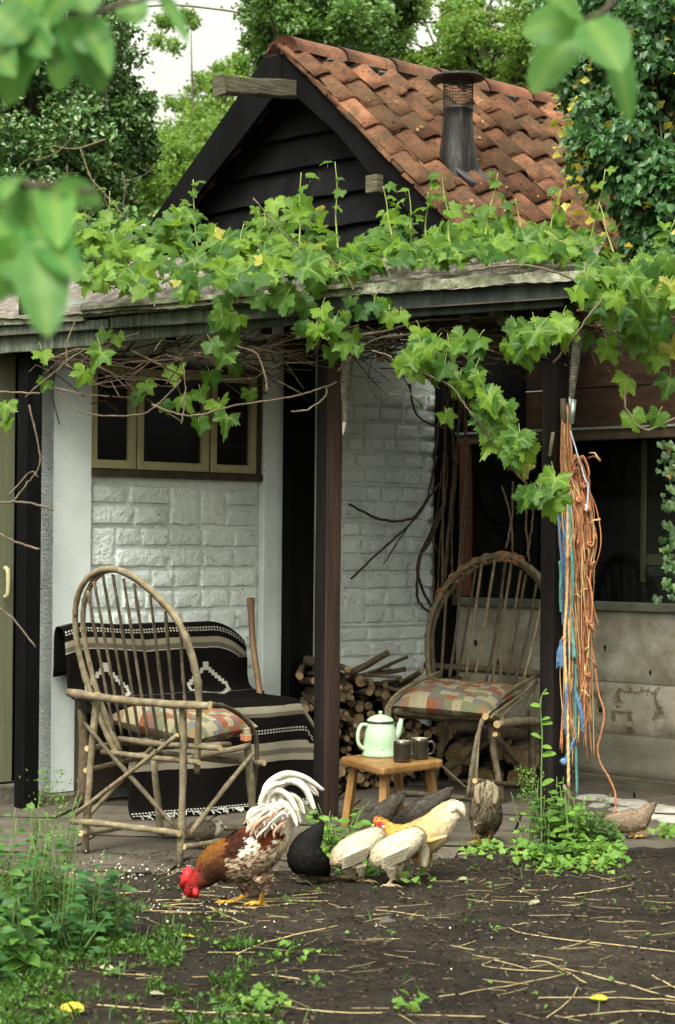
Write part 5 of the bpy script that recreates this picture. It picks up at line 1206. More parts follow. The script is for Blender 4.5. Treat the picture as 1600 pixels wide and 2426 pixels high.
# ---- black pullet
bird('pullet', 'black pullet pecking beside the white tail of the rooster', G(*zr3(985, 930)).y, [(*zr3(1160, 860), 8, 8, .08), (*zr3(1160, 800), 14, 13, .06), (*zr3(1120, 780), 28, 28, .03), (*zr3(1050, 770), 40, 40), (*zr3(1015, 720), 43, 42), (*zr3(1030, 640), 34, 32), (*zr3(1080, 560), 22, 18), (*zr3(1115, 505), 12, 8), (*zr3(1135, 480), 5, 4)],
     [(zr3(985, 800), zr3(992, 860), zr3(985, 932), -.02), (zr3(1090, 810), zr3(1098, 865), zr3(1085, 915), .05)], lambda px, py: cmix((.004, .004, .004), (.012, .011, .010), .5 + noise.noise(Vector((px * .15, py * .15, 0)))), (.13, .105, .06), 1500, .03)
# ---- speckled pullet from behind
def spk(px, py):
    n2 = noise.noise(Vector((px * .22, py * .13, 1))); n1 = noise.noise(Vector((px * .5, py * .4, 6))); return cmix(cmix((.26, .21, .135), (.055, .045, .033), .45 + n2), (.42, .34, .22), max(0, n1))
YS = G(*z4(1240, 635)).y
sp = bird('pullet', 'speckled brown pullet seen from behind by the right chair legs', YS, [(*z4(1262, 440), 16, 12, .26), (*z4(1262, 480), 27, 26, .2), (*z4(1260, 450), 38, 34, .1), (*z4(1258, 410), 40, 36, .02), (*z4(1258, 350), 37, 32, -.02), (*z4(1265, 280), 32, 22, -.05), (*z4(1272, 215), 24, 12, -.06), (*z4(1275, 180), 12, 6, -.06)],
     [(z4(1190, 470), z4(1178, 560), z4(1225, 632), -.04), (z4(1300, 480), z4(1288, 565), z4(1270, 625), .03)], spk, (.60, .30, .06), 1700, .032)
for s in (-1, 1):
    for k in range(7): blade(sp, [z4(1262 + s * 60, 330), z4(1262 + s * (72 - 3 * k), 250), z4(1262 + s * (50 + 8 * k), 175 + 6 * k)], .011, YS - .09 + .01 * k, spk(1100 + k * 9, 1850 + k * 7))
# ---- chick behind the left chair
YC = G(*z1(985, 1862)).y
ck = bird('chick', 'small grey-brown chick behind the near leg of the left chair', YC, [(*z1(1122, 1716), 7, 7), (*z1(1108, 1716), 12, 11), (*z1(1092, 1740), 11, 10), (*z1(1060, 1748), 19, 18), (*z1(1005, 1745), 26, 25), (*z1(950, 1752), 24, 22), (*z1(905, 1775), 13, 10), (*z1(880, 1790), 5, 4)],
     [(z1(975, 1790), z1(980, 1822), z1(960, 1862), -.02), (z1(1020, 1790), z1(1025, 1822), z1(1010, 1858), .03)], lambda px, py: (.36, .33, .26) if px > z1(1080, 0)[0] else cmix((.13, .10, .065), (.045, .042, .04), .4 + noise.noise(Vector((px * .2, py * .2, 0)))), (.60, .34, .08), 700, .022, .0036, .0042)
mb = MB(); mb.tube([W(*z1(1128, 1720), YC), W(*z1(1148, 1735), YC)], [.006, .001], 7); mb.build('beak', m_beak, ck, smooth=True)
mb = MB(); mb.lathe([(.001, .004), (.0035, .003), (.0045, 0)], W(*z1(1112, 1712), YC - .021), 10, axis=Vector((0, -1, 0))); mb.build('eye', m_eye, ck, smooth=True)
# ---- brown pullet at right
def z5(x, y): return (1150 + .287 * x, 1600 + .287 * y)
bird('pullet', 'light brown pullet walking left below the concrete wall', G(*z5(1300, 1350)).y, [(*z5(985, 1225), 6, 5), (*z5(1010, 1195), 11, 10), (*z5(1055, 1185), 14, 12), (*z5(1110, 1195), 22, 20), (*z5(1190, 1205), 29, 27), (*z5(1270, 1185), 27, 25), (*z5(1330, 1130), 17, 14), (*z5(1375, 1085), 10, 7), (*z5(1400, 1062), 5, 3)],
     [(z5(1180, 1260), z5(1190, 1300), z5(1140, 1310), .03), (z5(1290, 1240), z5(1312, 1285), z5(1295, 1352), -.02)], lambda px, py: cmix((.24, .175, .115), (.14, .105, .075), .45 + noise.noise(Vector((px * .15, py * .15, 4))) + max(0, (px - 1520) / 60)), (.62, .36, .10), 900, .026)
# ---- two dark hens running past the stool
def dk(px, py): return cmix((.034, .029, .024), (.088, .077, .062), .4 + noise.noise(Vector((px * .1, py * .2, 8))))
YD = 8.72
bird('hen', 'dark grey hen running past the front legs of the stool', YD, [(*z4(300, 575), 8, 8), (*z4(335, 545), 13, 12), (*z4(380, 510), 18, 17), (*z4(440, 450), 25, 24), (*z4(510, 385), 24, 22), (*z4(570, 320), 17, 12), (*z4(615, 275), 12, 7), (*z4(640, 250), 6, 4)],
     [(z4(440, 500), z4(450, 560), z4(430, 630), -.02), (z4(500, 480), z4(510, 550), z4(500, 620), .04)], dk, (.16, .14, .10), 1100, .034)
bird('hen', 'dark grey hen partly hidden behind the back of the buff hen', YD + .1, [(*z4(560, 505), 8, 8), (*z4(590, 475), 13, 12), (*z4(650, 450), 22, 20), (*z4(740, 400), 27, 26), (*z4(830, 345), 25, 22), (*z4(905, 295), 18, 13), (*z4(965, 250), 13, 7), (*z4(995, 228), 6, 4)],
     [(z4(740, 450), z4(750, 520), z4(730, 600), -.02), (z4(800, 440), z4(810, 510), z4(800, 590), .04)], dk, (.16, .14, .10), 1100, .034)
# ------------------------------------------------------------------ grape vine over the porch
m_vine = leafmat('vine_leaf', (.016, .070, .010), (.125, .225, .018), transl=.36, gloss=.22, rough=.46, tcol=(.34, .58, .04), rand='o', scale=4)
m_vineS = leafmat('vine_leaf_mass', (.018, .068, .010), (.11, .20, .016), transl=.34, gloss=.22, rough=.46, tcol=(.34, .58, .04), rand='i', scale=4)
m_young = leafmat('young_vine_leaf', (.18, .23, .026), (.29, .30, .045), transl=.4, gloss=.3, rough=.45, tcol=(.55, .62, .10), rand='o', scale=4)
m_cane = surf('vine_cane', [(.2, (.05, .037, .023)), (.5, (.115, .089, .057)), (.8, (.22, .18, .125))], 30, .8, .5, 90, rand=.2)
m_shoot = surf('green_shoot', [(.3, (.20, .27, .06)), (.7, (.34, .38, .12))], 20, .6, .1)
m_twig = surf('dry_vine_twig', [(.2, (.03, .021, .013)), (.5, (.085, .060, .037)), (.8, (.20, .15, .098))], 30, .85, .4, 90, island=.6)
def grape_leaf(seed):
    rnd = random.Random(seed); n = 52; lobes = [(0, .92, 30), (58, .80, 28), (-58, .80, 28), (115, .68, 30), (-115, .68, 30)]
    out = []
    for k in range(n):
        th = -166 + 332 * k / (n - 1); r = rnd.choice((.60, .70, .74))
        for c, a, w in lobes: r = max(r, a * (1 + .05 * rnd.uniform(-1, 1)) * (math.exp(-((th - c) / w) ** 2) ** .8) + .12)
        if abs(th) > 150: r *= .62
        r *= 1 + (.075 if k % 2 else -.075) + rnd.uniform(-.035, .035); out.append((math.radians(th), r))
    V = [(0, 0, 0)]; vein = [1.0]; F_ = []; fold = rnd.uniform(.05, .55); droop = rnd.uniform(.05, .45); cup = rnd.uniform(-.12, .12); ph = rnd.uniform(0, 6)
    for sc in (.5, 1.0):
        for th, r in out:
            x, y = math.cos(th) * r * sc, math.sin(th) * r * sc; rr = math.hypot(x, y)
            z = fold * abs(y) - droop * rr * rr + cup * x + .05 * math.sin(5 * th + ph) * rr + rnd.uniform(-.02, .02)
            V.append((x, y, z)); d = min(abs(math.degrees(th) - c) for c, _, _ in lobes); vein.append(max(0, 1 - d / 7) * (1 - .5 * (sc > .9)))
    for k in range(n - 1):
        F_.append((0, 1 + k, 2 + k)); a, b = 1 + k, 1 + n + k; F_ += [(a, b, b + 1), (a, b + 1, a + 1)]
    return np.array(V), F_, vein
GL = [grape_leaf(k) for k in range(9)]
def leaf_obj_mesh(k, mat):
    V, F_, vein = GL[k]; me = bpy.data.meshes.new('leaf'); me.from_pydata(V.tolist(), [], F_); a = me.attributes.new('vein', 'FLOAT', 'POINT'); a.data.foreach_set('value', vein)
    me.materials.append(mat); me.polygons.foreach_set('use_smooth', [True] * len(me.polygons)); return me
LM = [leaf_obj_mesh(k, m_vine) for k in range(9)]; LY = [leaf_obj_mesh(k, m_young) for k in range(3)]
m_oldv = leafmat('yellowed_vine_leaf', (.20, .22, .03), (.34, .30, .06), transl=.3, gloss=.2, rough=.5, tcol=(.5, .5, .06), rand='o', scale=6)
LO_ = [leaf_obj_mesh(k, m_oldv) for k in range(4)]
vine = empty('grape_vine', C0 + PF.n * .3, 'leafy green grape vine trained over the porch roof and hanging from the fascia', 'vine')
vleaves = []
def lframe(nrm, tip):
    z = Vector(nrm).normalized(); x = Vector(tip); x = (x - z * x.dot(z)).normalized(); return x, z.cross(x), z
def add_leaf(px, py, Y, size, nrm=None, tip=None, young=False):
    vleaves.append((W(px, py, Y), size / 520.0 * .44, nrm, tip, young))
def topn(): return (U(-.75, .75), U(-1.1, .05), U(.35, 1.0)), (U(-1, 1), U(-1, .3), U(-.6, .2))
def hangn(): return (U(-.6, .6), U(-1, -.55), U(.0, .7)), (U(-.7, .7), U(-.3, .1), -1)
UPX = [(140, 560), (175, 500), (260, 520), (330, 540), (400, 500), (440, 470), (520, 540), (590, 560), (640, 470), (690, 430), (740, 480), (800, 570), (870, 580), (930, 500), (980, 540), (1060, 540), (1150, 500), (1250, 535), (1330, 530), (1400, 555), (1450, 600), (1520, 610), (1610, 570)]
LOX = [(140, 630), (230, 675), (330, 695), (500, 690), (660, 665), (800, 650), (950, 625), (1150, 612), (1350, 600), (1450, 690), (1610, 750)]
def interp(T, x): return float(np.interp(x, [t[0] for t in T], [t[1] for t in T]))
for k in range(620):
    x = U(150, 1612); a, b = interp(UPX, x), interp(LOX, x); q = random.random() ** .8; y = a + (b - a) * q
    Y = 10.4 - 1.15 * q + U(-.3, .3); nr, tp = topn(); add_leaf(x, y, Y, U(58, 108), nr, tp)
for (cx, cy, sx, sy, n, s0, s1, Y0) in ((520, 755, 34, 60, 14, 55, 95, 9.28), (700, 705, 80, 25, 8, 60, 110, 9.22), (780, 775, 65, 40, 20, 45, 80, 9.2), (890, 735, 60, 30, 9, 45, 75, 9.2), (1420, 670, 60, 50, 12, 75, 115, 9.0), (1520, 700, 85, 75, 18, 75, 115, 9.1), (1560, 640, 60, 50, 9, 75, 110, 9.2), (1500, 790, 80, 50, 8, 70, 105, 9.3), (1060, 805, 70, 25, 8, 60, 95, 9.05), (1240, 800, 40, 30, 9, 80, 120, 8.95), (1330, 770, 45, 25, 6, 80, 120, 8.92), (1010, 850, 45, 35, 12, 65, 100, 9.0), (1110, 900, 40, 40, 10, 60, 90, 8.98), (1175, 980, 45, 45, 11, 65, 110, 8.95), (1210, 1065, 45, 45, 10, 70, 105, 8.93), (1270, 1165, 55, 30, 9, 70, 110, 8.9)):
    for k in range(n):
        nr, tp = hangn(); add_leaf(cx + random.gauss(0, sx * .6), cy + random.gauss(0, sy * .6), Y0 + U(-.1, .14), U(s0, s1), nr, tp)
for (x, y, s, Y) in ((100, 838, 75, 9.3), (108, 905, 60, 9.35), (250, 790, 60, 9.3), (280, 800, 55, 9.3), (240, 835, 105, 9.1), (200, 880, 80, 9.15), (15, 960, 90, 9.2), (20, 1000, 60, 9.2), (430, 940, 95, 9.6), (475, 930, 85, 9.62), (520, 960, 100, 9.55), (470, 1000, 80, 9.5), (540, 990, 105, 9.5), (345, 910, 70, 9.6), (390, 960, 60, 9.6), (500, 890, 80, 9.65), (590, 930, 60, 9.6), (420, 880, 90, 9.6), (330, 940, 60, 9.6), (560, 870, 60, 9.6),
                     (1485, 900, 115, 9.25), (1500, 985, 85, 9.2), (1560, 985, 80, 9.2), (1590, 900, 95, 9.3), (1590, 820, 90, 9.3), (1440, 830, 90, 9.3), (1380, 800, 80, 9.35), (1540, 850, 80, 9.35)):
    nr, tp = hangn(); add_leaf(x, y, Y, s, nr, tp)
vst = MB(); shoots = []
for (x0, y0, x1, y1) in ((262, 640, 260, 452), (415, 640, 412, 490), (470, 600, 458, 425), (712, 640, 714, 408), (802, 640, 794, 383), (935, 600, 908, 440), (975, 600, 968, 448), (1010, 590, 1015, 455), (1072, 600, 1048, 420), (1160, 640, 1125, 500), (1140, 600, 1180, 410), (1290, 600, 1330, 450), (1380, 640, 1435, 400), (1560, 640, 1600, 520), (1240, 600, 1222, 470), (1455, 600, 1420, 480), (640, 620, 628, 500), (560, 640, 578, 530)):
    Y = U(9.5, 10.1); pts = [W(x0 + (x1 - x0) * k / 4 + (U(-4, 4) if 0 < k < 4 else 0), y0 + (y1 - y0) * k / 4, Y) for k in range(5)]
    mb = MB(); mb.tube([Vector(p) for p in spline([tuple(p) for p in pts], 4)], [.0052 - .0002 * i for i in range(17)], 6); mb.build('shoot', m_shoot, vine, smooth=True)
    for k in range(4):
        q = .58 + .14 * k; nr, tp = topn(); add_leaf(x0 + (x1 - x0) * q + U(-24, 24), y0 + (y1 - y0) * q + U(-6, 10), Y - .02, U(28, 58) * (1.25 - .35 * k / 3), nr, tp, k >= 1)
vleaves.sort(key=lambda l: -l[1]); big, rest = vleaves[:296], vleaves[296:]
for p, s, nr, tp, yg in big:
    o = bpy.data.objects.new('leaf', random.choice(LY if yg else (LO_ if random.random() < .05 else LM))); COL.objects.link(o); x, y, z = lframe(nr, tp); put(o, vine, frame(x * s * U(.85, 1.1), y * s * U(.8, 1.15), z * s * U(.5, 1.7), p))
VV, FF, base = [], [], 0
for p, s, nr, tp, yg in rest:
    V, F_, _ = GL[random.randrange(9)]; x, y, z = lframe(nr, tp); Mx = np.array([tuple(x), tuple(y), tuple(z)]) * s; VV.append(V @ Mx + np.array(p)); FF += [tuple(i + base for i in f) for f in F_]; base += len(V)
lo = new_obj('small_leaves', np_mesh('small_leaves', np.concatenate(VV) - np.array(LOC[vine]), FF, m_vineS), None); lo.parent = vine; lo['kind'] = 'stuff'
# petioles: thin stalks towards the cane line
pet = MB()
for p, s, nr, tp, yg in vleaves:
    d = Vector((U(-.4, .4), U(-.1, .4), U(-.9, .1))); 
    if tp and tp[2] <= -.9: d = Vector((U(-.4, .4), U(.0, .4), U(.2, .9)))
    pet.tube([p, p + d * s * .5 + Z * .006, p + d * s], .0016, 3, cap=False)
po = pet.build('leaf_stalks', m_shoot, vine, smooth=True); po['kind'] = 'stuff'
def cane(pts, Y, r, mat=None, nm='cane'):
    Ys = Y if hasattr(Y, '__len__') else [Y] * len(pts)
    P = [Vector(p) for p in spline([tuple(W(x, y, yy)) for (x, y), yy in zip(pts, Ys)], 7)]; mb = MB(); mb.tube([p + Vector((U(-1, 1), U(-1, 1), U(-1, 1))) * .0025 for p in P], [r * U(.85, 1.2) for _ in P], 6); return mb.build(nm, mat or m_cane, vine, smooth=True)
for pts, Y, r in (([(1110, 640), (1220, 628), (1310, 642), (1390, 678)], 8.98, .0065), ([(1440, 700), (1400, 740), (1360, 800), (1310, 860)], 8.92, .006), ([(600, 470), (680, 560), (760, 620), (840, 660)], 9.4, .005), ([(730, 620), (770, 610), (810, 640), (840, 690)], 9.2, .006), ([(880, 830), (930, 850), (950, 905), (1000, 960)], 9.1, .005), ([(960, 870), (1060, 910), (1110, 970), (1150, 1020), (1200, 1090), (1250, 1150)], 8.97, .006),
                  ([(0, 928), (95, 932)], 9.3, .006), ([(60, 940), (130, 880), (200, 830), (330, 790)], 9.3, .0055), ([(140, 930), (190, 975), (290, 985), (360, 970), (430, 900)], 9.4, .0055), ([(360, 960), (450, 985), (560, 960), (690, 940), (760, 920), (800, 905)], 9.4, .006), ([(560, 820), (610, 840), (630, 900), (632, 925)], 9.3, .006), ([(690, 975), (730, 970), (770, 940), (775, 920)], 9.3, .006), ([(435, 860), (440, 930), (430, 1005)], 9.35, .005),
                  ([(30, 1190), (60, 1150), (95, 1090), (70, 960)], 9.4, .006), ([(0, 1190), (60, 1190), (128, 1208)], 9.3, .007), ([(0, 1265), (40, 1285), (95, 1302)], 9.3, .007), ([(0, 1440), (40, 1475), (85, 1535)], 9.4, .006), ([(20, 1175), (70, 1120), (90, 1130)], 9.35, .005), ([(1480, 920), (1485, 970), (1530, 1018), (1600, 990)], 9.2, .007), ([(800, 880), (850, 830), (900, 800), (1000, 790)], 9.3, .006), ([(1160, 750), (1000, 760), (880, 790), (700, 800)], 9.35, .007), ([(690, 790), (760, 790), (850, 770)], 9.3, .007)):
    cane(pts, Y, r * .72)
def on_wall(pts, off): return [tuple(PD.at(x, y) + PD.n * off) for x, y in pts]
for pts, r in (([(1012, 1080), (985, 1190), (940, 1250), (870, 1312), (808, 1372)], .007), ([(806, 1194), (880, 1230), (940, 1233), (975, 1212), (1022, 1146), (1042, 1166)], .007), ([(1044, 1170), (1005, 1260), (975, 1330), (980, 1380), (1000, 1425), (1024, 1452)], .009), ([(1046, 1165), (1000, 1280), (976, 1320), (968, 1405), (985, 1440), (1022, 1462)], .008), ([(985, 1190), (930, 1270), (888, 1336)], .004), ([(1000, 1270), (1015, 1300), (1045, 1322)], .005), ([(1012, 1080), (1030, 980), (1060, 900), (1085, 820)], .009), ([(950, 910), (965, 980), (1010, 1010), (1060, 1020)], .006)):
    mb = MB(); mb.tube([Vector(p) + Vector((U(-1, 1), U(-1, 1), U(-1, 1))) * .003 for p in spline(on_wall(pts, U(.05, .09)), 7)], r, 6); mb.build('cane', surf('dark_cane_%d' % len(bpy.data.materials), [(.3, (.028, .018, .011)), (.6, (.075, .05, .03)), (.85, (.14, .1, .06))], 26, .8, .4, 60), vine, smooth=True)
for k in range(9):
    x = 1052 + 7 * k + U(-4, 4); cane([(x + U(-20, 30), 840), (x + U(-8, 12), 980), (x + U(-14, 8), 1120), (x - 12 + U(-12, 8), 1290), (x - 20 + U(-12, 8), 1430)], 11.3 + U(-.1, .1), U(.003, .0075), m_twig, 'trunk_cane')
for (a, b) in (((1190, 1150), (1215, 1310)), ((1215, 1140), (1200, 1300)), ((1250, 1160), (1255, 1330)), ((1265, 1150), (1250, 1320))): cane([a, ((a[0] + b[0]) / 2 + U(-10, 10), (a[1] + b[1]) / 2), b], 10.4, .005, m_twig)
tg = MB()                                                   # dry tangle under the roof edge
for k in range(230):
    x, y, ln, a, Y = U(900, 1290), U(735, 835), U(60, 220), random.gauss(-.05, .22), U(9.5, 10.2)
    tg.tube([W(x, y, Y), W(x + ln * .5, y + U(-10, 14), Y + U(-.05, .05)), W(x + math.cos(a) * ln, y + math.sin(a) * ln, Y + U(-.05, .05))], U(.002, .0052), 4)
for k in range(620):
    x = random.choice((U(60, 700), U(550, 1320), U(850, 1330), U(1350, 1600))); yb = interp([(0, 850), (400, 815), (700, 790), (1000, 760), (1330, 735), (1600, 760)], x); y = yb + abs(random.gauss(0, 42)); ln = U(40, 190); a = random.gauss(0, .35) if random.random() < .72 else U(-1.6, 1.6); Y = U(9.35, 10.3)
    p0_ = (x, y); p2_ = (x + math.cos(a) * ln, y + math.sin(a) * ln * .8); pm_ = ((p0_[0] + p2_[0]) / 2 + U(-18, 18), (p0_[1] + p2_[1]) / 2 + U(-18, 18))
    tg.tube([W(*p0_, Y), W(*pm_, Y + U(-.08, .08)), W(*p2_, Y + U(-.1, .1))], U(.0018, .0048), 4)
to = tg.build('twig_tangle', m_twig, vine); to['kind'] = 'stuff'
# ------------------------------------------------------------------ trees
m_bark = surf('tree_bark', [(.25, (.03, .025, .018)), (.6, (.08, .065, .045)), (.85, (.15, .125, .09))], 12, .9, .8, 30)
def tree(name, label, cat, mat, blobs, nleaf, lsize, trunk, branches=40, up=(0, -.6, .7), tilt=1.0, clump=.5, nclump=90, group='trees behind the shed', br=.012, aspect=.6, droop=0.0):
    """blobs: (px, py, Y, rx px, ry px, depth m, weight); leaves gather in clumps round twig ends"""
    root = empty(name, trunk[0], label, cat, group); pos = []; ends = []
    wts = np.array([b[6] for b in blobs], float); wts /= wts.sum()
    for b, w in zip(blobs, wts):
        c = W(b[0], b[1], b[2]); rx, rz, ry = b[3] * b[2] / F, b[4] * b[2] / F, b[5]; nc = max(4, int(nclump * w)); nl = int(nleaf * w)
        cc = np.random.normal(size=(nc, 3)); cc /= np.linalg.norm(cc, axis=1, keepdims=True); cc *= np.random.uniform(.25, 1.0, (nc, 1)) ** .5
        cc = cc * np.array((rx, ry, rz)) + np.array(c); ends += [Vector(q) for q in cc[:: max(1, nc // max(1, int(branches * w)))]]
        pick = np.random.randint(0, nc, nl); sp_ = clump * min(rx, rz); pos.append(cc[pick] + np.random.normal(size=(nl, 3)) * np.array((sp_, sp_, sp_ * .8)))
    pos = np.concatenate(pos); v, f = leaf_cloud(pos, lsize, up=up, tilt=tilt, aspect=aspect, droop=droop)
    cr = new_obj('crown', np_mesh('crown', v - np.array(LOC[root]), f, mat), None, smooth=False); cr.parent = root
    cr['kind'] = 'stuff'
    tb_ = MB(); top = trunk[-1]; tb_.tube([Vector(p) for p in spline([tuple(p) for p in trunk], 6)] if len(trunk) > 2 else trunk, np.linspace(trunk_r, trunk_r * .35, (len(trunk) - 1) * 6 + 1 if len(trunk) > 2 else 2).tolist(), 10)
    for e in ends:
        s = trunk[min(len(trunk) - 1, 1 + int(U(0, len(trunk) - 1)))]; m = s.lerp(e, .5) + Vector((U(-.3, .3), U(-.3, .3), U(-.1, .3))) * (e - s).length * .3
        tb_.tube([Vector(p) for p in spline([tuple(s), tuple(m), tuple(e)], 5)], np.linspace(br * 2.2, br * .35, 11).tolist(), 5)
    tb_.build('trunk', m_bark, root, smooth=True); return root
trunk_r = .26
m_ivyd = leafmat('dark_ivy_leaf', (.020, .075, .018), (.095, .20, .042), (.30, .22, .03), gloss=.7, rough=.3, transl=.16, tcol=(.16, .30, .04), vein=False)
m_light = leafmat('light_tree_leaf', (.060, .155, .020), (.16, .28, .04), gloss=.4, rough=.45, transl=.5, tcol=(.45, .62, .10), vein=False)
m_mid = leafmat('mid_tree_leaf', (.040, .11, .020), (.12, .23, .04), gloss=.5, rough=.4, transl=.34, tcol=(.32, .52, .08), vein=False)
m_ivyr = leafmat('ivy_leaf', (.011, .050, .015), (.042, .118, .030), (.48, .34, .03), gloss=.4, rough=.4, transl=.22, tcol=(.20, .42, .06), vein=False)
m_yel = leafmat('yellowing_ivy_leaf', (.22, .24, .03), (.46, .36, .04), gloss=.4, transl=.35, tcol=(.6, .5, .05), vein=False)
def gr(px, Y): return Vector(((px - CX) / F * Y, Y, 0))
tree('ivy_tree', 'tree clad in dark glossy ivy at the upper left', 'tree', m_ivyd, [(40, 330, 15, 250, 260, 1.6, 5), (150, 470, 15, 170, 120, 1.4, 2.6), (320, 300, 15.2, 60, 110, .8, .8), (110, 90, 15, 230, 150, 1.5, 3), (0, 520, 14.6, 260, 120, 1.2, 3), (255, 90, 15.4, 55, 130, .7, .5), (250, 330, 15, 110, 90, 1.2, 1.2)], 95000, .046, [gr(120, 15), W(125, 700, 15), W(130, 400, 15), W(110, 100, 15), W(130, -200, 15)], 70, clump=.11, nclump=900)
tree('background_tree', 'pale green leafy tree in the gap left of the gable', 'tree', m_light, [(500, 400, 25, 150, 110, 2, 3), (370, 470, 24, 190, 110, 2, 3), (570, 270, 26, 70, 120, 1.5, 1.2), (450, 560, 24, 230, 90, 2, 2.4), (470, 230, 27, 90, 70, 1.2, .45), (420, 100, 27, 90, 70, 1.2, .16)], 62000, .062, [gr(480, 25), W(480, 700, 25), W(490, 480, 25), W(520, 300, 25)], 60, clump=.16, nclump=420)
tree('background_tree', 'dense green tree directly behind the roof ridge apex', 'tree', m_mid, [(690, 30, 18.5, 120, 90, 1.4, 2), (800, 90, 18, 150, 80, 1.3, 2), (900, 30, 19, 110, 60, 1.2, 1.2), (640, 120, 19, 55, 70, .8, .8), (760, -60, 18.5, 200, 70, 1.3, 1.6)], 50000, .052, [gr(760, 18.5), W(760, 500, 18.5), W(765, 250, 18.5), W(770, 40, 18.5)], 60, clump=.18, nclump=300)
tree('background_tree', 'airy light green tree with sky gaps above the flue', 'tree', m_light, [(1010, 80, 22, 130, 80, 1.5, 1.0), (1180, 120, 21.5, 150, 110, 1.5, 2.6), (1090, 190, 22, 130, 55, 1.3, 1.6), (1300, 200, 21, 120, 120, 1.3, 1.8), (1150, -20, 22, 220, 60, 1.5, 1.2), (930, 150, 22, 90, 40, 1.2, .9)], 34000, .056, [gr(1150, 22), W(1150, 500, 22), W(1160, 250, 22), W(1140, 60, 22)], 80, clump=.13, nclump=300)
tree('ivy_tree', 'ivy-covered tree with some yellow leaves hanging over the right end of the roof', 'tree', m_ivyr, [(1530, 110, 11.0, 130, 170, .5, 4), (1460, 330, 10.9, 110, 120, .5, 3), (1540, 460, 10.8, 90, 130, .45, 3), (1430, 130, 11.2, 110, 150, .5, 2.4), (1580, 600, 10.6, 60, 70, .3, 1.4), (1400, 330, 11, 45, 60, .3, .8), (1330, 60, 11.6, 70, 90, .4, .8), (1530, 560, 10.8, 45, 50, .3, .8)], 22000, .052, [gr(1585, 11.4), W(1580, 800, 11.4), W(1560, 400, 11.3), W(1530, 100, 11.2), W(1500, -150, 11.2)], 60, up=(-.2, -.8, .5), clump=.16, nclump=420, aspect=.68, droop=.6, tilt=.7, group=None, br=.007)
yp = np.array([tuple(W(random.choice((U(1300, 1420), U(1380, 1600))), U(60, 640), U(10.55, 11.0))) for _ in range(110)]); yp2 = np.array([tuple(W(random.gauss(1370, 35), random.gauss(430, 90), U(10.7, 11.1))) for _ in range(50)])
v, f = leaf_cloud(np.concatenate([yp, yp2]), .052, up=(-.2, -.8, .4), aspect=.8)
yo = new_obj('yellowing_ivy', np_mesh('yellowing_ivy', v, f, m_yel), None, smooth=False); yo['kind'] = 'stuff'; tag(yo, 'yellowing ivy leaves trailing over the tiles at the right', 'ivy', kind='stuff')
# bare pale twigs in front of the ivy tree
ivt = [o for o in LOC if o.name == 'ivy_tree'][0]
for k in range(22):
    x, y = U(-10, 330), U(380, 610); a = U(-.5, 2.2); P = [(x, y)]
    for q in range(4): a += U(-.6, .6); P.append((P[-1][0] + math.cos(a) * U(18, 42), P[-1][1] + math.sin(a) * U(18, 42)))
    mb = MB(); mb.tube([Vector(p) for p in spline([tuple(W(px, py, 13.6)) for px, py in P], 5)], np.linspace(.0045, .0018, 21).tolist(), 5); mb.build('bare_twig', m_cane, ivt, smooth=True)
for pts in ([(0, 583), (60, 600), (110, 650)], [(190, 350), (215, 420), (240, 450), (300, 520)], [(120, 345), (180, 352), (250, 330)], [(330, 15), (420, 12), (520, 22), (570, 30)]):
    mb = MB(); mb.tube([Vector(p) for p in spline([tuple(W(px, py, 13.8)) for px, py in pts], 6)], .0065, 6); mb.build('bare_twig', m_cane, ivt, smooth=True)
# ivy strands beside the dark window
tree('hedge', 'dark green hedge closing the yard behind the left side of the shed', 'hedge', m_ivyd, [(-60, 640, 14.4, 300, 160, 1.0, 3), (250, 640, 14.4, 220, 120, 1.0, 3)], 16000, .06, [gr(100, 14.6), W(100, 800, 14.6), W(100, 640, 14.6)], 20, clump=.2, nclump=160, group=None)
ip = np.array([tuple(W(1590 + random.gauss(0, 14), U(1040, 1420), 10.05 + U(-.05, .05))) for _ in range(60)]); VV, FF, base = [], [], 0
for p in ip:
    V, F_, _ = GL[random.randrange(9)]; x, y, z = lframe((U(-.5, .3), -1, U(0, .6)), (U(-.6, .6), 0, -1)); VV.append(V @ (np.array([tuple(x), tuple(y), tuple(z)]) * U(.016, .032)) + p); FF += [tuple(i + base for i in f_) for f_ in F_]; base += len(V)
v, f = np.concatenate(VV), FF
wi = new_obj('wall_ivy', np_mesh('wall_ivy', v, f, m_ivyd), None, smooth=False); tag(wi, 'dark ivy strands hanging in front of the right-hand window', 'ivy', kind='stuff')
# ------------------------------------------------------------------ walnut branches close to the camera
m_wal = leafmat('walnut_leaf', (.055, .18, .04), (.13, .30, .065), gloss=.3, rough=.45, transl=.55, tcol=(.26, .55, .12), rand='o', scale=2)
def oval_leaf(seed):
    rnd = random.Random(seed); n = 12; V = []; vn = []; F_ = []
    for i in range(n + 1):
        k = i / n; w = .29 * math.sin(math.pi * k ** .85) ** .55 if 0 < k < 1 else 0.0; bend = -.22 * (k - .3) ** 2 + rnd.uniform(-.006, .006)
        for s, vv in ((-1, 0), (-.5, 0), (0, 1), (.5, 0), (1, 0)): V.append((k, s * w, bend + .16 * abs(s) * w + .018 * math.sin(k * 22) * abs(s) * w * 3)); vn.append(vv)
    for i in range(n):
        for j in range(4): a = i * 5 + j; F_.append((a, a + 5, a + 6, a + 1))
    me = bpy.data.meshes.new('leaf'); me.from_pydata(V, [], F_); a = me.attributes.new('vein', 'FLOAT', 'POINT'); a.data.foreach_set('value', vn); me.materials.append(m_wal); me.polygons.foreach_set('use_smooth', [True] * len(me.polygons)); return me
OL = [oval_leaf(k) for k in range(4)]
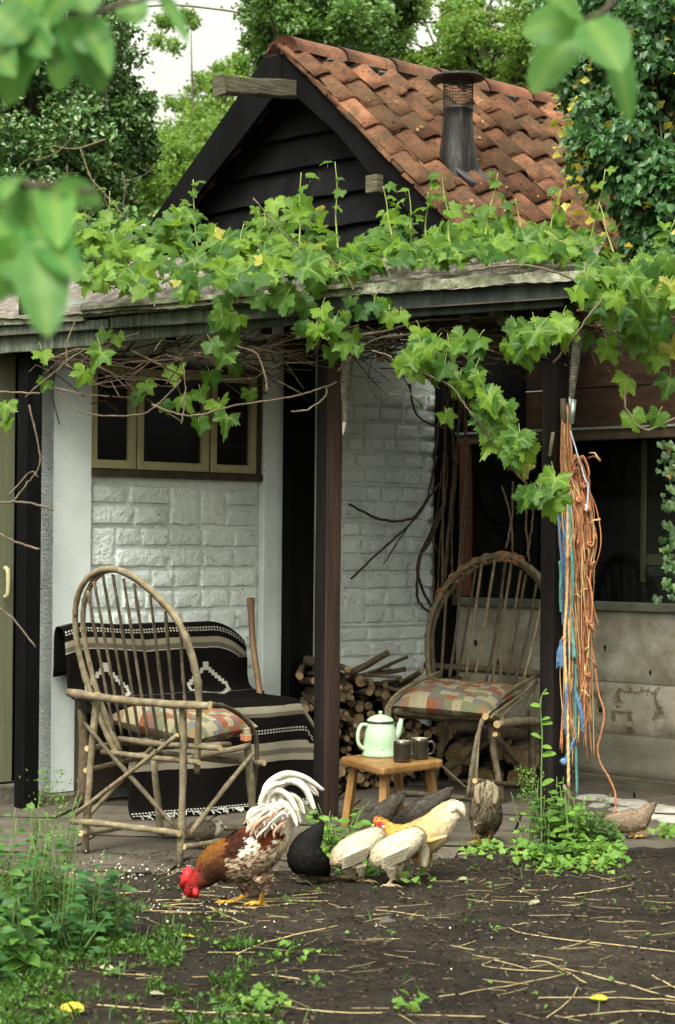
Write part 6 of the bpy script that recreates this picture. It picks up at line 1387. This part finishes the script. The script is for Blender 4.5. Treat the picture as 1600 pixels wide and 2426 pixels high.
def branch(label, twig, leaves, Y):
    root = empty('walnut_branch', W(*twig[0], Y), label, 'branch', 'leafy walnut branches close to the camera')
    mb = MB(); mb.tube([Vector(p) for p in spline([tuple(W(x, y, Y + .02)) for x, y in twig], 6)], np.linspace(.006, .0025, (len(twig) - 1) * 6 + 1).tolist(), 7); mb.build('twig', m_bark, root, smooth=True)
    for (x0, y0, x1, y1, wd) in leaves:
        a, b = W(x0, y0, Y + U(-.05, .05)), W(x1, y1, Y + U(-.12, .06)); d = (b - a); ln = d.length; x = d.normalized(); n_ = Vector((U(-.35, .35), -1, U(.1, .6))); z = (n_ - x * n_.dot(x)).normalized(); y = z.cross(x); o = bpy.data.objects.new('leaf', random.choice(OL)); COL.objects.link(o)
        put(o, root, frame(x * ln, y * (wd * 1.15 / .58 * Y / F), z * ln, a))
branch('blurred walnut branch with large leaves in the top left corner', [(-60, 20), (60, 60), (170, 45), (290, 10), (420, -20)], [(60, 60, 10, 250, 95), (140, 45, 125, 150, 80), (130, 40, 60, 130, 70), (150, 40, 255, 215, 100), (200, 60, 240, 120, 80), (90, 45, -30, 120, 110), (100, 50, 200, -60, 110), (20, 30, 120, -50, 90), (215, 30, 150, -70, 90), (190, 90, 215, 205, 62), (-10, 110, 45, 235, 85), (300, 0, 330, 50, 70), (370, -20, 445, 80, 34), (60, 70, 110, 125, 60), (-20, 20, 60, 90, 100), (160, 50, 135, 220, 66), (40, 40, 85, 180, 62), (-40, 60, 20, 160, 84), (200, 30, 258, 150, 60)], 2.45)
branch('blurred walnut branch with drooping pale leaves at the left edge', [(-60, 455), (40, 440), (120, 440), (230, 455)], [(90, 440, 60, 600, 78), (125, 440, 140, 560, 82), (130, 440, 255, 475, 62), (50, 445, -40, 560, 90), (90, 560, 112, 785, 112), (75, 530, 178, 640, 84), (0, 610, 50, 700, 80), (-30, 510, 50, 590, 80), (10, 470, 40, 400, 50), (-10, 560, 60, 660, 80), (40, 560, -30, 720, 90), (80, 560, 180, 640, 80)], 2.15)
branch('blurred walnut leaves hanging into the top right corner', [(1480, -60), (1440, 20), (1385, 45)], [(1385, 45, 1235, 70, 92), (1380, 50, 1258, 212, 92), (1395, 45, 1470, 150, 105), (1440, 60, 1500, 285, 62), (1380, 40, 1290, -30, 80)], 2.6)
# ------------------------------------------------------------------ weeds
m_weed = leafmat('weed_leaf', (.040, .120, .020), (.110, .225, .038), gloss=.35, rough=.5, transl=.32, tcol=(.30, .52, .07), vein=False)
m_weedl = leafmat('bright_weed_leaf', (.085, .20, .030), (.18, .32, .05), gloss=.35, rough=.5, transl=.35, tcol=(.36, .58, .08), vein=False)
m_nettle = leafmat('nettle_leaf', (.022, .085, .024), (.065, .165, .040), gloss=.35, rough=.5, transl=.3, tcol=(.22, .45, .07), vein=False)
m_stem = surf('weed_stem', [(.3, (.06, .12, .03)), (.7, (.14, .20, .06))], 20, .7, 0)
def weed(name, label, foot, h, nst, nl, ls, spread, mat, group=None, aspect=.62, seeds=False):
    root = empty(name, foot, label, 'weed', group); st_ = MB(); pos, ups = [], []; sz = []
    for s in range(nst):
        a = U(0, 6.28); lean = Vector((math.cos(a), math.sin(a), 0)) * spread * U(.2, 1); hh = h * U(.6, 1.05); p0_ = foot + Vector((math.cos(a), math.sin(a), 0)) * spread * .25
        P = [p0_ + lean * (k / 6) ** 1.6 + Z * hh * k / 6 + Vector((U(-1, 1), U(-1, 1), 0)) * .006 for k in range(7)]; st_.tube([Vector(p) for p in P], np.linspace(.0042, .0014, 7).tolist(), 5)
        for k in range(nl):
            q = .12 + .88 * k / nl; i = min(5, int(q * 6)); p = P[i].lerp(P[i + 1], q * 6 - i); b = U(0, 6.28); d = Vector((math.cos(b), math.sin(b), U(-.15, .35))); pos.append(p + d * .012); ups.append(d); sz.append(ls * (1.15 - .55 * q) * U(.75, 1.25))
    st_.build('stem', m_stem, root, smooth=True)
    n = len(pos); P = np.array([tuple(p) for p in pos]); X = np.array([tuple(u) for u in ups]); X /= np.linalg.norm(X, axis=1, keepdims=True)
    N = np.array((0, -.25, 1.0)) + np.random.normal(size=(n, 3)) * .35; N -= (N * X).sum(1, keepdims=True) * X; N /= np.linalg.norm(N, axis=1, keepdims=True); S = np.cross(N, X); sz = np.array(sz)[:, None]
    tpl = [(0, 0, 0), (.28, .42 * aspect, .05), (.62, .40 * aspect, .03), (1, 0, -.16), (.62, -.40 * aspect, .03), (.28, -.42 * aspect, .05), (.45, 0, -.02)]
    V = np.stack([P + sz * (a * X + b * S + c * N) for a, b, c in tpl], 1).reshape(-1, 3); bs = (np.arange(n) * 7)[:, None]
    Fc = np.concatenate([bs + np.array([[0, 6, 1]]), bs + np.array([[1, 6, 2]]), bs + np.array([[2, 6, 3]]), bs + np.array([[3, 6, 4]]), bs + np.array([[4, 6, 5]]), bs + np.array([[5, 6, 0]])], 0)
    lo_ = new_obj('leaves', np_mesh('leaves', V - np.array(LOC[root]), Fc, mat), None, smooth=True); lo_.parent = root; lo_['kind'] = 'stuff'
    if seeds:
        sp_ = np.array([tuple(foot + Vector((random.gauss(0, spread * .35), random.gauss(0, spread * .35), h * U(.62, 1.12)))) for _ in range(260)]); v, f = leaf_cloud(sp_, .009, aspect=.9); so = new_obj('seed_heads', np_mesh('seed_heads', v - np.array(LOC[root]), f, m_weedl), None); so.parent = root; so['kind'] = 'stuff'
    return root
NG = 'nettles and docks in the left foreground'
for k, (x, y, h) in enumerate(((-40, 2300, .46), (10, 2270, .42), (60, 2250, .40), (0, 2230, .38), (110, 2240, .36), (160, 2235, .33), (210, 2240, .27), (260, 2235, .21), (60, 2220, .40), (-50, 2240, .40), (140, 2270, .24), (-10, 2340, .28), (70, 2310, .22), (180, 2275, .13))):
    weed('nettle_plant', 'leafy nettle in the dark green weed clump at the lower left', G(x, y), h * 1.12, 4, 12, .050 if k % 3 else .07, .075, m_nettle if k % 4 else m_weed, NG)
weed('seeding_weed', 'tall seeding weed rising from the left clump in front of the pillar', G(120, 2215), .47, 6, 12, .045, .09, m_weed, None, seeds=True)
weed('leafy_weed', 'bright green leafy weed at the foot of the middle post', G(790, 2048), .27, 14, 7, .062, .13, m_weedl)
weed('leafy_weed', 'small green weed showing between the pale pullets', G(870, 2075), .09, 8, 4, .045, .07, m_weed)
for k, (x, y, h, s) in enumerate(((1295, 2018, .25, .07), (1350, 2025, .24, .08), (1395, 2018, .25, .08), (1330, 2010, .29, .07), (1430, 2015, .15, .07), (1380, 2040, .09, .09), (1300, 2040, .08, .08), (1450, 2028, .07, .07))):
    weed('leafy_weed', 'bright leafy weed in the clump at the foot of the right-hand post', G(x, y), h, 11, 8, .052, s, m_weedl if k % 2 else m_weed, 'weeds at the right-hand post', aspect=.8)
weed('seeding_weed', 'feathery seeding weed left of the right-hand post', G(1250, 2010), .30, 5, 9, .035, .07, m_weedl, None, seeds=True)
ts_ = empty('tall_weed', G(1285, 2015), 'single tall thin weed standing in front of the right-hand post', 'weed')
mb = MB(); mb.tube([Vector(p) for p in spline([tuple(W(x, y, 8.6)) for x, y in ((1284, 2010), (1283, 1850), (1285, 1740), (1281, 1680), (1284, 1650), (1296, 1632))], 6)], .0035, 6); mb.build('stem', m_stem, ts_, smooth=True)
for (x0, y0, x1, y1) in ((1284, 1705, 1304, 1700), (1284, 1715, 1310, 1712), (1283, 1748, 1260, 1738), (1284, 1768, 1308, 1772), (1284, 1790, 1318, 1784), (1282, 1672, 1258, 1670), (1284, 1645, 1300, 1642), (1284, 1860, 1312, 1846)):
    a, b = W(x0, y0, 8.6), W(x1, y1, 8.58); d = b - a; x = d.normalized(); n_ = Vector((.1, -.6, 1)); z = (n_ - x * n_.dot(x)).normalized(); o = bpy.data.objects.new('leaf', OL[0].copy()); o.data.materials.clear(); o.data.materials.append(m_weedl); COL.objects.link(o); put(o, ts_, frame(x * d.length, z.cross(x) * d.length * 1.2, z * d.length, a))
# ------------------------------------------------------------------ ground
def edge_y(x): return float(np.interp(x, [-1.6, -.9, -.25, .4, .8, 1.6], [7.72, 7.85, 8.12, 8.42, 8.72, 8.80]))
def ground_h(x, y):
    e = y - edge_y(x) - .10 * noise.noise(Vector((x * 2.2, y * 2.2, 0))); k = max(0, min(1, (e + .10) / .25)); k = k * k * (3 - 2 * k)
    h = .010 * fbm((x * 2.5, y * 2.5, 1), 2) + .010 * fbm((x * 13, y * 13, 2), 3) + .006 * noise.noise(Vector((x * 45, y * 45, 3)))
    return (h + .006) * (1 - k) + (-.05) * k
xs = sorted(set([-400, -120, -40, -15, -6, -3.2, -2.4] + [round(-1.9 + .018 * i, 4) for i in range(212)] + [2.4, 3.2, 6, 15, 40, 120, 400])); ys = sorted(set([-30, -8, 0, 3, 4.2] + [round(4.9 + .019 * i, 4) for i in range(215)] + [9.3, 10, 11, 13, 16, 25, 50, 120, 300, 800]))
gx, gy = len(xs), len(ys); VG_ = [(x, y, ground_h(x, y) if (abs(x) < 2.5 and 4 < y < 9.5) else (-.05 if 9 < y < 12.5 and abs(x) < 4 else 0.0)) for x in xs for y in ys]
FG_ = [(i * gy + j, (i + 1) * gy + j, (i + 1) * gy + j + 1, i * gy + j + 1) for i in range(gx - 1) for j in range(gy - 1)]
def mudmat():
    m, nt, b = nodes('trodden_mud'); p = world_pos(nt)
    n = nnoise(nt, p, 3.0, 5, .65); dn = nnoise(nt, p, .9, 3, .6); c = nramp(nt, n.outputs['Fac'], [(.25, (.018, .0148, .0115)), (.5, (.036, .030, .0235)), (.8, (.066, .056, .044))]).outputs[0]
    dg_ = nramp(nt, dn.outputs['Fac'], [(.35, (.62, .62, .62)), (.65, (1.25, 1.2, 1.15))]); c = nmix(nt, 1.0, c, dg_.outputs[0], 'MULTIPLY')
    n2 = nnoise(nt, p, 55, 4, .7); g = nramp(nt, n2.outputs['Fac'], [(.3, (.55, .55, .55)), (.55, (1, 1, 1)), (.75, (1.5, 1.45, 1.4))]); c = nmix(nt, 1.0, c, g.outputs[0], 'MULTIPLY')
    n3 = nnoise(nt, p, 130, 2, .6); r = nramp(nt, n3.outputs['Fac'], [(.74, (0, 0, 0)), (.78, (1, 1, 1))]); c = nmix(nt, nmath(nt, 'MULTIPLY', r.outputs[0], .6), c, (.13, .105, .07))
    L(nt, c, b.inputs['Base Color']); b.inputs['Roughness'].default_value = .9; b.inputs['Specular IOR Level'].default_value = .12
    n4 = nnoise(nt, p, 90, 5, .7); nbump(nt, b, n4.outputs['Fac'], 1.0, .02); return m
gme = np_mesh('ground', np.array(VG_), np.array(FG_), mudmat()); ground = new_obj('ground', gme, None); ground['kind'] = 'structure'; ground['label'] = 'dark trodden mud of the yard scattered with straw'
# ------------------------------------------------------------------ porch paving
m_slab = surf('worn_paving', [(.2, (.045, .037, .027)), (.5, (.085, .071, .054)), (.8, (.14, .122, .097))], 5, .85, .6, 80, rand=.16, speck=(30, .68, (.045, .037, .028)))
pf = MB(); pf.quad((-2.6, 7.6, -.030), (2.6, 8.5, -.030), (2.6, 12.6, -.030), (-2.6, 12.6, -.030)); floor = pf.build('porch_floor', m_slab); floor['kind'] = 'structure'; floor['label'] = 'worn earth-stained stone paving under the porch'
sa = Vector((math.cos(RAD(-8)), math.sin(RAD(-8)), 0)); sb = Vector((-sa.y, sa.x, 0)); o0 = Vector((-2.3, 7.75, 0)); b = 0.0; row = 0
while b < 4.2:
    h = U(.42, .62); a = -U(0, .5)
    while a < 4.6:
        w = U(.45, .85); c = o0 + sa * (a + w / 2) + sb * (b + h / 2)
        if c.y > edge_y(c.x) - .02 and c.y < 12.4:
            mb = MB(); n = 7; t0, t1 = U(-.004, .004), U(-.004, .004); zz = U(-.003, .004)
            mb.grid(lambda i, j: c + sa * (w - .012) * (i / (n - 1) - .5) + sb * (h - .012) * (j / (n - 1) - .5) + Z * (zz + t0 * (i / 6 - .5) + t1 * (j / 6 - .5) + .003 * noise.noise(c * 3 + Vector((i * .5, j * .5, 0))) - (.006 if i in (0, n - 1) or j in (0, n - 1) else 0)), n, n)
            i0 = len(mb.v); rim = [mb.v[0], mb.v[(n - 1) * n], mb.v[n * n - 1], mb.v[n - 1]]; mb.v += [(x, y, -.04) for x, y, z in rim]; ids = [0, (n - 1) * n, n * n - 1, n - 1]
            for k in range(4): mb.f.append((ids[k], i0 + k, i0 + (k + 1) % 4, ids[(k + 1) % 4]))
            mb.build('paving_slab', m_slab, floor, smooth=True)
        a += w
    b += h; row += 1
m_stone = surf('pale_cobble', [(.2, (.17, .155, .13)), (.5, (.32, .30, .26)), (.8, (.46, .44, .40))], 8, .85, .6, 60, rand=.15)
def stone(p, rx, ry, rz, name, label, mat, group=None, parent=None):
    bm = bmesh.new(); bmesh.ops.create_icosphere(bm, subdivisions=2, radius=1); s = U(0, 50)
    for v in bm.verts: v.co *= 1 + .28 * noise.noise(v.co * 1.3 + Vector((s, 0, 0))); v.co = Vector((v.co.x * rx, v.co.y * ry, max(v.co.z, -.4) * rz))
    me = bpy.data.meshes.new(name); bm.to_mesh(me); bm.free(); o = new_obj(name, me, mat)
    put(o, parent, Matrix.Translation(p) @ Matrix.Rotation(U(0, 6.28), 4, 'Z'))
    if label: tag(o, label, 'stone', group)
    return o
for (x, y, r) in ((1405, 1893, .10), (1450, 1900, .085), (1490, 1905, .10), (1535, 1915, .10), (1575, 1922, .11), (1420, 1912, .06), (1470, 1922, .06), (1520, 1936, .08), (1595, 1945, .1), (1560, 1940, .06)):
    stone(G(x, y) + Z * .004, r * 1.1, r * .85, .017, 'edging_stone', 'pale flat stone in the edging below the concrete wall', m_stone, 'edging stones below the concrete wall')
m_dark = surf('dark_clod', [(.3, (.03, .026, .022)), (.7, (.085, .075, .062))], 10, .85, .8, 50)
stone(G(320, 2165), .075, .04, .038, 'broken_brick', 'dark broken brick lying beside the nettles at left', m_dark); stone(G(920, 2190), .05, .03, .02, 'flat_stone', 'flat dark stone below the pale pullets', m_dark); stone(G(1538, 2292), .018, .016, .016, 'round_stone', 'small round dark stone near the right edge of the yard', m_dark)
# ------------------------------------------------------------------ straw, litter and grass
m_straw = surf('straw', [(.2, (.22, .165, .075)), (.5, (.40, .32, .155)), (.8, (.55, .46, .26))], 30, .6, .2, 90, island=.4)
def gz(x, y): return ground_h(x, y) if abs(x) < 2.5 and 4 < y < 9.5 else 0.0
def stalk(mb, x, y, a, ln, r, lift=.004):
    n = 4; bend = U(-.22, .22); P = []; e = (math.cos(a) * ln / 2, math.sin(a) * ln / 2); z0_, z1_ = (max(gz(x + k * e[0], y + k * e[1]), -.004) + U(0, .004) for k in (-1, 1))
    for k in range(n):
        q = k / (n - 1) - .5; xx = x + math.cos(a + bend * q) * ln * q; yy = y + math.sin(a + bend * q) * ln * q; P.append(Vector((xx, yy, z0_ + (z1_ - z0_) * (q + .5) + lift)))
    mb.tube(P, r, 4)
sm = MB()
for k in range(320):
    x, y = U(-1.3, 1.3), U(5.2, 8.2); stalk(sm, x, y, random.gauss(0, .6) if random.random() < .5 else U(0, 3.1), U(.03, .15), U(.0005, .0011))
for k in range(30): stalk(sm, random.gauss(-.42, .14), random.gauss(7.35, .13), random.gauss(0, .35), U(.06, .22), U(.001, .002))
tw_ = MB()
for k in range(1500): stalk(tw_, U(-1.3, 1.3), U(5.2, 8.5), random.gauss(0, .8), U(.02, .09), U(.0008, .002))
tag(tw_.build('twig_litter', surf('dark_twigs', [(.3, (.018, .012, .008)), (.7, (.06, .043, .028))], 30, .9, 0, island=.5)), 'short dark twigs and root bits lying on the mud', 'twigs', kind='stuff')
so = sm.build('straw_litter', m_straw); tag(so, 'scattered short bits of straw over the mud', 'straw', kind='stuff')
for (x0, y0, x1, y1, x2, y2) in ((1205, 2205, 1270, 2225, 1600, 2262), (1320, 2300, 1420, 2325, 1600, 2375), (1040, 2372, 1200, 2345, 1335, 2318), (1275, 2372, 1420, 2372, 1600, 2380), (230, 2392, 420, 2405, 640, 2415), (700, 2400, 900, 2412, 1150, 2420), (560, 2270, 650, 2235, 800, 2202), (490, 2155, 540, 2180, 590, 2200), (1295, 2420, 1350, 2380, 1370, 2345), (1510, 2302, 1550, 2325, 1600, 2350), (890, 2162, 950, 2170, 1005, 2178), (1360, 2125, 1420, 2118, 1500, 2105), (1180, 2280, 1150, 2300, 1330, 2312), (480, 2150, 440, 2148, 400, 2152), (1215, 2200, 1290, 2192, 1340, 2195), (1340, 2420, 1500, 2405, 1600, 2412), (590, 2320, 650, 2322, 710, 2328), (1260, 2285, 1300, 2290, 1390, 2338)):
    a, b_, c = G(x0, y0), G(x1, y1), G(x2, y2); P = [Vector(p) for p in spline([tuple(a), tuple(b_), tuple(c)], 6)]; P = [Vector((p.x, p.y, max(gz(p.x, p.y) * .3, 0) + .009)) for p in P]; mb = MB(); mb.tube(P, U(.0013, .0022), 5)
    tag(mb.build('straw_stalk', m_straw, smooth=True), 'long bent straw stalk lying on the dark mud', 'straw', 'long straw stalks on the mud')
def scatter(name, label, n, fx, fy, size, mat, up=(0, 0, 1), tilt=.45, keep=None, aspect=.6, cat='litter', lift=.004):
    P = []
    while len(P) < n:
        x, y = fx(), fy()
        if keep and random.random() > keep(x, y): continue
        P.append((x, y, max(gz(x, y), -.005) + lift))
    v, f = leaf_cloud(np.array(P), size, up=up, tilt=tilt, aspect=aspect); o = new_obj(name, np_mesh(name, v, f, mat), None, smooth=False); return tag(o, label, cat, kind='stuff')
m_chip = surf('brown_chips', [(.2, (.02, .014, .009)), (.5, (.05, .036, .022)), (.8, (.13, .095, .056))], 40, .9, .3, 90, island=.55)
scatter('wood_chips', 'dark wood chips and bark crumbs trodden into the mud', 5500, lambda: U(-1.3, 1.3), lambda: U(5.2, 8.6), .015, m_chip)
m_grain = surf('scattered_grain', [(.3, (.50, .44, .30)), (.7, (.72, .68, .55))], 30, .7, 0)
def grain(n, cx, cy, sx, sy): return [(lambda g: (g.x, g.y, max(gz(g.x, g.y), .002) + .003))(G(random.gauss(cx, sx), random.gauss(cy, sy))) for _ in range(n)]
gp = np.array(grain(170, 330, 2075, 90, 26) + grain(120, 470, 2150, 110, 22) + grain(60, 900, 2180, 320, 70)); v, f = leaf_cloud(gp, .0085, up=(0, 0, 1), tilt=.4, aspect=.9); gro = new_obj('scattered_grain', np_mesh('scattered_grain', v, f, m_grain), None); tag(gro, 'pale grain scattered for the chickens', 'grain', kind='stuff')
m_grass = leafmat('grass_blade', (.035, .105, .018), (.095, .20, .035), transl=.3, tcol=(.3, .5, .07), vein=False, gloss=.3)
def gdens(x, y):
    d = 1.2 - (x + 1.1) * 1.6 - max(0, y - 6.9) * 1.5 + .8 * noise.noise(Vector((x * 2.4, y * 2.4, 5))) + .9 * noise.noise(Vector((x * 9, y * 9, 7))); return max(.012, min(1, d)) ** 1.5 if y < edge_y(x) + .05 else .0
P = []
while len(P) < 10500:
    x, y = U(-1.35, 1.25), U(5.1, 8.2)
    if random.random() < gdens(x, y): P.append((x, y, max(gz(x, y), -.004)))
P = np.array(P); n = len(P); a = np.random.uniform(0, 6.28, n); h = np.random.uniform(.012, .048, (n, 1)); D = np.stack([np.cos(a), np.sin(a), np.zeros(n)], 1); S = np.stack([-np.sin(a), np.cos(a), np.zeros(n)], 1) * .0016; le = np.random.uniform(.2, 1.0, (n, 1)); UPV = np.array((0, 0, 1.0))
V = np.stack([P - S, P + S, P + UPV * h * .65 + D * h * le * .4 + S * .8, P + UPV * h * .95 + D * h * le * 1.0, P + UPV * h * .65 + D * h * le * .4 - S * .8], 1).reshape(-1, 3)
go = new_obj('grass', np_mesh('grass', V, (np.arange(n) * 5)[:, None] + np.arange(5)[None], m_grass), None, smooth=False); tag(go, 'short green grass growing thick at the lower left', 'grass', kind='stuff')
scatter('clover', 'low clover and seedling leaves among the grass and mud', 7000, lambda: U(-1.35, 1.2), lambda: U(5.1, 8.3), .019, m_weed, tilt=.4, keep=lambda x, y: gdens(x, y) * .9 + (.05 if noise.noise(Vector((x * 5, y * 5, 9))) > .38 else 0), aspect=.9, cat='ground cover', lift=.014)
pp = []
for (cx, cy, n, s) in ((1120, 2026, 22, 30), (1180, 2026, 34, 26), (1250, 2035, 60, 28), (1330, 2060, 90, 45), (1420, 2055, 70, 35), (1000, 2100, 16, 30), (770, 2062, 40, 20), (620, 2400, 30, 40), (960, 2410, 14, 20), (700, 2280, 14, 40), (1590, 1985, 50, 14)):
    for _ in range(n): g = G(random.gauss(cx, s), random.gauss(cy, s * .3)); pp.append((g.x, g.y, max(gz(g.x, g.y), 0) + U(.008, .04)))
v, f = leaf_cloud(np.array(pp), .034, up=(0, -.2, 1), tilt=.45, aspect=.85); sw = new_obj('small_weeds', np_mesh('small_weeds', v, f, m_weedl), None); tag(sw, 'patches of small green weeds along the edge of the paving', 'ground cover', kind='stuff')
def fallen(px, py, s, label, mat, grp=None):
    g = G(px, py); x = Vector((U(-1, 1), U(-.5, .5), 0)).normalized(); z = Vector((U(-.3, .3), U(-.5, 0), 1)).normalized(); x = (x - z * x.dot(z)).normalized(); me = OL[1].copy(); me.materials.clear(); me.materials.append(mat); o = bpy.data.objects.new('fallen_leaf', me); COL.objects.link(o)
    put(o, None, frame(x * s, z.cross(x) * s, z * s, Vector((g.x, g.y, max(gz(g.x, g.y), 0) + .012)))); return tag(o, label, 'leaf', grp)
m_yl = leafmat('yellow_fallen_leaf', (.50, .38, .03), (.58, .46, .06), transl=.25, tcol=(.6, .5, .05), rand='o'); m_pl = leafmat('pale_dead_leaf', (.20, .19, .12), (.28, .27, .19), transl=.1, tcol=(.5, .5, .4), rand='o')
fallen(198, 2412, .075, 'yellow fallen leaf in the grass at the bottom left', m_yl); fallen(428, 2225, .045, 'small yellow fallen leaf beside the nettles', m_yl); fallen(1440, 2380, .05, 'yellow-green fallen leaf among the straw at lower right', m_yl); fallen(1240, 2035, .045, 'curled yellow leaf below the right-hand weeds', m_yl); fallen(1395, 2052, .045, 'curled yellow leaf in front of the right-hand weeds', m_yl)
for x, y in ((1108, 2090), (1280, 2145), (1110, 2035), (270, 2310), (130, 2400), (355, 2370), (70, 2330), (1455, 2018)): fallen(x, y, .045, 'crumpled pale dead leaf lying on the ground', m_pl, 'pale dead leaves on the ground')
